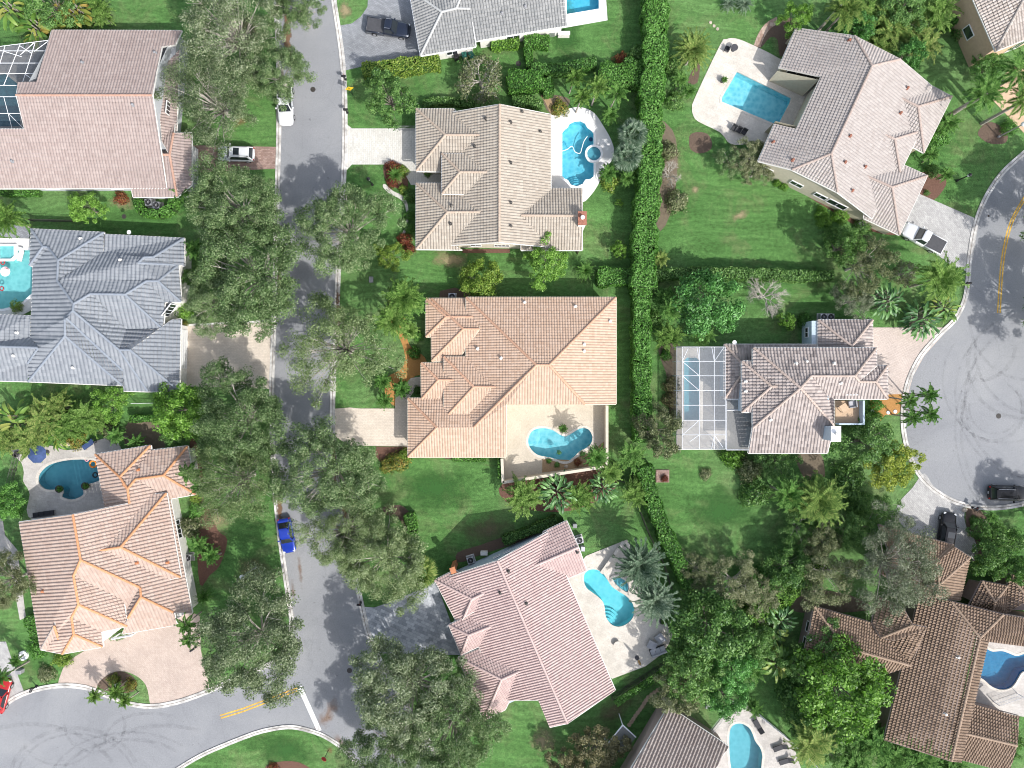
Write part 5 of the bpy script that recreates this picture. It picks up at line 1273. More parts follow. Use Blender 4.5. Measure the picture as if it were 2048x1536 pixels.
def tree_mesh(name, seed, R, h, nclump, nleaf, leaf, aspect, csize, mat, bark, hc=None, lobes=.18, twigs=14, trunk_r=0.28, flat=.75, zmin=-.25, gap=0.0):
    Hc = hc or h * 0.5
    pos, nrm, c, rng = crown_pts(seed, R * .9, Hc, nclump, nleaf, csize, lobes, zmin, flat)
    zb = h - Hc * 1.05
    pos[:, 2] += zb; c = c + np.array([0, 0, zb])
    if gap > 0:
        keep = rng.random(len(pos)) > gap; pos = pos[keep]; nrm = nrm[keep]
    size = leaf * rng.uniform(.65, 1.35, len(pos))
    V = leaves(pos, nrm, size, aspect, rng)
    crown = mesh_np(name + '_crown', V, 4, np.arange(len(V)), mat)
    mb = MB()
    fork = h * 0.28
    mb.tube([(0, 0, -0.1), (0.05, 0, fork * .5), (0, .05, fork)], [trunk_r * 1.35, trunk_r, trunk_r * .9], 8)
    order = rng.permutation(len(c))[:twigs]
    for i in order:
        q = Vector(c[i]); m1 = Vector((q.x * .35, q.y * .35, fork + (q.z - fork) * .5)); m2 = Vector((q.x * .7, q.y * .72, fork + (q.z - fork) * .85))
        end = q + Vector((0, 0, R * .03))
        mb.tube([(0, 0, fork * .9), m1, m2, end], [trunk_r * .45, trunk_r * .3, trunk_r * .13, .012], 5, cap=False)
        for _ in range(2):
            s = Vector(unit(rng, 1)[0]) * R * .13; s.z = abs(s.z) * .6
            mb.tube([m2, m2 + s, m2 + s * 1.7], [trunk_r * .09, trunk_r * .05, .008], 4, cap=False)
    trunk = mb.mesh(name + '_trunk', bark)
    return [('trunk', trunk), ('crown', crown)]

def bare_mesh(name, seed, R, h, mat, leafm, nleaf, levels=4):
    rng = np.random.default_rng(seed); mb = MB(); tips = []
    def grow(p, d, L, r, lv):
        q = p + d * L; mid = p + d * L * .5 + Vector(rng.normal(size=3)) * L * .06
        mb.tube([p, mid, q], [r, r * .85, r * .62], 5 if lv > 2 else 3, cap=False)
        if lv == 0:
            tips.append(q); return
        for i in range(4 if lv > 2 else 3):
            a = Vector(rng.normal(size=3)); nd = (d + a * .55 + Vector((q.x, q.y, .6)) * .12).normalized()
            grow(p + (q - p) * rng.uniform(.6, 1), nd, L * rng.uniform(.58, .82), r * .58, lv - 1)
    for i in range(6):
        a = 2 * math.pi * i / 6 + rng.uniform(-.4, .4)
        grow(Vector((0, 0, h * .22)), Vector((math.cos(a) * .8, math.sin(a) * .8, .75)).normalized(), R * .36, .085, levels - 1)
    mb.tube([(0, 0, -.1), (0, 0, h * .24)], [.2, .15], 7)
    tr = mb.mesh(name + '_trunk', mat)
    out = [('trunk', tr)]
    if nleaf:
        T = np.array([tuple(t) for t in tips]); k = rng.integers(0, len(T), nleaf)
        pos = T[k] + rng.normal(size=(nleaf, 3)) * R * .06; nrm = rng.normal(size=(nleaf, 3)) + np.array([0, 0, .8])
        V = leaves(pos, nrm, .26 * rng.uniform(.6, 1.3, nleaf), .55, rng)
        out.append(('crown', mesh_np(name + '_crown', V, 4, np.arange(len(V)), leafm)))
    return out

def frond(V, F, base, az, el, L, nl, ll, lw, droop, rng, vee=0.35, rach=0.03):
    """one feather leaf: curved midrib with narrow leaflets on both sides"""
    d = Vector((math.cos(az), math.sin(az), 0)); side = Vector((-d.y, d.x, 0))
    p = Vector(base); n = 12; pts = [p.copy()]; e = el
    for i in range(n):
        e -= droop / n * (0.5 + i / n)
        p = p + (d * math.cos(e) + Vector((0, 0, 1)) * math.sin(e)) * (L / n); pts.append(p.copy())
    # midrib
    for i in range(n):
        w = rach * (1 - i / n) + .006; b = len(V)
        V += [pts[i] + side * w, pts[i] - side * w, pts[i + 1] - side * w * .85, pts[i + 1] + side * w * .85]
        F.append((b, b + 1, b + 2, b + 3))
    for j in range(nl):
        t = 0.12 + 0.88 * (j + .5) / nl; f = t * n; i = min(int(f), n - 1); q = pts[i].lerp(pts[i + 1], f - i)
        dr = (pts[i + 1] - pts[i]).normalized()
        ln = ll * (math.sin(min(1, t * 1.15 + .12) * math.pi) ** .55 if t < .86 else .62 - (t - .86) * 2) * rng.uniform(.85, 1.12)
        ln = max(ln, ll * .25)
        up = dr.cross(side); up = up if up.z > 0 else -up
        for s in (1, -1):
            out = (side * s * (1 - t * .35) + dr * (.45 + t * .55) + up * (vee * rng.uniform(.4, 1.3))).normalized()
            tip = q + out * ln - Vector((0, 0, ln * .22 * rng.uniform(.5, 1.6)))
            mid = q + out * ln * .5
            wv = dr * lw * .5; b = len(V)
            V += [q - wv * .5, mid - wv, tip, mid + wv]
            F.append((b, b + 1, b + 2, b + 3))

def palm_mesh(name, seed, kind, mat):
    rng = np.random.default_rng(seed); V = []; F = []; mb = MB()
    cfg = dict(date=(52, 3.3, 46, .55, .11, 5.0, .30), queen=(22, 2.6, 38, .66, .10, 6.5, .14), coconut=(24, 3.4, 44, .80, .11, 7.0, .15), royal=(18, 3.2, 44, .78, .12, 9.0, .26),
               small=(20, 1.5, 28, .38, .085, 2.2, .09), cycad=(36, 1.35, 20, .24, .05, .7, .16), foxtail=(14, 2.2, 44, .55, .12, 5.5, .12), areca=(52, 2.0, 26, .46, .09, 3.2, .05), fan=(0, 0, 0, 0, 0, 4.2, .16))[kind]
    nf, L, nl, ll, lw, hh, tr = cfg
    golden = 2.399963
    if kind == 'areca':
        for i in range(9):
            a = i * golden; r = .18 * i ** .5 + .15; x, y = r * 1.6 * math.cos(a), r * 1.6 * math.sin(a); hz = hh * rng.uniform(.55, 1)
            mb.tube([(x * .5, y * .5, 0), (x, y, hz)], [.06, .045], 6)
            for j in range(6):
                frond(V, F, (x, y, hz), a + j * 1.1 + rng.uniform(-.3, .3), rng.uniform(.5, 1.25), L * rng.uniform(.8, 1.1), nl, ll, lw, rng.uniform(1.2, 2.0), rng)
    elif kind == 'fan':
        mb.tube([(0, 0, -.1), (.05, 0, hh * .5), (0, 0, hh)], [tr * 1.3, tr, tr], 8)
        for i in range(34):
            az = i * golden; el = 1.35 - 2.1 * (i / 34) ** .9; d = Vector((math.cos(az) * math.cos(el), math.sin(az) * math.cos(el), math.sin(el)))
            c = Vector((0, 0, hh)) + d * rng.uniform(.8, 1.05); side = Vector((-math.sin(az), math.cos(az), 0)); up = d.cross(side)
            b = len(V); V += [Vector((0, 0, hh)) + side * .02, Vector((0, 0, hh)) - side * .02, c - side * .02, c + side * .02]; F.append((b, b + 1, b + 2, b + 3))
            ns = 18
            for s in range(ns):
                t = -1.9 + 3.8 * (s + .5) / ns; o = d * math.cos(t) + side * math.sin(t); ln = .85 * (0.75 + .25 * math.cos(t)) * rng.uniform(.9, 1.1)
                w = (d * -math.sin(t) + side * math.cos(t)) * .055; tip = c + o * ln - Vector((0, 0, .28 * ln * rng.uniform(.4, 1.5))); mid = c + o * ln * .55
                b = len(V); V += [c.copy(), mid - w, tip, mid + w]; F.append((b, b + 1, b + 2, b + 3))
    else:
        lean = 0.0 if kind in ('date', 'royal', 'cycad') else rng.uniform(.1, .5)
        top = Vector((lean, 0, hh)); mb.tube([(0, 0, -.1), (lean * .3, 0, hh * .5), top], [tr * 1.25, tr, tr * .9], 8)
        if kind in ('royal', 'foxtail'):
            mb.tube([top, top + Vector((0, 0, .9))], [tr * .8, tr * .4], 8); top = top + Vector((0, 0, .8))
        for i in range(nf):
            az = i * golden + rng.uniform(-.15, .15); q = i / nf
            el = 1.35 - (1.75 if kind in ('date', 'cycad') else 1.45) * q + rng.uniform(-.1, .1)
            frond(V, F, top, az, el, L * rng.uniform(.88, 1.08), nl, ll, lw, (1.0 if kind in ('date', 'cycad') else 1.5) * rng.uniform(.8, 1.2), rng, .55 if kind == 'foxtail' else .3)
    Va = np.array([tuple(p) for p in V]); idx = np.array([q for f in F for q in f])
    return [('trunk', mb.mesh(name + '_trunk', M['palmbark'])), ('crown', mesh_np(name + '_crown', Va, 4, idx, mat))]

def broad_mesh(name, seed, mat, n=44, hh=3.0, L=1.75, W=.40, spread=1.1):
    """clump of stems with big paddle leaves"""
    rng = np.random.default_rng(seed); V = []; F = []; mb = MB()
    for i in range(n):
        a = i * 2.399963; r = spread * (i / n) ** .5; bx, by = r * math.cos(a), r * math.sin(a); hz = hh * rng.uniform(.35, 1.0)
        if i % 2 == 0: mb.tube([(bx * .7, by * .7, -.05), (bx, by, hz)], [.08, .05], 6)
        az = a + rng.uniform(-.6, .6); e = rng.uniform(.35, 1.1); d = Vector((math.cos(az), math.sin(az), 0)); side = Vector((-d.y, d.x, 0))
        p = Vector((bx, by, hz)); seg = 7; l = L * rng.uniform(.75, 1.2); w = W * rng.uniform(.8, 1.2); prev = None
        tw = rng.uniform(-.4, .4)
        for s in range(seg + 1):
            t = s / seg; ww = w * (math.sin(math.pi * (t * .9 + .06)) ** .6) * .5 if s < seg else .02
            sd = (side + Vector((0, 0, tw))).normalized()
            row = [p + sd * ww + Vector((0, 0, ww * .35)), p.copy(), p - sd * ww + Vector((0, 0, ww * .35))]
            b = len(V); V += row
            if prev is not None:
                F.append((prev, b, b + 1, prev + 1)); F.append((prev + 1, b + 1, b + 2, prev + 2))
            prev = b; e -= rng.uniform(.14, .34); p = p + (d * math.cos(e) + Vector((0, 0, math.sin(e)))) * (l / seg)
    Va = np.array([tuple(q) for q in V]); idx = np.array([q for f in F for q in f])
    return [('stem', mb.mesh(name + '_stem', M['palmbark'])), ('foliage', mesh_np(name + '_foliage', Va, 4, idx, mat))]

def shrub_mesh(name, seed, mat, R=1.0, h=1.1, n=1500, leaf=.16, aspect=.5):
    rng = np.random.default_rng(seed)
    d = unit(rng, n); d[:, 2] = np.abs(d[:, 2])
    az = np.arctan2(d[:, 1], d[:, 0]); lob = 1 + .13 * np.sin(az * 3 + seed) + .10 * np.sin(az * 5 + 2 * seed)
    cl = 1 + .16 * np.sin(d[:, 0] * 7 + seed) * np.sin(d[:, 1] * 7 + 1) + .1 * np.sin(d[:, 2] * 9)
    rr = rng.uniform(.62, 1.04, n) * lob * cl
    pos = d * rr[:, None] * np.array([R, R, h]) ; pos[:, 2] += .05
    nrm = d + rng.normal(size=d.shape) * .55
    V = leaves(pos, nrm, leaf * rng.uniform(.6, 1.4, n), aspect, rng)
    mb = MB()
    for i in range(7):
        a = i * .9; mb.tube([(0, 0, 0), (R * .35 * math.cos(a), R * .35 * math.sin(a), h * .6)], [.04, .015], 4, cap=False)
    return [('stem', mb.mesh(name + '_stem', M['bark'])), ('foliage', mesh_np(name + '_foliage', V, 4, np.arange(len(V)), mat))]

PROTO = {}
def recol(parts, mat):
    out = []
    for n, me in parts:
        if n in ('crown', 'foliage'):
            me = me.copy(); me.materials[0] = mat
        out.append((n, me))
    return out
BASE = {}
def base(k):
    if k in BASE: return BASE[k]
    if k in ('oak3', 'oak4'): s = int(k[3:]); r = tree_mesh('oak', 11 + s * 7, 6.0, 9.0, 125, 235, .19, .45, .15, L_['oak'], M['palebark'], 5.0, .30, 60, .26, .60, gap=.22)
    elif k.startswith('oak'): s = int(k[3:]); r = tree_mesh('oak', 11 + s * 7, 6.0, 9.0, 160, 270, .19, .5, .15, L_['oak'], M['palebark'], 5.2, .22, 26, .3, .62)
    elif k.startswith('dense'): s = int(k[5:]); r = tree_mesh('broadleaf', 41 + s * 5, 4.0, 6.5, 95, 105, .27, .6, .20, L_['dense'], M['bark'], 4.6, .13, 8, .2)
    elif k.startswith('loose'): s = int(k[5:]); r = tree_mesh('loose', 81 + s * 5, 3.5, 5.5, 78, 125, .22, .5, .17, L_['olive'], M['bark'], 3.4, .28, 22, .14)
    elif k.startswith('fine'): s = int(k[4:]); r = tree_mesh('fine', 121 + s * 5, 3.5, 5.5, 85, 160, .17, .5, .16, L_['olive'], M['palebark'], 3.4, .28, 24, .14, gap=.1)
    elif k.startswith('bare'): s = int(k[4:]); r = bare_mesh('bare', 151 + s, 3.2, 4.6, M['palebark'], L_['olive'], 2200 * s, 5)
    elif k.startswith('shrub'): s = int(k[5:]); r = shrub_mesh('shrub', 171 + s, L_['mid'])
    elif k.startswith('broad'): s = int(k[5:]); r = broad_mesh('broad', 191 + s, L_['banana'])
    elif k.startswith('lushbroad'): s = int(k[9:]); r = broad_mesh('lushbroad', 197 + s, L_['bird'], 80, 3.2, 1.15, .27, 1.5)
    else:
        kk = k.rstrip('0123456789'); s = int(k[len(kk):] or 0); r = palm_mesh(kk, 211 + s * 3 + len(kk), kk, L_['palm'])
    BASE[k] = r
    return r
NOM = dict(oak=(6.0, 9.0), dense=(4.0, 6.5), loose=(3.5, 5.5), fine=(3.5, 5.5), bare=(3.0, 4.6), shrub=(1.0, 1.1), broad=(2.6, 3.6), lushbroad=(2.4, 3.6), date=(3.3, 6.4), queen=(2.5, 7.2), coconut=(3.3, 7.8), royal=(3.1, 10.5), small=(1.5, 2.8), cycad=(1.35, 1.3), foxtail=(2.1, 6.8), areca=(2.4, 4.2), fan=(1.75, 4.8))
NAMES = dict(oak='oak_tree', dense='broadleaf_tree', loose='tree', fine='tree', bare='bare_tree', shrub='shrub', broad='banana_plant', lushbroad='bird_of_paradise_plant', date='date_palm', queen='queen_palm', coconut='coconut_palm', royal='royal_palm', small='young_palm', cycad='cycad', foxtail='foxtail_palm', areca='areca_palm', fan='fan_palm')
PR = random.Random(5)
def plant(kind, mat, x, y, r, label, h=None, group=None, name=None, zc=None):
    kk = kind.rstrip('0123456789')
    R0, h0 = NOM[kk]
    hh = h if h else None
    key = (kind, mat)
    if key not in PROTO:
        b = base(kind); PROTO[key] = b if mat is None else recol(b, L_[mat])
    rm = r * S * 0.95
    if hh is None: hh = h0 * (rm / R0) ** .75
    zt = hh * (.62 if kk not in ('date', 'queen', 'coconut', 'royal', 'foxtail', 'fan', 'small') else .85) if zc is None else zc
    loc = P(x, y, zt)
    rm = r * S * (H - zt) / H
    cat = {'oak': 'tree', 'dense': 'tree', 'loose': 'tree', 'fine': 'tree', 'bare': 'tree', 'shrub': 'shrub', 'broad': 'plant', 'lushbroad': 'plant', 'cycad': 'plant'}.get(kk, 'palm')
    t = thing(name or NAMES[kk], label, cat, (loc.x, loc.y, 0), PR.uniform(0, 6.28), group)
    s = rm / R0; t.scale = (s, s, hh / h0)
    for n, me in PROTO[key]:
        put(n, me, t)
    return t

# street oaks ------------------------------------------------------------
G = 'oaks along the street'
for k, m, x, y, r, hgt, lb in (
    ('oak3', 'oak', 462, 62, 118, 9.5, 'spreading grey-green oak at the top edge on the west side of the street'),
    ('oak4', 'oak', 425, 200, 106, 9, 'grey-green oak overhanging the east end of the pinkish brown roof'),
    ('oak2', 'oakgreen', 550, 142, 68, 8, 'oak over the kerb above the white pickup parked on the street'),
    ('oak1', 'oakgreen', 592, 6, 58, 8, 'oak cut off by the top edge reaching over the road'),
    ('oak2', 'oakgreen', 468, 414, 100, 9.5, 'dark green oak just below the white SUV in the brown driveway'),
    ('oak0', 'oakgreen', 505, 545, 122, 10, 'very large green oak above the cream paved driveway'),
    ('oak1', 'oakgreen', 425, 600, 62, 7, 'smaller oak at the corner of the cream paved driveway'),
    ('oak2', 'oakgreen', 690, 455, 96, 9, 'green oak east of the street below the pale driveway'),
    ('oak4', 'oaklight', 678, 697, 112, 9.5, 'pale grey-green oak on the east kerb opposite the cream paved driveway'),
    ('oak1', 'oakgreen', 482, 842, 108, 9.5, 'green oak on the west kerb just south of the cream paved driveway'),
    ('oak3', 'oaklight', 470, 962, 98, 9, 'pale twiggy oak beside the salmon roof north of the blue car'),
    ('oak0', 'oakgreen', 655, 945, 108, 9.5, 'oak on the east kerb just below the cream driveway of the orange roof'),
    ('oak4', 'oaklight', 680, 1070, 88, 9, 'twiggy oak leaning over the street east of the blue car'),
    ('oak2', 'oaklight', 765, 1120, 96, 8.5, 'light green oak on the lawn above the slate driveway'),
    ('oak1', 'oak', 503, 1288, 124, 9.5, 'grey-green oak at the corner beside the pink forecourt'),
    ('oak0', 'oak', 820, 1385, 122, 10, 'large oak below the slate driveway at the lower middle'),
    ('oak2', 'oakgreen', 905, 1460, 104, 10, 'dark oak beside the pink roof at the bottom edge'),
    ('oak1', 'oakgreen', 775, 1510, 92, 9, 'oak over the street at the bottom edge'),
    ('oak0', 'oakgreen', 2165, 640, 100, 10, 'oak just outside the right edge whose shade falls on the yellow centre line'),
    ('oak1', 'oakgreen', 2160, 420, 95, 10, 'oak beyond the right edge shading the upper end of the yellow centre line'),
    ('oak2', 'oakgreen', 2135, 1065, 60, 8, 'oak beyond the right edge shading the black SUV'),
    ('oak3', 'oakgrey', 1790, 1135, 106, 9, 'grey oak spreading over the brown roof')):
    plant(k, m, x, y, r * 1.05, lb, hgt * 1.1, G if 'brown roof' not in lb or 'pinkish' in lb else None)
plant('oak0', 'olive', 8, 1165, 62, 'olive green tree at the left edge beside the salmon roof', 7, None, 'tree')

# other trees --------------------------------------------------------------
for k, m, x, y, r, hgt, lb in (
    ('dense0', 'dense', 1418, 606, 76, 7, 'round glossy green tree between the tall hedge and the bare grey tree'),
    ('dense1', 'bright', 1690, 1382, 104, 8.5, 'big bright green tree overlapping the brown roof'),
    ('dense0', 'mid', 1425, 1262, 88, 8, 'big mid green tree right of the date palms'),
    ('dense1', 'mid', 1388, 1345, 66, 7, 'mid green tree above the ribbed roof'),
    ('dense1', 'dense', 1470, 1340, 52, 6, 'leafy tree left of the bananas near the bottom pool'),
    ('dense1', 'bright', 358, 822, 64, 7, 'bright green leafy tree south of the cream paved driveway'),
    ('loose0', 'mid', 778, 195, 58, 6, 'green tree behind the yellow sign beside the street'),
    ('loose1', 'bright', 1094, 525, 54, 5.5, 'light green tree overlapping the south eave of the beige roof'),
    ('loose2', 'bright', 174, 417, 40, 4.5, 'small bright green tree between the pinkish brown and blue-grey roofs'),
    ('dense0', 'lime', 960, 558, 47, 4.5, 'round lemon green tree north of the orange roof'),
    ('loose0', 'bright', 1590, 36, 36, 4.5, 'bright round tree left of the leaning palm trunk at the top'),
    ('dense1', 'dense', 1716, 58, 38, 5, 'green tree just above the pale tan roof'),
    ('dense0', 'dense', 1822, 108, 34, 5, 'leafy green tree above the right corner of the pale tan roof'),
    ('loose1', 'mid', 1738, 885, 66, 5.5, 'green tree below the roof terrace'),
    ('loose2', 'yellow', 1785, 930, 62, 5, 'yellow-leaved tree beside the turning circle'),
    ('loose0', 'olive', 1318, 862, 54, 5.5, 'thin olive tree between the tall hedge and the screen enclosure'),
    ('bare1', 'olive', 960, 150, 58, 5, 'pale half-bare tree beside the green bins'),
    ('bare0', None, 1536, 590, 54, 4.6, 'bare grey tree beside the round glossy tree'),
    ('bare0', None, 1342, 345, 32, 3.5, 'bare grey shrub-like tree against the tall hedge'),
    ('fine0', 'olive', 1728, 528, 66, 7.5, 'olive tree below the grey driveway with the white pickup'),
    ('bare1', 'olive', 1815, 545, 32, 4, 'half-bare small tree beside the coconut palm at the turning circle'),
    ('fine1', 'oakgrey', 1708, 602, 46, 4.5, 'grey-green small tree above the garage of the striped roof'),
    ('fine0', 'oakgreen', 1462, 322, 34, 3.5, 'dark olive bush tree at the corner of the stone pool deck'),
    ('fine1', 'olive', 1500, 312, 44, 4, 'olive bush tree at the lower left corner of the pale tan roof'),
    ('fine0', 'olive', 1512, 345, 34, 3, 'straggly olive bush below the corner of the pale tan roof'),
    ('fine2', 'olive', 1470, 1165, 62, 4.5, 'pale olive tree right of the slanting hedge'),
    ('fine1', 'olive', 1395, 1140, 42, 3.5, 'thin olive bush against the slanting hedge'),
    ('loose1', 'rusty', 1195, 1500, 66, 5, 'rusty brown-leaved tree at the bottom edge'),
    ('loose2', 'rusty', 1130, 1530, 44, 4, 'brownish tree cut off by the bottom edge'),
    ('loose0', 'olive', 1350, 1390, 50, 5.5, 'olive tree overhanging the ribbed roof'),
    ('fine2', 'olive', 1655, 1150, 72, 6, 'olive tree left of the grey oak'),
    ('dense0', 'mid', 1578, 1135, 52, 5, 'dark green tree left of the olive tree'),
    ('loose2', 'olive', 1640, 1080, 44, 5, 'straggly tree below the coconut palms'),
    ('loose1', 'lime', 780, 512, 36, 4, 'yellow-green small tree below the curved path'),
    ('dense1', 'hedge', 14, 1003, 38, 3.5, 'bright green round bush tree at the left edge'),
    ('dense0', 'mid', 345, 872, 26, 3.2, 'dark round tree behind the salmon roof'),
    ('loose0', 'bright', 222, 805, 44, 4.5, 'green tree below the blue-grey roof'),
    ('loose1', 'mid', 1555, 925, 44, 3.5, 'green bush tree below the striped roof'),
    ('dense1', 'mid', 1638, 985, 40, 4, 'leafy bush tree beside the coconut palms'),
    ('loose2', 'mid', 1690, 492, 46, 7.5, 'dark green tree left of the olive tree by the driveway'),
    ('dense0', 'mid', 1985, 1120, 44, 5, 'dark green tree beside the lower right roof corner'),
    ('dense1', 'mid', 1960, 1060, 24, 3, 'small leafy tree in the bed by the curved driveway'),
    ('dense1', 'hedgedark', 1978, 135, 36, 3.5, 'clipped dark domed tree at the corner house'),
    ('loose2', 'mid', 2030, 1140, 34, 5, 'leafy tree at the right edge above the brown roof'),
    ('fine1', 'oakgreen', 1210, 590, 1, .3, None),
    ('fine1', 'olive', 1522, 1190, 50, 3.6, 'pale olive bush right of the pale olive tree'),
    ('fine0', 'mid', 1430, 1210, 46, 4, 'leafy tree between the pale olive tree and the big mid green tree'),
    ('dense1', 'mid', 1520, 1290, 44, 4.5, 'dark green tree above the bananas'),
    ('dense0', 'dense', 1455, 1400, 44, 5, 'leafy tree above the end of the bottom pool'),
    ('loose1', 'mid', 1600, 1330, 46, 4.5, 'leafy tree against the left side of the big bright tree'),
    ('fine0', 'mid', 1600, 1060, 44, 4, 'leafy tree below the smaller coconut palm'),
    ('loose2', 'mid', 1700, 1060, 46, 4.5, 'dark leafy tree right of the big coconut palm'),
    ('fine1', 'mid', 1760, 1020, 40, 4, 'grey-green tree above the grey oak'),
    ('loose0', 'mid', 105, 8, 60, 5, 'grey-green tree at the top left corner'),
    ('loose1', 'mid', 1655, 1290, 60, 5, 'dark tree behind the big bright tree'),
    ('loose2', 'mid', 1800, 20, 60, 5, 'green thicket tree at the top edge right of the arecas'),
    ('loose1', 'bright', 1575, 642, 20, 2.2, 'small bright bush tree in the lawn above the striped roof'),
    ('loose2', 'bright', 1238, 500, 20, 2.5, 'small light green tree left of the tall hedge'),
    ('loose0', 'bright', 1238, 405, 9, 1.2, 'tiny sapling left of the tall hedge'),
    ('loose1', 'mid', 380, 555, 22, 3, 'leafy bush at the east corner of the blue-grey roof'),
    ('loose0', 'mid', 2015, 1490, 34, 4, 'leafy tree at the lower right corner'),
    ('dense0', 'mid', 1610, 1440, 46, 5, 'green tree left of the big bright tree at the bottom'),
    ('loose0', 'mid', 1660, 1500, 40, 4.5, 'green tree at the bottom edge beside the palm')):
    if lb: plant(k, m, x, y, r, lb, hgt)

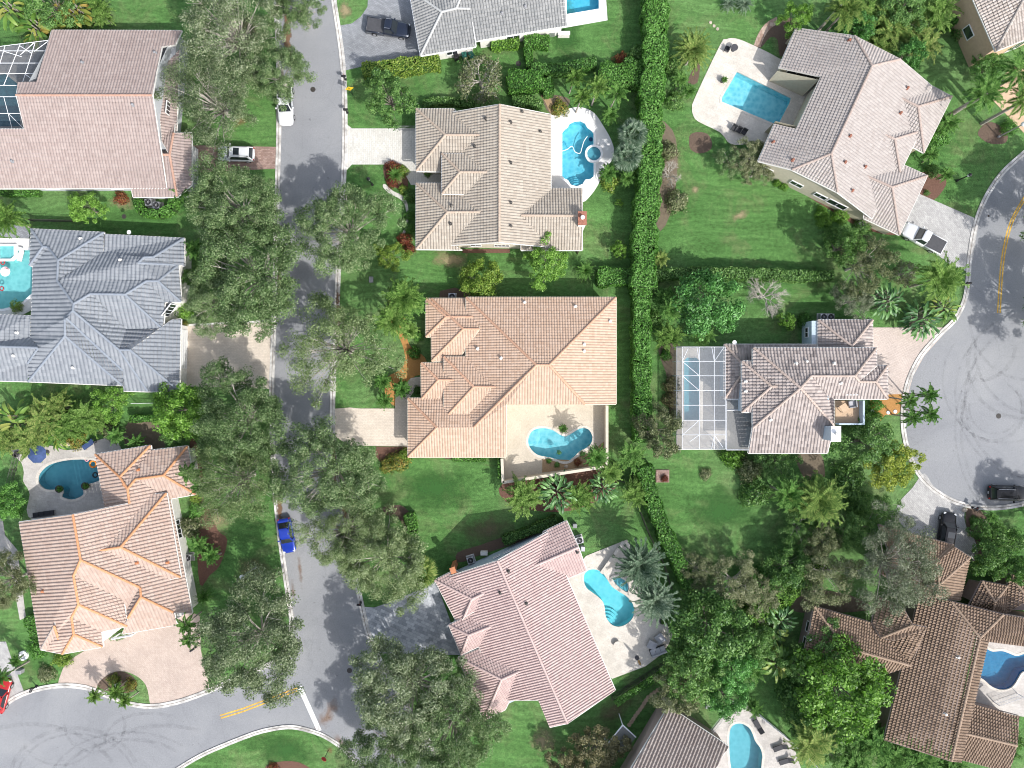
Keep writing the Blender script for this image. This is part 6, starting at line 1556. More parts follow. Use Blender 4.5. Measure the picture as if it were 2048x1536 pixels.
# palms and big-leaved plants ------------------------------------------------
for k, m, x, y, r, hgt, lb in (
    ('date0', 'palmyellow', 1386, 98, 46, 4.5, 'large feather palm beside the stone pool deck, right of the tall hedge'),
    ('date1', 'palmblue', 1283, 1133, 60, 6, 'upper of the two blue-green date palms by the hourglass pool'),
    ('date0', 'palmblue', 1313, 1203, 54, 5.5, 'lower of the two blue-green date palms by the hourglass pool'),
    ('fan0', 'palmyellow', 842, 1146, 37, 4, 'fan palm above the slate driveway'),
    ('queen0', 'palm', 800, 592, 46, 6.5, 'tall feathery palm left of the orange roof, uppermost of three'),
    ('queen1', 'palm', 792, 640, 42, 6, 'feathery palm below the uppermost palm left of the orange roof'),
    ('queen0', 'palmgreen', 832, 612, 30, 5, 'feathery palm touching the corner of the orange roof'),
    ('small0', 'palm', 822, 668, 26, 3, 'small palm beside the orange chip bed'),
    ('small1', 'palmgreen', 762, 768, 24, 2.6, 'upper left palm of the trio above the cream driveway'),
    ('small0', 'palmgreen', 796, 782, 25, 2.6, 'right hand palm of the trio above the cream driveway'),
    ('small1', 'palmgreen', 766, 805, 21, 2.4, 'lower palm of the trio above the cream driveway'),
    ('cycad0', 'palmgreen', 791, 350, 20, 1.5, 'rosette palm in the red bed by the pale driveway'),
    ('foxtail0', 'palm', 1144, 158, 26, 5, 'left palm of the cluster above the arch-ended pool'),
    ('foxtail1', 'palm', 1192, 180, 30, 5.5, 'middle palm of the cluster above the arch-ended pool'),
    ('foxtail0', 'palm', 1158, 198, 26, 5, 'lower left palm of the cluster above the arch-ended pool'),
    ('foxtail1', 'palmgreen', 1230, 190, 27, 5.5, 'right palm of the cluster above the arch-ended pool'),
    ('small0', 'palmgreen', 1228, 228, 24, 3, 'dark palm at the top of the white pool deck corner'),
    ('fan0', 'palmblue', 1266, 270, 35, 4, 'silvery fan palm right of the hot tub, the upper one'),
    ('fan0', 'palmblue', 1255, 312, 34, 4, 'silvery fan palm right of the hot tub, the lower one'),
    ('small1', 'palmgreen', 1222, 342, 24, 2.5, 'dark palm beside the lower right of the arch-ended pool'),
    ('small0', 'palmgreen', 1252, 350, 22, 2.5, 'dark palm against the tall hedge near the pool'),
    ('cycad1', 'palmgreen', 1171, 541, 25, 2, 'cycad on the lawn left of the clipped box hedge'),
    ('small0', 'palmyellow', 1328, 520, 22, 2.5, 'yellowish young palm right of the tall hedge'),
    ('coconut0', 'palmyellow', 1628, 1003, 64, 6.5, 'big coconut palm on the lawn below the striped roof'),
    ('coconut1', 'palmgreen', 1572, 985, 44, 6, 'smaller coconut palm left of the big coconut palm'),
    ('coconut1', 'palm', 1872, 560, 58, 6.5, 'coconut palm at the kerb of the turning circle'),
    ('lushbroad0', 'bird', 1842, 640, 44, 3, 'broad-leaved clump above the pale pink driveway'),
    ('lushbroad1', 'banana', 1885, 618, 34, 2.8, 'broad-leaved clump at the kerb below the coconut palm'),
    ('lushbroad0', 'bird', 1772, 602, 40, 3, 'dark broad-leaved clump right of the grey-green small tree'),
    ('foxtail0', 'palmgreen', 1815, 796, 24, 5, 'upper left of the four palms leaning over the turning circle'),
    ('foxtail1', 'palmgreen', 1848, 788, 25, 5.5, 'upper right of the four palms leaning over the turning circle'),
    ('foxtail1', 'palmgreen', 1822, 832, 24, 5, 'lower left of the four palms leaning over the turning circle'),
    ('foxtail0', 'palmgreen', 1853, 822, 25, 5.5, 'lower right of the four palms leaning over the turning circle'),
    ('royal0', 'palmgreen', 1962, 192, 48, 8, 'royal palm in front of the corner house'),
    ('royal1', 'palmgreen', 2030, 150, 55, 9, 'tallest royal palm at the right edge by the corner house'),
    ('royal0', 'palm', 2040, 205, 40, 8, 'royal palm cut off by the right edge'),
    ('small1', 'palmgreen', 1895, 240, 28, 2.6, 'palm bush at the right corner of the pale tan roof'),
    ('small0', 'palmgreen', 1865, 315, 24, 2.6, 'young palm beside the entry of the pale tan roof'),
    ('small1', 'palmgreen', 1898, 350, 20, 2.4, 'young palm above the red mulch bed by the grey driveway'),
    ('foxtail0', 'palmgreen', 376, 945, 28, 5.5, 'upper small-headed palm over the back wing of the salmon roof'),
    ('foxtail1', 'palmgreen', 402, 968, 26, 5, 'lower small-headed palm over the back wing of the salmon roof'),
    ('foxtail1', 'palmgreen', 372, 1246, 24, 5, 'upper palm beside the forecourt of the salmon roof'),
    ('foxtail0', 'palmgreen', 388, 1278, 22, 5, 'lower palm beside the forecourt of the salmon roof'),
    ('small0', 'palm', 196, 1392, 20, 3, 'left palm of the three on the forecourt island'),
    ('small1', 'palm', 232, 1378, 22, 3, 'middle palm of the three on the forecourt island'),
    ('small0', 'palm', 256, 1402, 19, 3, 'right palm of the three on the forecourt island'),
    ('small1', 'palmgreen', 400, 1098, 26, 2.6, 'upper palm beside the east wall of the salmon roof'),
    ('small0', 'palmgreen', 428, 1115, 26, 2.6, 'middle palm beside the east wall of the salmon roof'),
    ('cycad0', 'palmgreen', 408, 1194, 20, 1.5, 'rosette palm below the other palms by the salmon roof'),
    ('small0', 'palmgreen', 237, 876, 24, 2.6, 'left palm behind the back wing of the salmon roof'),
    ('small1', 'palmgreen', 266, 886, 23, 2.6, 'right palm behind the back wing of the salmon roof'),
    ('queen1', 'palm', 12, 438, 42, 5, 'feathery palm at the left edge above the pale green pool'),
    ('small0', 'palmgreen', 396, 492, 28, 3, 'palm at the upper right corner of the blue-grey roof'),
    ('small1', 'palmgreen', 368, 385, 24, 3, 'palm at the corner of the pinkish brown roof'),
    ('broad0', 'banana', 1545, 1262, 40, 3.4, 'banana clump right of the big mid green tree'),
    ('broad1', 'banana', 1555, 1325, 42, 3.6, 'banana clump below the other banana clump near the bottom pool'),
    ('coconut0', 'palmyellow', 1622, 1494, 58, 5, 'palm with long arching leaves at the bottom edge'),
    ('areca0', 'palmgreen', 1745, 1475, 52, 4, 'dark areca clump below the big bright tree'),
    ('areca1', 'palmgreen', 1830, 1500, 56, 4, 'dark areca clump under the brown roof at the bottom edge'),
    ('areca0', 'palmyellow', 1790, 50, 58, 4.2, 'yellowish areca clump above the pale tan roof, at the top'),
    ('areca1', 'palmyellow', 1842, 85, 44, 4, 'yellowish areca clump beside the leafy tree above the pale tan roof'),
    ('areca0', 'palm', 1868, 25, 48, 4, 'areca clump at the top edge left of the corner house'),
    ('coconut1', 'palmyellow', 1692, 18, 48, 6.5, 'yellow-green palm with a leaning trunk at the top edge'),
    ('areca1', 'palm', 1048, 992, 44, 4.6, 'feathery clump left of the dark broad leaves along the garden wall'),
    ('lushbroad1', 'bird', 1115, 985, 44, 3.4, 'dark broad-leaved clump along the garden wall'),
    ('areca0', 'palm', 1160, 995, 36, 3.2, 'feathery clump right of the dark broad leaves along the garden wall'),
    ('lushbroad0', 'bird', 1205, 975, 34, 3, 'broad-leaved clump at the corner of the garden wall'),
    ('areca1', 'palmgreen', 1262, 915, 34, 3.5, 'areca clump beside the tall hedge, upper one'),
    ('areca0', 'palm', 1272, 985, 34, 3.2, 'areca clump beside the slanting hedge, lower one'),
    ('queen0', 'palmgreen', 1192, 908, 30, 5.5, 'palm in the gravel bed by the heart shaped pool'),
    ('queen1', 'palm', 1222, 942, 28, 5.5, 'palm outside the corner of the garden wall'),
    ('small1', 'palmgreen', 1127, 860, 12, 1.2, 'little palm in the notch of the heart shaped pool'),
    ('broad0', 'banana', 30, 842, 46, 3.6, 'yellowish banana clump at the left edge'),
    ('areca0', 'palmyellow', 90, 835, 48, 4, 'yellowish areca clump left of the green tree below the blue-grey roof'),
    ('areca1', 'palm', 145, 850, 44, 3.8, 'areca clump behind the free-form pool'),
    ('areca0', 'palmyellow', 60, 885, 42, 3.4, 'areca clump above the left end of the free-form pool'),
    ('areca1', 'palmyellow', 118, 812, 36, 3.6, 'yellowish areca clump above the other areca clumps behind the free-form pool'),
    ('areca0', 'palm', 182, 838, 38, 3.6, 'areca clump at the right end of the row behind the free-form pool'),
    ('areca1', 'palmyellow', 22, 878, 34, 3.2, 'yellowish areca clump at the left edge above the dark chairs'),
    ('broad0', 'banana', 110, 870, 36, 3.0, 'broad-leaved clump in front of the areca row behind the free-form pool'),
    ('areca0', 'palm', 205, 30, 30, 3.0, 'areca clump at the top beside the bare soil'),
    ('areca1', 'palmgreen', 1710, 1530, 46, 3.6, 'areca clump cut off by the bottom edge right of the palm'),
    ('areca0', 'palmgreen', 1895, 1532, 40, 3.4, 'dark areca clump cut off by the bottom edge below the brown roof'),
    ('areca1', 'palmgreen', 1785, 1525, 46, 3.6, 'dark areca clump at the bottom edge between the other areca clumps'),
    ('areca0', 'palmyellow', 1752, 95, 40, 3.8, 'yellowish areca clump touching the pale tan roof'),
    ('areca1', 'palm', 1735, 20, 44, 4, 'areca clump at the top edge right of the leaning palm trunk'),
    ('broad1', 'croton', 150, 22, 44, 3, 'yellow and orange leaved clump at the top left'),
    ('broad0', 'banana', 70, 55, 48, 3.2, 'broad yellow-green clump above the left screen enclosure'),
    ('broad1', 'banana', 20, 20, 44, 3.4, 'broad-leaved clump in the top left corner'),
    ('broad0', 'croton', 108, 62, 34, 2.6, 'yellow-leaved clump above the pinkish brown roof'),
    ('small1', 'palm', 195, 5, 24, 3, 'young palm at the top edge above the pinkish brown roof'),
    ('areca1', 'palm', 1335, 672, 32, 3.2, 'yellow-green palm clump above the screen enclosure'),
    ('areca0', 'palmgreen', 1405, 672, 26, 3, 'palm clump at the top of the screen enclosure under the glossy tree'),
    ('areca1', 'palmgreen', 1330, 600, 30, 3, 'dark palm clump between hedge and glossy tree'),
    ('coconut0', 'palmgreen', 1345, 620, 30, 4, 'drooping palm beside the glossy tree'),
    ('small0', 'palmgreen', 1358, 165, 22, 2.2, 'left small palm below the large feather palm'),
    ('small1', 'palmgreen', 1376, 178, 18, 2, 'right small palm below the large feather palm'),
    ('cycad0', 'palmblue', 1458, 8, 20, 1.2, 'left grey agave at the top edge'),
    ('cycad1', 'palmblue', 1490, 8, 22, 1.2, 'right grey agave at the top edge'),
    ('areca0', 'palmgreen', 1508, 1415, 20, 2.2, 'plant at the end of the bottom pool'),
    ('royal1', 'palmgreen', 10, 1350, 22, 5, 'palm at the left edge above the red car'),
    ('small0', 'palmgreen', 1985, 1030, 16, 1.8, 'small palm by the kerb of the turning circle'),
    ('small1', 'palm', 1962, 1128, 20, 2.4, 'small palm beside the corner of the brown garage roof'),
    ('lushbroad0', 'bird', 1560, 1240, 34, 3, 'dark broad-leaved clump below the bright hedge'),
    ('areca0', 'palmgreen', 1500, 1330, 36, 3.5, 'areca between the leafy tree and the bananas')):
    plant(k, m, x, y, r, lb, hgt)

# hedges -----------------------------------------------------------------------
def hedge(pts, w, h, mat, label, dens=75, leaf=.24, name='hedge', group=None):
    q = [P(x, y, h * .9) for x, y in pts]; w = w * S * .97
    rng = np.random.default_rng(int(abs(q[0].x * 100 + q[0].y * 10)) + 3)
    loc = Vector((q[0].x, q[0].y, 0)); t = thing(name, label, 'hedge', loc, 0, group)
    pos = []; nrm = []; core = MB()
    tot = sum((q[i + 1] - q[i]).length for i in range(len(q) - 1)); run = 0
    for i in range(len(q) - 1):
        a, b = q[i], q[i + 1]; d = (b - a); L = d.length; d = d / L; sd = Vector((-d.y, d.x, 0)); d = np.array(d); s_ = np.array(sd); a_ = np.array((a.x, a.y, 0))
        core.box(((a.x + b.x) / 2, (a.y + b.y) / 2, h * .44), (L + w * .3, w * .86, h * .9), math.atan2(d[1], d[0]))
        n = int(L * (w + 2 * h) * dens)
        u = rng.uniform(-w * .1 if i == 0 else 0, L + (w * .1 if i == len(q) - 2 else 0), n); f = rng.uniform(0, w + 2 * h, n)
        wob = 1 + .10 * np.sin((u + run) * 1.3 + 1) + .08 * np.sin((u + run) * 2.9)
        top = (f > h) & (f < h + w)
        v = np.where(top, f - h - w / 2, np.where(f <= h, -w / 2, w / 2)) * wob
        z = np.where(top, h, np.where(f <= h, f, w + 2 * h - f))
        bump = .12 * np.sin((u + run) * 3.1 + v * 2.2) * np.sin(v * 3.7 + (u + run) * 1.1)
        z = z + np.where(top, bump + .06 * rng.normal(size=n), 0); v = v * (1 + .05 * rng.normal(size=n))
        ed = np.abs(v) / (w / 2); z = np.where(top, z - .22 * h * np.clip(ed - .7, 0, 1), z)
        pos.append(a_ + u[:, None] * d + v[:, None] * s_ + z[:, None] * np.array([0, 0, 1.]))
        nn = np.where(top[:, None], np.array([0, 0, 1.]), s_ * np.where(f <= h, -1, 1)[:, None]); nrm.append(nn + rng.normal(size=(n, 3)) * .5)
        run += L
    # rounded ends
    for e, o in ((q[0], q[1]), (q[-1], q[-2])):
        n = int((w * h) * dens * .9); dd = (e - o).normalized(); sd = Vector((-dd.y, dd.x, 0))
        v = rng.uniform(-w / 2, w / 2, n); z = rng.uniform(0, h, n)
        pos.append(np.array((e.x, e.y, 0)) + v[:, None] * np.array(sd) + z[:, None] * np.array([0, 0, 1.]) + (w * .18 * (1 - (2 * v / w) ** 2))[:, None] * np.array(dd))
        nrm.append(np.array(dd) + rng.normal(size=(n, 3)) * .5)
    pos = np.concatenate(pos); nrm = np.concatenate(nrm)
    V = leaves(pos - np.array(loc), nrm, leaf * rng.uniform(.6, 1.4, len(pos)), .6, rng)
    put('foliage', mesh_np('hedge_foliage', V, 4, np.arange(len(V)), L_[mat]), t)
    core.build('solid_core', M['hedgecore'], t, loc)  # solid dark green box filling the hedge behind the leaf shell
    return t
hedge([(1312, -60), (1313, 60), (1310, 130), (1302, 210), (1302, 300), (1301, 350), (1294, 430), (1290, 500), (1288, 570)], 44, 3.4, 'hedge', 'very tall bright green hedge running down the middle of the plots from the top edge')
hedge([(1284, 575), (1284, 650), (1284, 720), (1285, 800), (1286, 880)], 33, 2.8, 'hedge', 'tall bright green hedge between the orange roof and the screen enclosure')
hedge([(1290, 935), (1304, 1000), (1330, 1065), (1356, 1120), (1380, 1172)], 29, 2.4, 'hedge', 'slanting hedge beside the lawn right of the hourglass pool')
hedge([(1020, 160), (1080, 158)], 38, 2.0, 'hedge', 'box-clipped hedge right of the half-bare tree')
hedge([(1205, 150), (1250, 150), (1282, 148)], 46, 2.2, 'hedge', 'wide rounded hedge above the palm cluster')
hedge([(1200, 553), (1258, 553)], 35, 1.8, 'hedge', 'clipped box hedge north-east of the orange roof')
hedge([(1310, 548), (1400, 545), (1540, 548), (1600, 552)], 22, 2.0, 'mid', 'hedge along the back of the lawn above the glossy tree')
hedge([(1600, 552), (1665, 550)], 20, 1.8, 'mid', 'low rough hedge above the bare grey tree')
hedge([(728, 140), (780, 132), (830, 128), (875, 120)], 27, 1.7, 'lime', 'yellow-green hedge along the grey driveway')
hedge([(848, 207), (875, 200), (920, 202), (945, 208)], 15, 1.0, 'mid', 'low clipped hedge under the north eave of the beige roof, left one')
hedge([(1028, 203), (1055, 200), (1082, 210)], 20, 1.1, 'mid', 'low clipped hedge under the north eave of the beige roof, right one')
hedge([(1008, 1082), (1060, 1062), (1112, 1040)], 17, 1.4, 'mid', 'clipped hedge behind the pink roof')
hedge([(1232, 1406), (1280, 1376), (1322, 1346)], 13, 1.2, 'hedge', 'thin hedge beside the stepping stones')
hedge([(1505, 1238), (1560, 1200), (1610, 1160), (1650, 1135)], 34, 2.2, 'bright', 'sunlit slanting hedge above the brown roof')
hedge([(1895, 50), (1935, 22)], 14, 1.6, 'hedge', 'thin hedge beside the corner house')
hedge([(262, 838), (318, 836)], 13, 1.3, 'hedge', 'short hedge below the blue-grey roof')
hedge([(274, 400), (282, 424), (318, 428), (342, 416), (346, 398)], 16, 1.3, 'hedge', 'bright hedge wrapped round the air conditioners of the pinkish brown roof')
hedge([(2, 384), (72, 384)], 12, 1.2, 'hedge', 'low hedge under the south eave of the pinkish brown roof')
hedge([(1000, 890), (1001, 955)], 10, 1.6, 'hedge', 'narrow hedge outside the garden wall of the orange roof')
hedge([(985, 82), (1034, 80)], 26, 1.4, 'bright', 'hedge under the south eave of the light grey roof')
hedge([(1052, 78), (1095, 82)], 24, 1.5, 'hedge', 'hedge block at the corner of the light grey roof')
hedge([(1055, 95), (1060, 132)], 14, 1.3, 'hedge', 'narrow hedge running down from the light grey roof')
hedge([(1092, 160), (1098, 185)], 22, 1.6, 'hedge', 'small upright hedge block beside the palm cluster')
hedge([(1065, 138), (1140, 135), (1190, 122)], 20, 1.8, 'hedgedark', 'dark hedge row in the shade above the palm cluster')
hedge([(905, 918), (970, 920)], 8, .7, 'hedge', 'low hedge under the south eave of the orange roof')
hedge([(60, 1235), (75, 1285), (80, 1305)], 24, 1.0, 'hedge', 'hedge at the lower left of the salmon roof')
hedge([(818, 1030), (826, 1060), (815, 1085)], 20, 1.0, 'hedge', 'low curved shrub row beside the light green oak')
hedge([(1540, 1165), (1500, 1200)], 30, 2.4, 'mid', 'dark hedge left of the sunlit slanting hedge')
hedge([(1252, 160), (1262, 120)], 26, 2.0, 'hedgedark', 'dark green hedge spur beside the very tall hedge')

# shrubs ------------------------------------------------------------------------
for k, m, x, y, r, hgt, lb in (
    ('shrub0', 'red', 785, 335, 17, 1.0, 'upper dark red shrub in the bed by the pale driveway'),
    ('shrub1', 'red', 783, 362, 13, .9, 'lower dark red shrub in the bed by the pale driveway'),
    ('shrub0', 'lime', 805, 340, 12, 1.0, 'yellow shrub in the bed by the pale driveway'),
    ('shrub1', 'lime', 806, 378, 10, .8, 'small yellow shrub at the lower end of the red bed'),
    ('shrub0', 'mid', 818, 390, 15, 1.2, 'green shrub at the entry corner of the beige roof'),
    ('shrub0', 'red', 808, 478, 15, 1.2, 'upper dark red shrub at the lower left corner of the beige roof'),
    ('shrub1', 'red', 818, 496, 12, 1.0, 'lower dark red shrub at the lower left corner of the beige roof'),
    ('shrub0', 'hedgedark', 818, 430, 11, 1.0, 'upper dark shrub along the west wall of the beige roof'),
    ('shrub1', 'hedgedark', 818, 455, 12, 1.0, 'lower dark shrub along the west wall of the beige roof'),
    ('shrub0', 'croton', 795, 925, 22, 1.2, 'yellow-green shrub below the cream driveway'),
    ('shrub1', 'lime', 808, 912, 16, 1.1, 'lime shrub at the lower left corner of the orange roof'),
    ('shrub1', 'croton', 775, 932, 17, 1.0, 'yellowish shrub left of the lime shrub'),
    ('shrub0', 'croton', 785, 610, 12, 1.2, 'yellow croton under the feathery palms'),
    ('shrub0', 'lime', 1220, 362, 20, 1.2, 'yellow shrub at the lower right of the white pool deck'),
    ('shrub0', 'red', 1243, 117, 15, 1.1, 'red-brown shrub beside the very tall hedge'),
    ('shrub1', 'mid', 1275, 108, 22, 1.8, 'round green shrub against the very tall hedge'),
    ('shrub0', 'lime', 390, 992, 16, 1.1, 'lime shrub at the corner of the back wing of the salmon roof'),
    ('shrub1', 'olive', 378, 1055, 24, 1.5, 'pale leafy shrub along the east wall of the salmon roof'),
    ('shrub0', 'hedge', 392, 1020, 18, 1.1, 'green shrub below the lime shrub by the salmon roof'),
    ('shrub1', 'hedge', 72, 1300, 20, 1.0, 'bright shrub at the lower left corner of the salmon roof'),
    ('shrub0', 'lime', 122, 1320, 18, 1.2, 'yellow-green shrub at the corner of the pink forecourt'),
    ('shrub1', 'olive', 90, 1350, 18, 1.0, 'dry looking shrub left of the pink forecourt'),
    ('shrub0', 'croton', 225, 1362, 13, .9, 'yellow croton on the forecourt island'),
    ('shrub1', 'croton', 258, 1372, 13, .9, 'orange yellow croton on the forecourt island'),
    ('shrub0', 'mid', 232, 1268, 16, 1.0, 'green shrub by the entry of the salmon roof'),
    ('shrub0', 'red', 240, 395, 14, .9, 'reddish shrub under the south eave of the pinkish brown roof'),
    ('shrub0', 'bright', 365, 620, 18, 1.5, 'bright green shrub before the window of the blue-grey roof'),
    ('shrub1', 'croton', 384, 598, 8, .8, 'yellow shrub by the entry of the blue-grey roof'),
    ('shrub0', 'croton', 368, 648, 7, .7, 'yellow shrub at the corner of the cream paved driveway'),
    ('shrub1', 'lime', 30, 612, 13, .8, 'low lime plants at the corner of the pale green pool'),
    ('shrub0', 'mid', 1512, 988, 30, 2.2, 'mid green shrub on the lawn edge below the striped roof'),
    ('shrub1', 'olive', 1500, 940, 26, 2.0, 'olive shrub below the white screen enclosure'),
    ('shrub0', 'bright', 1468, 915, 24, 1.8, 'bright green shrub at the lower corner of the screen patio'),
    ('shrub1', 'mid', 1590, 990, 26, 2, 'dark shrub between the coconut palms and the lawn'),
    ('shrub0', 'mid', 1700, 960, 34, 2.2, 'grey-green shrub left of the yellow-leaved tree'),
    ('shrub1', 'mid', 1725, 1010, 30, 2, 'dark shrub below the yellow-leaved tree'),
    ('shrub0', 'hedge', 1755, 810, 14, 1.4, 'upper clipped shrub along the walk by the roof terrace'),
    ('shrub1', 'hedge', 1755, 835, 13, 1.4, 'lower clipped shrub along the walk by the roof terrace'),
    ('shrub0', 'mid', 1742, 850, 26, 1.8, 'shrub below the roof terrace wall'),
    ('shrub1', 'hedgedark', 1612, 640, 15, 1.4, 'dark clipped shrub left of the garage of the striped roof'),
    ('shrub0', 'bright', 1645, 425, 14, 1.1, 'light green shrub under the wall of the pale tan roof, left'),
    ('shrub1', 'bright', 1650, 440, 16, 1.2, 'leafy shrub under the wall of the pale tan roof, middle'),
    ('shrub0', 'bright', 1685, 430, 18, 1.3, 'leafy shrub under the wall of the pale tan roof, right'),
    ('shrub1', 'mid', 1728, 452, 18, 1.2, 'green shrub round the air conditioner of the pale tan roof'),
    ('shrub0', 'bright', 1570, 372, 9, .8, 'little bright shrub at the left end of the red mulch strip'),
    ('shrub1', 'bright', 1556, 365, 8, .8, 'little bright shrub beside the olive bush tree'),
    ('shrub0', 'mid', 1680, 475, 28, 2.2, 'dark round shrub below the pale tan roof'),
    ('shrub1', 'mid', 1868, 340, 14, 1, 'shrub in the red mulch bed by the grey driveway'),
    ('shrub0', 'mid', 1855, 385, 6, .5, 'tiny plant in the red mulch bed'),
    ('shrub0', 'hedge', 1880, 270, 22, 1.1, 'bright ground shrub beside the right corner of the pale tan roof'),
    ('shrub1', 'hedge', 2022, 253, 16, 1.2, 'round clipped shrub by the lamp post at the right edge'),
    ('shrub0', 'mid', 1922, 62, 15, 1.2, 'shrub beside the air conditioners of the corner house'),
    ('shrub0', 'hedgedark', 1118, 905, 5, .5, 'small round plant in the gravel bed, first from the left'),
    ('shrub1', 'hedgedark', 1165, 908, 6, .5, 'small plant in the gravel bed near the pool edge'),
    ('shrub0', 'hedgedark', 1114, 930, 6, .5, 'small dark plant in the gravel bed beside the garden wall'),
    ('shrub0', 'red', 1155, 925, 8, .6, 'reddish plant in the gravel bed'),
    ('shrub1', 'hedge', 1098, 922, 6, .5, 'bright little plant at the left end of the gravel bed'),
    ('shrub0', 'hedge', 1332, 710, 12, .9, 'small bright shrub at the left of the screen enclosure'),
    ('shrub1', 'rusty', 1345, 770, 18, 1.2, 'brownish shrub along the screen enclosure, upper'),
    ('shrub0', 'rusty', 1342, 800, 17, 1.1, 'brownish shrub along the screen enclosure, lower'),
    ('shrub1', 'olive', 1350, 835, 16, 1.1, 'olive shrub along the screen enclosure'),
    ('shrub0', 'red', 1330, 958, 8, .7, 'small plant on the brick pad'),
    ('shrub0', 'olive', 1412, 948, 13, .6, 'small rosette plant on the lawn below the screen enclosure'),
    ('shrub1', 'hedge', 1955, 1045, 12, .9, 'green shrub in the bed by the curved driveway'),
    ('shrub0', 'mid', 2000, 1075, 28, 2, 'green shrub right of the curved driveway bed'),
    ('shrub1', 'mid', 2035, 1085, 22, 1.6, 'green shrub at the right edge beside the curved driveway'),
    ('shrub0', 'red', 545, 1540, 12, .8, 'red shrub in the bed at the bottom edge'),
    ('shrub1', 'olive', 1355, 400, 24, 1.6, 'dry thin shrub along the tall hedge, lower'),
    ('shrub0', 'olive', 1338, 300, 20, 1.4, 'dry thin shrub along the tall hedge, upper'),
    ('shrub1', 'mid', 1398, 255, 1, .1, None),
    ('shrub0', 'mid', 1345, 130, 20, 1.4, 'dark shrub left of the large feather palm'),
    ('shrub1', 'mid', 1350, 200, 20, 1.2, 'green shrub below the small palms by the tall hedge'),
    ('shrub0', 'lime', 1352, 193, 10, .7, 'yellow plants between the small palms and the tall hedge'),
    ('shrub1', 'croton', 1120, 215, 18, .9, 'yellowish low shrub at the top of the white pool deck'),
    ('shrub0', 'hedge', 828, 705, 14, 1.0, 'square clipped shrub beside the west wall of the orange roof'),
    ('shrub1', 'hedge', 835, 672, 12, .9, 'bright clipped shrub left of the orange roof'),
    ('shrub0', 'mid', 835, 780, 9, .8, 'shrub by the entry walk of the orange roof'),
    ('shrub1', 'bright', 1645, 1250, 1, .1, None),
    ('shrub0', 'mid', 1225, 945, 22, 1.4, 'fern-like shrub at the corner of the garden wall'),
    ('shrub1', 'mid', 1600, 1395, 40, 2.5, 'shrub mass left of the big bright tree'),
    ('shrub0', 'mid', 1640, 1455, 34, 2.2, 'shrub mass above the palm at the bottom edge'),
    ('shrub1', 'hedgedark', 1515, 1165, 34, 2.4, 'dark shrub above the slanting dark hedge'),
    ('shrub0', 'mid', 1735, 40, 30, 2.0, 'shrub mass above the pale tan roof'),
    ('shrub1', 'mid', 1770, 100, 26, 1.8, 'shrub under the areca clump above the pale tan roof'),
    ('shrub0', 'mid', 1295, 560, 30, 2.4, 'green shrub where the hedges meet'),
    ('shrub1', 'mid', 1308, 640, 20, 1.8, 'shrub right of the middle hedge'),
    ('shrub0', 'olive', 215, 862, 18, 1.2, 'twiggy shrub beside the palms behind the salmon roof'),
    ('shrub1', 'croton', 150, 880, 20, 1.0, 'yellow low shrub beside the free-form pool deck'),
    ('shrub0', 'mid', 855, 345, 9, .7, 'shrub in the entry court of the beige roof'),
    ('shrub1', 'mid', 1625, 1030, 30, 2, 'shrub under the big coconut palm')):
    if lb: plant(k, m, x, y, r, lb, hgt)

# ------------------------------------------------------------------ vehicles
def loft(mb, secs, m=0):
    n = len(secs[0]); vs = [p for s in secs for p in s]; fs = []
    for i in range(len(secs) - 1):
        for k in range(n):
            k2 = (k + 1) % n
            fs.append((i * n + k, i * n + k2, (i + 1) * n + k2, (i + 1) * n + k))
    fs.append(tuple(reversed(range(n)))); fs.append(tuple((len(secs) - 1) * n + k for k in range(n)))
    mb.add(vs, fs, m)

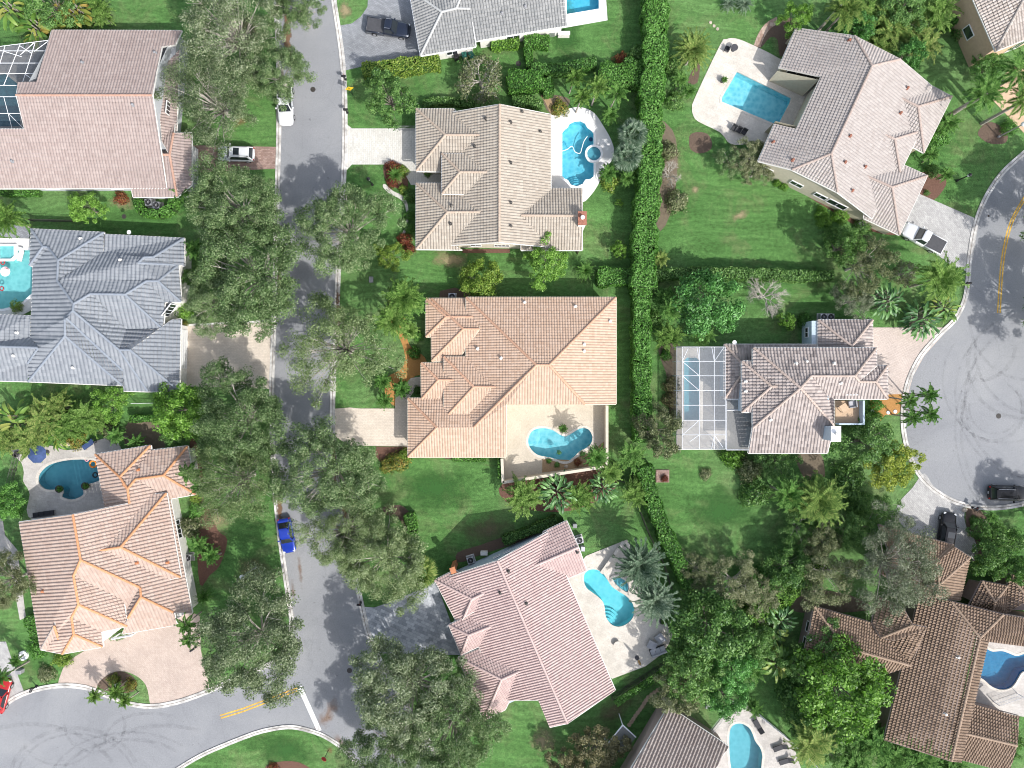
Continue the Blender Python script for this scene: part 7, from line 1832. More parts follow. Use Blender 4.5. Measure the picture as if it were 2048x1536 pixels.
def car(kind, label, px, py, ang, paint, L, W, Hh, name='parked_car', cat='car', covered=True, roofrack=False, sunroof=False, glassroof=False):
    """ang: direction of the nose in the photo, degrees counter-clockwise from right"""
    c = P(px, py, Hh * .6)
    t = thing(name, label, cat, (c.x, c.y, 0.02), math.radians(ang), 'parked cars')
    l = L / 2; w = W / 2; zb = .28; zs = Hh * .56
    def sec(x, hw, z0, z1):
        r = min(.14, hw * .3)
        return [(x, -hw + r, z0), (x, hw - r, z0), (x, hw, z0 + .12), (x, hw, z1 - .16), (x, hw - .07, z1 - .05), (x, hw - .28, z1), (x, -hw + .28, z1), (x, -hw + .07, z1 - .05), (x, -hw, z1 - .16), (x, -hw, z0 + .12)]
    body = MB()
    truck = kind == 'pickup'
    hz = zs * (1.0 if truck else .93)
    st = [(-l, w * .72, zb + .14, zs * .9), (-l + .10, w * .90, zb + .04, zs * .98), (-l + .45, w * .985, zb, zs), (-l * .3, w, zb, zs * 1.01), (l * .30, w, zb, zs), (l * .62, w * .985, zb, hz * .99), (l * .86, w * .93, zb + .02, hz * .93), (l - .12, w * .80, zb + .08, hz * .86), (l, w * .58, zb + .16, hz * .72)]
    if truck:
        # open bed behind the cab: the body is cut at the bed
        st = [s for s in st if s[0] > -l * .35]
        st = [(-l * .17, w, zb, zs)] + st[1:] if st[0][0] < -l * .17 else [(-l * .17, w, zb, zs)] + st
    loft(body, [sec(*s) for s in st])
    if truck:
        x0, x1 = -l, -l * .17; bh = zs * 1.0
        body.box(((x0 + x1) / 2, 0, zb + .2), (x1 - x0, W * .96, .4))
        for s in (-1, 1): body.box(((x0 + x1) / 2, s * (w - .06), (zb + .4 + bh) / 2), (x1 - x0, .11, bh - zb - .4))
        body.box((x0 + .05, 0, (zb + .4 + bh) / 2), (.10, W - .24, bh - zb - .4))
    bo = body.build('body', paint, t, smooth=True)
    # cabin
    if truck: xb0, xb1, xt0, xt1 = -l * .17, l * .42, -l * .12, l * .20
    elif kind == 'suv': xb0, xb1, xt0, xt1 = -l * .96, l * .46, -l * .82, l * .20
    else: xb0, xb1, xt0, xt1 = -l * .80, l * .42, -l * .46, l * .12
    wb, wt = w * .92, w * .70; z0, z1 = zs - .03, Hh
    B = [Vector((xb0, -wb, z0)), Vector((xb1, -wb, z0)), Vector((xb1, wb, z0)), Vector((xb0, wb, z0))]
    T = [Vector((xt0, -wt, z1 - .05)), Vector((xt1, -wt, z1 - .05)), Vector((xt1, wt, z1 - .05)), Vector((xt0, wt, z1 - .05))]
    cab = MB(); cab.add(B + T, [(0, 1, 5, 4), (1, 2, 6, 5), (2, 3, 7, 6), (3, 0, 4, 7), (4, 5, 6, 7)])
    # crowned roof skin
    n = 6; vs = []
    for i in range(n + 1):
        for j in range(n + 1):
            u, v = i / n, j / n
            vs.append((xt0 + (xt1 - xt0) * u, -wt + 2 * wt * v, z1 - .05 + .06 * (1 - (2 * u - 1) ** 4) * (1 - (2 * v - 1) ** 4)))
    cab.add(vs, [(i * (n + 1) + j, (i + 1) * (n + 1) + j, (i + 1) * (n + 1) + j + 1, i * (n + 1) + j + 1) for i in range(n) for j in range(n)])
    cab.build('cabin', paint, t)
    def pane(nm, a, b, c_, d, e=.07, f=.10, mt=None):
        q = [a, b, c_, d]; cen = sum(q, Vector()) / 4; nr = (b - a).cross(d - a).normalized()
        if nr.dot(cen - Vector(((xb0 + xb1) / 2, 0, z0))) < 0: nr = -nr
        bl = lambda u, v: (a * (1 - u) + b * u) * (1 - v) + (d * (1 - u) + c_ * u) * v
        mb = MB(); o = nr * .012
        mb.add([bl(e, f) + o, bl(1 - e, f) + o, bl(1 - e, 1 - f) + o, bl(e, 1 - f) + o], [(0, 1, 2, 3)])
        mb.build(nm, mt or M['glass'], t)
    pane('windshield', B[1], B[2], T[2], T[1], .05, .05); pane('rear_window', B[3], B[0], T[0], T[3], .08, .10)
    pane('side_window', B[0], B[1], T[1], T[0], .10, .12); pane('side_window', B[2], B[3], T[3], T[2], .10, .12)
    if sunroof or glassroof:
        s = MB(); s.box(((xt0 + xt1) / 2 + (.35 if sunroof else 0), 0, z1 + .018), (.75 if sunroof else (xt1 - xt0) * .8, wt * 1.35, .02)); s.build('sunroof', M['glass'], t)
    if roofrack:
        for s in (-1, 1):
            r = MB(); r.tube([(xt0 + .1, s * wt * .88, z1 + .05), (xt1 - .15, s * wt * .88, z1 + .05)], .025); r.build('roof_rail', M['metal'], t)
    if truck:
        b = MB(); x0, x1 = -l + .10, -l * .17 - .02
        if covered: b.box(((x0 + x1) / 2, 0, zs - .02), (x1 - x0, W - .26, .06)); b.build('bed_cover', M['darkgrey'], t)
        b = MB()
        b.box((-l * .17 - .04, 0, zs - .2), (.08, W * .8, .3)); o = b.build('tailgate', paint, t); o.location = (-l * .80, 0, -.08)
    for sx in (-.62, .60):
        for sy in (-1, 1):
            r = .36 if truck else .33
            wv = MB(); pts = [(l * sx, sy * (w - .22), r), (l * sx, sy * (w + .01), r)]
            wv.tube(pts, r, 18); wo = wv.build('wheel', M['rubber'], t)
            rm = MB(); rm.tube([(l * sx, sy * (w + .0), r), (l * sx, sy * (w + .02), r)], r * .62, 12); rm.build('rim', M['metal'], wo)
    for sy in (-1, 1):
        hl = MB(); hl.box((l * .90, sy * w * .66, hz * .80), (.26, w * .36, .14), sy * -.5); hl.build('headlight', M['lampclear'], t)
        tl = MB(); tl.box((-l + .07, sy * w * .76, zs * .82), (.12, w * .20, .22)); tl.build('taillight', M['lampred'], t)
        mr = MB(); mr.box((xb1 - .45, sy * (w + .10), zs + .08), (.14, .24, .17)); mr.build('wing_mirror', paint, t)
    pl = MB(); pl.box((-l - .005, 0, zs * .62), (.02, .34, .14)); pl.build('number_plate', M['white'], t)
    return t

car('pickup', 'dark navy pickup with a covered bed on the grey paved driveway at the top', 776, 53, -8, M['navycar'], 5.7, 1.95, 1.85, 'pickup_truck', 'pickup', roofrack=True)
car('pickup', 'white pickup with a dark bed cover beside the pale tan roof', 1850, 475, 152, M['whitecar'], 5.7, 2.0, 1.85, 'pickup_truck', 'pickup')
car('pickup', 'white pickup parked on the street, half hidden under the oak', 569, 205, -88, M['whitecar'], 5.6, 1.95, 1.85, 'pickup_truck', 'pickup')
car('suv', 'white SUV with a dark sunroof on the brown paved driveway', 470, 306, 178, M['whitecar'], 4.75, 1.9, 1.68, 'suv', 'car', sunroof=True, roofrack=True)
car('sedan', 'bright blue car parked against the west kerb of the street', 572, 1072, -80, M['bluecar'], 4.5, 1.85, 1.45)
car('suv', 'black SUV parked on the turning circle at the right edge', 2018, 987, -2, M['blackcar'], 4.8, 1.92, 1.7, 'suv', 'car', roofrack=True)
car('suv', 'black SUV in the curved driveway beside the brown garage roof', 1897, 1062, 80, M['blackcar'], 4.8, 1.9, 1.7, 'suv', 'car', sunroof=True)
car('sedan', 'red car cut off by the left edge on the pale driveway', 0, 1392, 75, M['redcar'], 4.5, 1.8, 1.42)

# ------------------------------------------------------------------ screen enclosures
def bars(mb, lines, r=.05):
    for a, b in lines: mb.tube([a, b], r, 4)

def enclosure_right():
    f = lambda x, y, z: P(1340 + x / 3.072, 600 + y / 3.072, z)
    zr, ze = 3.3, 2.5
    xs = [75, 180, 272, 340]; ys = [288, 376, 465, 556, 646, 738, 828, 916]
    o = f(190, 600, 0); t = thing('pool_enclosure', 'white framed screen enclosure over the long pool', 'enclosure', o)
    fr = MB(); L = []
    for y in ys: L.append((f(xs[0], y, zr), f(xs[-1], y, zr)))
    for x in xs: L.append((f(x, ys[0], zr), f(x, ys[-1], zr)))
    for y in ys: L.append((f(xs[0], y, zr), f(42, y, ze)))
    L.append((f(42, ys[0], ze), f(42, ys[-1], ze)))
    for y in ys: q = f(42, y, ze); L.append((q, Vector((q.x, q.y, 0))))
    for x in xs: 
        for y in (ys[0], ys[-1]): q = f(x, y, zr); L.append((q, Vector((q.x, q.y, 0))))
    for a, b in (((75, 376), (180, 465)), ((75, 465), (180, 556)), ((180, 376), (165, 288)), ((272, 376), (330, 292)), ((272, 376), (256, 288)), ((78, 826), (180, 738)), ((180, 828), (120, 870)), ((272, 828), (325, 905)), ((272, 828), (255, 916)), ((75, 376), (110, 300))):
        L.append((f(*a, zr), f(*b, zr)))
    bars(fr, L, .035); fr.build('frame', M['alu'], t, o)
    sc = MB(); c = [f(xs[0], ys[0], zr), f(xs[-1], ys[0], zr), f(xs[-1], ys[-1], zr), f(xs[0], ys[-1], zr)]
    sc.add(c, [(0, 1, 2, 3)]); e = [f(42, ys[0], ze), f(42, ys[-1], ze)]
    sc.add([c[0], c[3], e[1], e[0]], [(0, 1, 2, 3)])
    for a, b in ((e[0], e[1]), (c[0], c[1]), (c[3], c[2])):
        sc.add([a, b, Vector((b.x, b.y, 0)), Vector((a.x, a.y, 0))], [(0, 1, 2, 3)])
    sc.build('screen', M['screen'], t, o)
    o = f(420, 760, 0); t = thing('patio_cover', 'grey translucent patio roof between the screen enclosure and the striped roof', 'patio cover', o)
    pn = MB(); q = [(347, 612), (437, 612), (437, 690), (508, 690), (500, 920), (347, 920)]
    pn.add([f(x, y, 2.9) for x, y in q], [(0, 1, 2, 3, 4, 5)]); pn.build('panel', M['clearpanel'], t, o)
    fr = MB(); bars(fr, [(f(*q[i], 2.93), f(*q[(i + 1) % 6], 2.93)) for i in range(6)] + [(f(347, 676, 2.95), f(437, 676, 2.95))] + [(f(347, y, 2.9), f(347, y, 0)) for y in (612, 770, 920)], .06)
    fr.build('frame', M['alu'], t, o)
enclosure_right()

def enclosure_left():
    f = lambda x, y, z: P(x / 3, y / 3, z)
    zr = 3.4; o = f(60, 500, 0); t = thing('pool_enclosure', 'white framed screen enclosure cut off by the left edge', 'enclosure', o)
    fr = MB(); L = []
    top = [(-160, 310), (0, 278), (300, 240)]
    right = [(300, 240), (272, 302), (252, 378), (235, 440), (222, 492), (110, 498), (102, 578), (128, 680), (148, 774)]
    for a, b in zip(top, top[1:]): L.append((f(*a, zr), f(*b, zr)))
    for a, b in zip(right, right[1:]): L.append((f(*a, zr), f(*b, zr)))
    for y, x1 in ((305, 272), (378, 252), (440, 236), (512, 108), (580, 102), (680, 128)): L.append((f(-160, y, zr), f(x1, y, zr)))
    for x0, x1 in ((210, 130), (120, 22), (30, -60)): L.append((f(x0, 258 + (210 - x0) * .1, zr), f(x1, 512 if x0 > 100 else 580, zr)))
    L += [(f(22, 580, zr), f(72, 770, zr)), (f(50, 680, zr), f(140, 770, zr)), (f(0, 300, zr), f(130, 340, zr)), (f(120, 275, zr), f(190, 320, zr)), (f(205, 255, zr), f(120, 330, zr)), (f(295, 242, zr), f(205, 308, zr)), (f(150, 445, zr), f(215, 490, zr))]
    L += [(f(x, y, zr), f(x, y, 0)) for x, y in ((0, 278), (150, 260), (300, 240))]
    bars(fr, L, .042); fr.build('frame', M['alu'], t, o)
    sc = MB(); q = top + right[1:] + [(-160, 774)]
    sc.add([f(*p, zr - .02) for p in q], [tuple(x) for x in geometry.tessellate_polygon([[Vector((p[0], p[1], 0)) for p in q]])]); sc.build('screen', M['screendark'], t, o)
enclosure_left()

# ------------------------------------------------------------------ walls, fences
def lowwall(name, pts, h, th, mat, label, cat='wall', cap=None):
    q = [P(x, y, h) for x, y in pts]; o = (q[0].x, q[0].y, 0); t = thing(name, label, cat, o)
    b = MB(); c = MB()
    for i in range(len(q) - 1):
        a, d = q[i], q[i + 1]; L = (d - a).length; r = math.atan2(d.y - a.y, d.x - a.x)
        b.box(((a.x + d.x) / 2, (a.y + d.y) / 2, h / 2 - .03), (L - th * .2, th, h - .06), r); c.box(((a.x + d.x) / 2, (a.y + d.y) / 2, h), (L + th * .4, th + .1, .08), r)
    b.build('panel', mat, t, o); c.build('coping', cap or mat, t, o)
lowwall('garden_wall', [(1214, 812), (1214, 931)], 1.9, .25, M['cream'], 'cream garden wall on the right side of the heart shaped pool')
lowwall('garden_wall', [(1214, 933), (1006, 965), (1004, 918)], 1.9, .25, M['cream'], 'cream garden wall along the bottom of the heart shaped pool')
lowwall('low_wall', [(1203, 1146), (1228, 1110), (1247, 1084)], .5, .3, M['travertine'], 'low pale wall on the stone deck beside the hot tub under the date palms')
def fence(pts, h, label, mat, n=None, name='fence'):
    q = [P(x, y, h) for x, y in pts]; o = (q[0].x, q[0].y, 0); t = thing(name, label, 'fence', o)
    r = MB(); k = 0
    for i in range(len(q) - 1):
        a, b = q[i], q[i + 1]; L = (b - a).length
        for z in (h, h * .55, .15): r.tube([(a.x, a.y, z), (b.x, b.y, z)], .025, 4)
        m = max(1, int(L / 2.0))
        for j in range(m + 1):
            if k >= 90: break
            p = a.lerp(b, j / m); ps = MB(); ps.box((p.x, p.y, h / 2), (.07, .07, h)); ps.build('post', mat, t, o); k += 1
        nb = min(160, int(L / .14))
        for j in range(nb):
            p = a.lerp(b, (j + .5) / nb); r.box((p.x, p.y, h * .5), (.02, .02, h - .1))
    r.build('rail', mat, t, o)
fence([(1216, 935), (1228, 955), (1258, 970)], 1.3, 'dark metal fence running from the garden wall corner to the hedge', M['bronze'])
fence([(1268, 990), (1300, 1070), (1330, 1130), (1345, 1180)], 1.3, 'dark metal fence along the slanting hedge', M['bronze'])
fence([(1225, 1400), (1340, 1325)], 1.3, 'dark metal fence below the stone deck of the pink roof', M['bronze'])
fence([(1490, 1408), (1580, 1482), (1640, 1540)], 1.3, 'white metal fence around the bottom pool', M['alu'])
fence([(1425, 1468), (1472, 1408)], 1.1, 'short white fence at the left of the bottom pool', M['alu'])
fence([(10, 378 + 52), (55, 438), (140, 440)], 1.3, 'dark metal fence between the pinkish brown and blue-grey roofs', M['bronze'])
fence([(262, 807), (320, 806)], 1.3, 'white fence panel below the blue-grey roof', M['alu'])
fence([(2000, 1412), (2048, 1395)], 1.3, 'white metal fence below the deep blue pool', M['alu'])
fence([(28, 905), (10, 975)], 1.3, 'dark metal fence left of the free-form pool', M['bronze'])
fence([(795, 252), (830, 252)], 1.6, 'grey gate bars beside the pale driveway', M['midgrey'])

# ------------------------------------------------------------------ yard equipment
def ac(px, py, rz, label):
    c = P(px, py, .9); t = thing('air_conditioner', label, 'air conditioner', (c.x, c.y, 0), rz, 'outdoor air conditioner units')
    b = MB(); b.box((0, 0, .48), (.85, .85, .86), 0); b.build('casing', M['metal'], t)
    p = MB(); p.box((0, 0, .025), (1.1, 1.1, .05)); p.build('base_pad', M['kerb'], t)
    g = MB(); g.lathe([(.38, .915), (.38, .94), (.34, .94), (.30, .92), (.02, .92)], n=20); g.build('fan_opening', M['black'], t)
    f = MB(); f.lathe([(.10, .925), (.10, .955), (.01, .965)], n=10)
    for i in range(6): a = i * math.pi / 3; f.tube([(.08 * math.cos(a), .08 * math.sin(a), .95), (.36 * math.cos(a), .36 * math.sin(a), .95)], .012, 4)
    f.build('fan_guard', M['midgrey'], t)
for x, y, r, lb in ((296, 404, .1, 'larger air conditioner inside the bright wrapped hedge'), (312, 410, 0, 'right hand air conditioner inside the bright wrapped hedge'), (1648, 634, 0, 'left air conditioner above the garage of the striped roof'), (1662, 634, 0, 'right air conditioner above the garage of the striped roof'),
    (1727, 449, .4, 'air conditioner in the shrubs below the pale tan roof'), (1940, 46, .4, 'upper air conditioner beside the corner house'), (1950, 69, .4, 'lower air conditioner beside the corner house'), (941, 1121, .3, 'air conditioner on the north side of the pink roof'),
    (1159, 1081, .3, 'air conditioner at the upper right corner of the pink roof'), (375, 1116, 0, 'air conditioner at the east wall of the salmon roof'), (904, 593, 0, 'air conditioner behind the orange roof')): ac(x, y, r, lb)

def bin_(px, py, rz, mat, label):
    c = P(px, py, 1.0); t = thing('wheelie_bin', label, 'bin', (c.x, c.y, 0), rz)
    b = MB(); b.box((0, 0, .50), (.52, .58, .9), 0, taper=1.18); b.build('body', mat, t)
    l = MB(); l.box((0, 0, 1.0), (.66, .74, .10), taper=.8); l.tube([(-.3, -.42, .98), (.3, -.42, .98)], .025); l.build('lid', mat, t)
    for s in (-1, 1):
        w = MB(); w.tube([(s * .26, -.30, .1), (s * .32, -.30, .1)], .1, 10); w.build('wheel', M['rubber'], t)
bin_(912, 110, .3, M['black'], 'black bin below the light grey roof'); bin_(928, 107, .2, M['greenbin'], 'left green bin below the light grey roof'); bin_(942, 108, .5, M['greenbin'], 'right green bin beside the half-bare tree')

def lounger(px, py, rz, label, mat, z=.06):
    c = P(px, py, .4); t = thing('sun_lounger', label, 'lounger', (c.x, c.y, z), rz, 'poolside loungers')
    f = MB()
    for s in (-1, 1): f.tube([(-.95, s * .3, .28), (.95, s * .3, .28)], .025, 5)
    f.tube([(-.95, -.3, .28), (-.95, .3, .28)], .025, 5); f.tube([(.95, -.3, .28), (.95, .3, .28)], .025, 5); f.build('frame', M['darkgrey'], t)
    for x in (-.8, .75):
        for s in (-1, 1): g = MB(); g.tube([(x, s * .3, 0), (x, s * .3, .28)], .025, 5); g.build('leg', M['darkgrey'], t)
    m = MB(); m.box((-.32, 0, .34), (1.25, .62, .09)); m.build('cushion', mat, t)
    b = MB(); v = [(.31, -.31, .33), (.31, .31, .33), (.86, .31, .72), (.86, -.31, .72)]
    b.add(v + [(x - .04, y, z_ + .08) for x, y, z_ in v], [(0, 1, 2, 3), (7, 6, 5, 4), (0, 4, 5, 1), (1, 5, 6, 2), (2, 6, 7, 3), (3, 7, 4, 0)]); b.build('backrest', mat, t)
def chair(px, py, rz, label, mat, w=.62, z=.06, group='patio chairs', name='patio_chair', seat=.42):
    c = P(px, py, .5); t = thing(name, label, 'chair', (c.x, c.y, z), rz, group)
    s = MB(); s.box((0, 0, seat), (w, w, .12)); s.build('seat', mat, t)
    b = MB(); b.box((0, -w / 2 + .05, seat + .32), (w, .10, .52)); b.build('backrest', mat, t)
    for sx in (-1, 1):
        a = MB(); a.box((sx * (w / 2 - .04), .03, seat + .17), (.08, w * .8, .06)); a.build('armrest', mat, t)
        for sy in (-1, 1): l = MB(); l.tube([(sx * (w / 2 - .05), sy * (w / 2 - .07), 0), (sx * (w / 2 - .05), sy * (w / 2 - .07), seat - .05)], .025, 5); l.build('leg', M['darkgrey'], t)
def table(px, py, label, mat, r=.5, z=.06, h=.7):
    c = P(px, py, h); t = thing('patio_table', label, 'table', (c.x, c.y, z))
    a = MB(); a.lathe([(r * .95, h - .05), (r, h - .03), (r, h), (.01, h + .005)], n=22); a.build('tabletop', mat, t)
    b = MB(); b.lathe([(.3 * r / .5, 0), (.28 * r / .5, .03), (.05, .07), (.05, h - .04)], n=12); b.build('pedestal', M['darkgrey'], t)
def umbrella(px, py, label, mat, r=1.4, h=2.4, closed=False, z=.06):
    c = P(px, py, h); t = thing('parasol', label, 'parasol', (c.x, c.y, z))
    p = MB(); p.tube([(0, 0, 0), (0, 0, h + .1)], .03, 8); p.lathe([(.3, 0), (.3, .08), (.05, .12)], n=14); p.build('pole', M['darkgrey'], t)
    k = MB(); n = 8
    if closed: k.lathe([(.14, h * .45), (.17, h * .6), (.12, h * .9), (.02, h)], n=10)
    else: k.add([(0, 0, h)] + [(r * math.cos(2 * math.pi * i / n + .4), r * math.sin(2 * math.pi * i / n + .4), h - .42) for i in range(n)], [(0, 1 + i, 1 + (i + 1) % n) for i in range(n)])
    k.build('canopy', mat, t)
umbrella(70, 908, 'open blue parasol on the deck of the free-form pool', M['bluefabric'], 1.25)
chair(52, 905, .8, 'dark chair left of the blue parasol', M['fabricdark']); chair(33, 908, -.6, 'dark chair at the upper left end of the free-form pool deck', M['fabricdark'])
lounger(178, 888, .6, 'blue patterned lounger at the back of the free-form pool deck', M['bluefabric'])
for i, x in enumerate((72, 82, 92, 103)): chair(x, 1030 - i * 1.5, .1, ('leftmost', 'second from the left', 'third from the left', 'rightmost')[i] + ' of the dark chairs in the shade above the salmon roof', M['fabricdark'])
lounger(1573 - 128, 0 - 40, 0, 'spare', M['fabricdark']) if False else None
lounger(1517, 1453, -1.05, 'dark lounger right of the bottom pool', M['fabricdark']); lounger(1561, 1495, .35, 'upper dark lounger at the bottom edge', M['fabricdark']); lounger(1573, 1522, .3, 'lower dark lounger at the bottom edge', M['fabricdark'])
for i, (x, y) in enumerate(((1468, 256), (1478, 260), (1488, 264))): chair(x, y, 2.6, ('left', 'middle', 'right')[i] + ' dark chair in the shade on the stone deck of the straight-sided pool', M['fabricdark'])
table(1469, 95, 'round dark fire table on the stone deck of the straight-sided pool', M['darkgrey'], .45)
chair(1454, 98, 1.2, 'dark chair beside the round dark fire table', M['fabricdark'])
chair(1304, 1290, 2.7, 'grey cushioned armchair on the stone deck, left one', M['fabricgrey'], 1.1, name='patio_armchair'); chair(1320, 1277, 2.2, 'grey cushioned armchair on the stone deck, upper right one', M['fabricgrey'], 1.1, name='patio_armchair')
def sofa(px, py, rz, label):
    c = P(px, py, .5); t = thing('patio_sofa', label, 'sofa', (c.x, c.y, .06), rz)
    s = MB(); s.box((0, 0, .25), (2.1, .85, .34)); s.build('base', M['darkgrey'], t)
    for i in (-1, 0, 1): q = MB(); q.box((i * .66, .06, .48), (.62, .7, .14)); q.build('cushion', M['fabricgrey'], t)
    b = MB(); b.box((0, -.38, .58), (2.1, .14, .5)); b.build('backrest', M['fabricgrey'], t)
sofa(1316, 1302, .35, 'grey cushioned sofa at the edge of the stone deck')
table(1235, 1290, 'round white fire bowl table on the stone deck', M['travertine'], .48, h=.45)
umbrella(1281, 1330, 'closed tan parasol at the lower edge of the stone deck', M['wood'], closed=True)
def planter(px, py, label, mat, r=.3, h=.55, pm='palmgreen'):
    c = P(px, py, h); t = thing('planter', label, 'planter', (c.x, c.y, .06))
    b = MB(); b.lathe([(r * .65, 0), (r * .9, h * .6), (r, h), (r * .88, h), (r * .85, h * .9), (.01, h * .88)], n=16); b.build('pot', mat, t)
    me = PROTO[('small0', 'palmgreen')]
    for n, mm in me:
        if n == 'crown':
            o = put('foliage', mm, t); o.scale = (.38, .38, .38); o.location = (0, 0, -.30)
planter(1446, 160, 'potted palm at the left corner of the straight-sided pool', M['darkgrey'])
planter(1324, 1243, 'dark potted plant beside the lower date palm', M['darkgrey'], .35)
planter(118, 978, 'round dark planter in the notch of the free-form pool, left one', M['bronze'], .5, .5); planter(170, 972, 'round dark planter in the notch of the free-form pool, right one', M['bronze'], .5, .5)
planter(233, 1372, 'white urn on the forecourt island', M['white'], .3, .7)
# pool things
def ring(px, py, r, mat, label, name='pool_ring', z=-.08):
    c = P(px, py, 0); t = MB(); n = 20; R = r; q = r * .3; vs = []; fs = []
    for i in range(n):
        for j in range(8):
            a, b = 2 * math.pi * i / n, 2 * math.pi * j / 8
            vs.append(((R + q * math.cos(b)) * math.cos(a), (R + q * math.cos(b)) * math.sin(a), q * math.sin(b) + q * .5))
    for i in range(n):
        for j in range(8): fs.append((i * 8 + j, ((i + 1) % n) * 8 + j, ((i + 1) % n) * 8 + (j + 1) % 8, i * 8 + (j + 1) % 8))
    t.add(vs, fs); o = t.build(name, mat, smooth=True); o.location = (c.x, c.y, z); tag(o, label, 'pool float')
ring(186, 928, .42, M['orangefloat'], 'orange inflatable ring at the right end of the free-form pool')
ring(173, 919, .22, M['pinkfloat'], 'small pink ring at the upper edge of the free-form pool')
ring(190, 950, .3, M['black'], 'black ring by the steps of the free-form pool')
def flamingo(px, py, rz, label):
    c = P(px, py, 0); t = thing('pool_float', label, 'pool float', (c.x, c.y, -.08), rz)
    b = MB(); b.lathe([(.3, .0), (.62, .06), (.66, .16), (.55, .24), (.3, .22), (.02, .18)], n=18); b.build('seat', M['white'], t, smooth=True)
    n = MB(); n.tube([(.45, 0, .15), (.62, 0, .5), (.55, 0, .85), (.68, 0, .95), (.85, 0, .85)], [.12, .10, .09, .10, .05], 8); n.build('neck', M['pinkfloat'], t, smooth=True)
flamingo(11, 543, .5, 'pale pink inflatable float in the pale green pool'); 
lounger(38, 507, 1.3, 'white lounger at the edge of the pale green pool beside the square hot tub', M['white'], -.30)
ring(5, 525, .25, M['redcar'], 'small red float under the square hot tub'); ring(3, 577, .25, M['redcar'], 'small red float at the lower left of the pale green pool')
# pool cleaner hose: a thing of its own
c = [P(x, y, 0) for x, y in smooth_poly([(1124, 302), (1135, 298), (1144, 292), (1150, 303), (1160, 306), (1164, 295), (1168, 282), (1175, 272)], 4, False)]
b = MB(); b.tube([(p.x, p.y, -.06) for p in c], .05, 6); tag(b.build('cleaner_hose', M['white']), 'white pool cleaner hose floating in the arch-ended pool', 'hose')
def robot(px, py, label):
    c = P(px, py, 0); t = thing('pool_cleaner', label, 'pool cleaner', (c.x, c.y, -1.3))
    b = MB(); b.lathe([(.22, 0), (.28, .08), (.22, .18), (.05, .24)], n=14); b.build('body', M['bluefabric'], t, smooth=True)
    w = MB(); w.box((0, 0, .06), (.5, .14, .12)); w.build('brush', M['black'], t)
robot(1064, 879, 'round blue pool cleaner in the heart shaped pool'); robot(1184, 272, 'blue pool cleaner in the arch-ended pool')

# ------------------------------------------------------------------ street furniture
def lamp(px, py, hx, hy, h, label, globe=True):
    """street lamp: base and head read off the photo"""
    a = P(px, py, 0); t = thing('street_lamp', label, 'street lamp', (a.x, a.y, 0))
    p = MB(); p.lathe([(.16, 0), (.16, .35), (.09, .42), (.065, h - .1)], n=12); p.build('pole', M['metal' if globe else 'black'], t)
    g = MB()
    if globe: g.lathe([(.08, h - .12), (.26, h - .05), (.30, h + .12), (.24, h + .30), (.10, h + .40), (.02, h + .42)], n=18); g.build('lantern', M['white'], t, smooth=True)
    else:
        g.lathe([(.05, h - .1), (.16, h), (.19, h + .35), (.12, h + .45)], n=6); o = g.build('lantern', M['lampclear'], t)
        r = MB(); r.lathe([(.26, h + .40), (.20, h + .5), (.05, h + .62), (.02, h + .72)], n=6); r.build('lantern_roof', M['black'], t)
lamp(512, 1134, 0, 0, 4.6, 'white globe street lamp on the lawn beside the pink forecourt oak')
lamp(1996, 274, 0, 0, 4.4, 'white globe street lamp in the mulch island at the right edge')
lamp(745, 370, 0, 0, 2.3, 'black lantern post on the lawn left of the red bed', False)
lamp(1913, 362, 0, 0, 2.3, 'black lantern post on the lawn right of the pale tan roof', False)
def mailbox(px, py, rz, label, mat=None):
    c = P(px, py, 1.1); t = thing('mailbox', label, 'mailbox', (c.x, c.y, 0.0), rz, 'kerbside mailboxes')
    p = MB(); p.box((0, 0, .5), (.11, .11, 1.0)); p.box((0, 0, .06), (.3, .3, .12)); p.build('post', M['black'], t)
    b = MB(); n = 8; sec = []
    for x in (-.28, .28): sec.append([(x, -.13, 1.0), (x, .13, 1.0)] + [(x, .13 * math.cos(math.pi * i / n), 1.16 + .13 * math.sin(math.pi * i / n)) for i in range(n + 1)])
    loft(b, sec); b.build('box', mat or M['black'], t)
    f = MB(); f.box((.08, .15, 1.25), (.04, .02, .18)); f.build('flag', M['redsign'], t)
for x, y, r, lb in ((687, 152, 0, 'black mailbox at the kerb below the grey paved driveway'), (691, 219, 0, 'black mailbox at the kerb above the pale driveway'), (546, 647, 3.1, 'mailbox at the upper kerb corner of the cream paved driveway'), (1938, 566, 3, 'mailbox at the kerb beside the coconut palm'),
    (1955, 1018, 1.2, 'mailbox at the kerb of the turning circle beside the curved driveway'), (62, 1380, 1.2, 'mailbox at the kerb by the pale driveway at the lower left'), (718, 1210, 0, 'mailbox at the upper kerb corner of the slate driveway'), (384, 1300, .6, 'mailbox at the right side of the pink forecourt')): mailbox(x, y, r, lb)
def sign(px, py, rz, h, label, shape, mat, name):
    a = P(px, py, 0); t = thing(name, label, 'sign', (a.x, a.y, 0), rz)
    p = MB(); p.tube([(0, 0, 0), (0, 0, h + .35)], .04, 8); p.build('pole', M['black'], t)
    s = MB(); n, r, o = shape
    rim = [(r * math.cos(2 * math.pi * i / n + o), r * math.sin(2 * math.pi * i / n + o)) for i in range(n)]
    vs = [(u, -.05, h + v) for u, v in rim] + [(u, -.075, h + v) for u, v in rim]
    s.add(vs, [tuple(range(n)), tuple(reversed(range(n, 2 * n)))] + [(i, (i + 1) % n, n + (i + 1) % n, n + i) for i in range(n)]); so = s.build('plate', mat, t)
    return t
t = sign(706, 190, .2, 2.1, 'yellow diamond warning sign on the lawn beside the street', (4, .55, 0), M['yellowsign'], 'warning_sign')
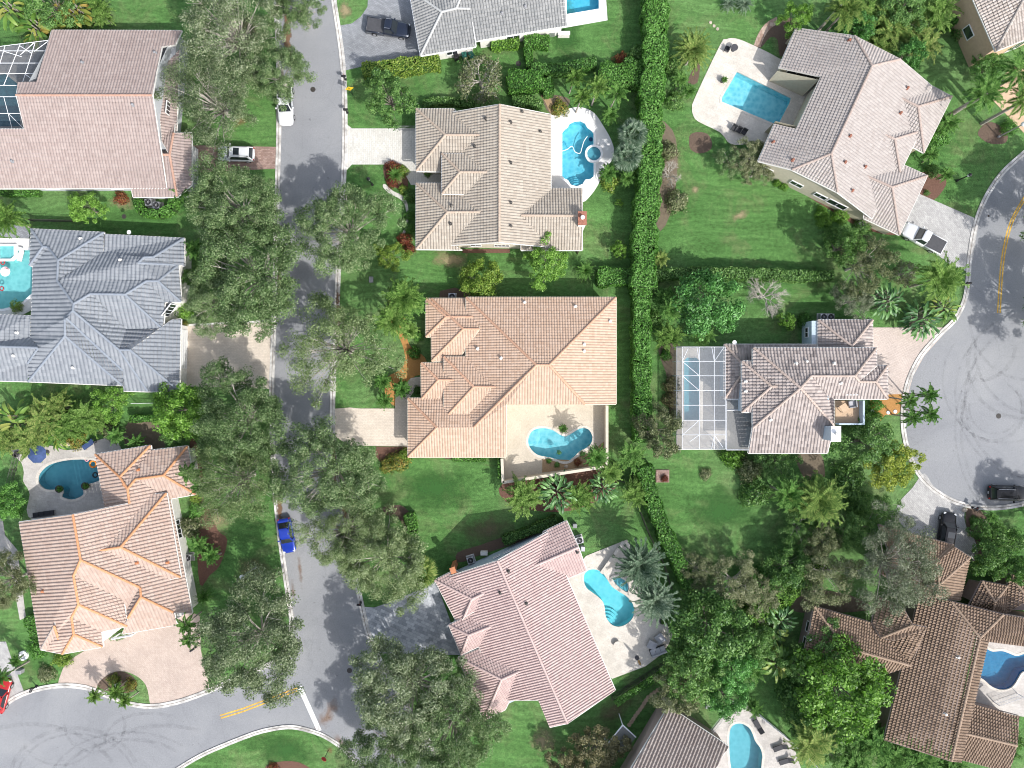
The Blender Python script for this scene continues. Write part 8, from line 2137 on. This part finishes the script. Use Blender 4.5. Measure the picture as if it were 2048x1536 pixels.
b = MB(); b.box((-.02, -.085, 2.16), (.10, .012, .34)); b.box((-.02, -.085, 2.38), (.11, .012, .09)); b.box((.07, -.085, 1.98), (.06, .012, .22), 0); b.box((-.09, -.085, 1.98), (.06, .012, .22), 0); b.build('symbol', M['black'], t)
sign(657, 1500, 2.6, 2.3, 'red octagonal sign seen on edge on a black pole at the bottom junction', (8, .38, math.pi / 8), M['redsign'], 'traffic_sign')
def manhole(px, py, r, label, z=.018):
    c = P(px, py, 0); t = MB(); t.lathe([(r, z), (r, z + .006), (r * .82, z + .006), (r * .82, z + .003), (.01, z + .003)], (c.x, c.y, 0), 24)
    for i in range(-3, 4):
        w = math.sqrt(max(0, (r * .75) ** 2 - (i * r * .2) ** 2)); t.box((c.x, c.y + i * r * .2, z + .008), (2 * w, .04, .008))
    tag(t.build('manhole_cover', M['bronze']), label, 'manhole')
manhole(626, 179, .34, 'round manhole cover on the street near the top'); manhole(1997, 832, .34, 'round manhole cover in the middle of the turning circle'); manhole(699, 1341, .34, 'round manhole cover in the tree shade by the junction')
manhole(248, 433, .3, 'round drain cover in the dry grass below the pinkish brown roof', .008); manhole(1037, 127, .36, 'round drain cover on the lawn near the half-bare tree', .008); manhole(1977, 432, .14, 'small valve cover on the road by the driveway')
def stone(px, py, r, label, mat='steppingstone', group=None, z=0.0):
    c = P(px, py, 0); b = MB(); b.lathe([(r, -.02), (r, .05), (r * .93, .07), (.01, .07)], n=14); o = b.build('stepping_stone', M[mat]); o.location = (c.x, c.y, z); tag(o, label, 'stepping stone', group)
for i, (x, y) in enumerate(zc((1180, 1340), 5.12, [(402, 560), (425, 530), (444, 500), (465, 467), (488, 437), (511, 405), (534, 374), (554, 341), (573, 310), (595, 278), (628, 252), (660, 228), (692, 206)])):
    stone(x, y, .27, 'round tan stepping stone in the curved row above the ribbed roof', group='stepping stones above the ribbed roof')
for i, (x, y) in enumerate(((1421, 45), (1428, 52), (1435, 58))): stone(x, y, .2, ('upper', 'middle', 'lower')[i] + ' pale stepping stone on the top lawn right of the tall hedge', 'rock')
for i, (x, y) in enumerate(((1745, 822), (1790, 823), (1776, 825))): stone(x, y, .25, ('left', 'right', 'middle')[i] + ' white stepping stone in the orange chip bed with palms', 'white', z=.02)
strip('path', smooth_poly([(1514, 93), (1522, 72), (1536, 52), (1556, 40)], 4, False), .9, .035, paver('stone_path', [(0.30, 0.20, 0.15), (0.48, 0.38, 0.30)], .5, .5), 0, 'curved stone path beside the mulch bed at the top', 'path')
strip('path', smooth_poly([(1086, 188), (1095, 200), (1102, 215), (1108, 228)], 4, False), .8, .035, M['gravel'], 0, 'narrow tan path leading to the white pool deck', 'path')
# rocks
def rock(px, py, r, label):
    rng = random.Random(int(px * 7 + py)); c = P(px, py, r * .4); b = MB(); n = 8; vs = []; fs = []
    for j, (rr, z) in enumerate(((1.0, -.1), (1.05, .35), (.75, .75), (.2, .95))):
        for i in range(n): a = 2 * math.pi * i / n; q = r * rr * rng.uniform(.78, 1.15); vs.append((q * math.cos(a), q * math.sin(a) * .8, r * z * .8 * rng.uniform(.85, 1.1)))
    for j in range(3):
        for i in range(n): fs.append((j * n + i, j * n + (i + 1) % n, (j + 1) * n + (i + 1) % n, (j + 1) * n + i))
    fs.append(tuple(3 * n + i for i in range(n))); b.add(vs, fs); o = b.build('garden_rock', M['rock']); o.location = (c.x, c.y, 0); tag(o, label, 'rock')
rock(1942, 1067, .45, 'pale boulder beside the curved driveway, lower one'); rock(1968, 1045, .5, 'pale boulder at the right of the mulch bed by the curved driveway'); rock(1930, 1020, .4, 'pale boulder at the kerb end of the mulch bed')
rock(1222, 378, .3, 'pale rock below the yellow shrub by the pool'); rock(135, 888, .35, 'pale rock behind the free-form pool, right one'); rock(122, 890, .3, 'pale rock behind the free-form pool, left one'); rock(1132, 933, .28, 'pale stone in the gravel bed')
# utility boxes, pads, terrace furniture, porch
def utility(px, py, d, mat, label, name='utility_box', rz=0):
    c = P(px, py, d[2]); t = thing(name, label, 'utility box', (c.x, c.y, 0), rz)
    b = MB(); b.box((0, 0, d[2] / 2), (d[0], d[1], d[2]), taper=.94); b.build('casing', mat, t)
    l = MB(); l.box((0, 0, d[2] + .03), (d[0] * 1.04, d[1] * 1.04, .06), taper=.9); l.build('lid', mat, t)
utility(742, 559, (.5, .75, .25), M['midgrey'], 'small grey utility box on the lawn below the curved path'); utility(36, 1345, (.7, .5, .7), M['midgrey'], 'grey utility box near the pale driveway at the lower left'); utility(1128, 205 + 28, (.6, .35, .5), M['bluefabric'], 'blue box at the top of the white pool deck') if False else None
utility(1325, 952, (1.7, 1.6, .06), M['brownpaver'], 'square terracotta pad on the lawn beside the slanting hedge', 'paved_pad')
utility(1098, 63, (1.6, .5, .9), M['metal'], 'metal pool equipment box at the corner of the light grey roof'); utility(1128, 66, (1.5, .5, .8), M['offwhite'], 'pale pool equipment box right of the metal one by the light grey roof')
utility(1166, 1098, (.5, .6, 1.0), M['metal'], 'pool pump cabinet below the air conditioner of the pink roof'); utility(1150, 1052, (.5, .5, .9), M['midgrey'], 'grey equipment cabinet above the air conditioner of the pink roof')
utility(968, 1107, (.9, .5, .7), M['offwhite'], 'pale pump box on the north side of the pink roof'); utility(1416, 1497 - 84, (.6, .6, .5), M['midgrey'], 'small grey box beside the bottom pool fence')
c = P(1683, 815, 3.0); t = thing('terrace_table', 'square tan table on the small roof terrace', 'table', (c.x, c.y, 3.0), .6)
b = MB(); b.box((0, 0, .7), (.9, .9, .06)); b.build('tabletop', M['peach'], t)
for sx in (-1, 1):
    for sy in (-1, 1): b = MB(); b.box((sx * .4, sy * .4, .34), (.07, .07, .66)); b.build('leg', M['taupe'], t)
c = P(1704, 808, 3.4); t = thing('terrace_chair', 'grey armchair on the small roof terrace', 'chair', (c.x, c.y, 3.0), 1.7)
b = MB(); b.box((0, 0, .35), (.75, .75, .3)); b.build('seat', M['fabricgrey'], t)
b = MB(); b.box((0, -.38, .55), (.85, .14, .7)); b.build('backrest', M['midgrey'], t)
for s in (-1, 1): b = MB(); b.box((s * .40, .05, .45), (.12, .72, .5)); b.build('armrest', M['midgrey'], t)
f = lambda x, y, z: P(1180 + x / 5.12, 1340 + y / 5.12, z)
o = f(330, 700, 0); t = thing('porch', 'small porch with a grey translucent roof and white beams beside the ribbed roof', 'porch', o)
q = [(170, 770), (335, 565), (470, 690), (330, 860)]
b = MB(); b.add([f(x, y, 3.0) for x, y in q], [(0, 1, 2, 3)]); b.build('roof_panel', M['clearpanel'], t, o)
b = MB(); bars(b, [(f(*q[0], 3.05), f(*q[1], 3.05)), (f(*q[1], 3.05), f(*q[2], 3.05))], .09); b.build('beam', M['alu'], t, o)
for x, y in q[:2]:
    b = MB(); p = f(x, y, 3.0); b.tube([p, (p.x, p.y, 0)], .07, 6); b.build('post', M['alu'], t, o)
# white fountain-like tree ring at lower left
c = P(45, 1312, .3); t = thing('tree_ring', 'round white stone ring with a small palm on the lower left lawn', 'tree ring', (c.x, c.y, 0))
b = MB(); b.lathe([(.62, 0), (.62, .3), (.42, .3), (.42, .12), (.01, .12)], n=20); b.build('ring', M['white'], t)
for n, mm in PROTO[('small1', 'palmgreen')]: oo = put('foliage' if n == 'crown' else 'stem', mm, t); oo.scale = (.7, .7, .8)
# portico bridge of the salmon house entry
o = P(243, 1270, 0); t = thing('trellis_beam', 'white curved trellis beam before the entry of the salmon roof', 'trellis', o)
a, d = P(223, 1278, 2.6), P(264, 1270, 2.6); b = MB(); bars(b, [(a, d)], .13); b.build('beam', M['alu'], t, o)
for p in (a, d): b = MB(); b.tube([p, (p.x, p.y, 0)], .09, 8); b.build('post', M['alu'], t, o)
# leaning trunk at the top edge
o = P(1640, 55, 0); 
a, d = P(1640, 57, .5), P(1684, 8, 6.5); t = thing('palm_trunk', 'pale leaning palm trunk above the pale tan roof', 'palm trunk', (a.x, a.y, 0))
b = MB(); b.tube([(a.x, a.y, 0), a.lerp(d, .5), d], [.2, .15, .13], 8); b.build('trunk', M['palebark'], t, (a.x, a.y, 0))
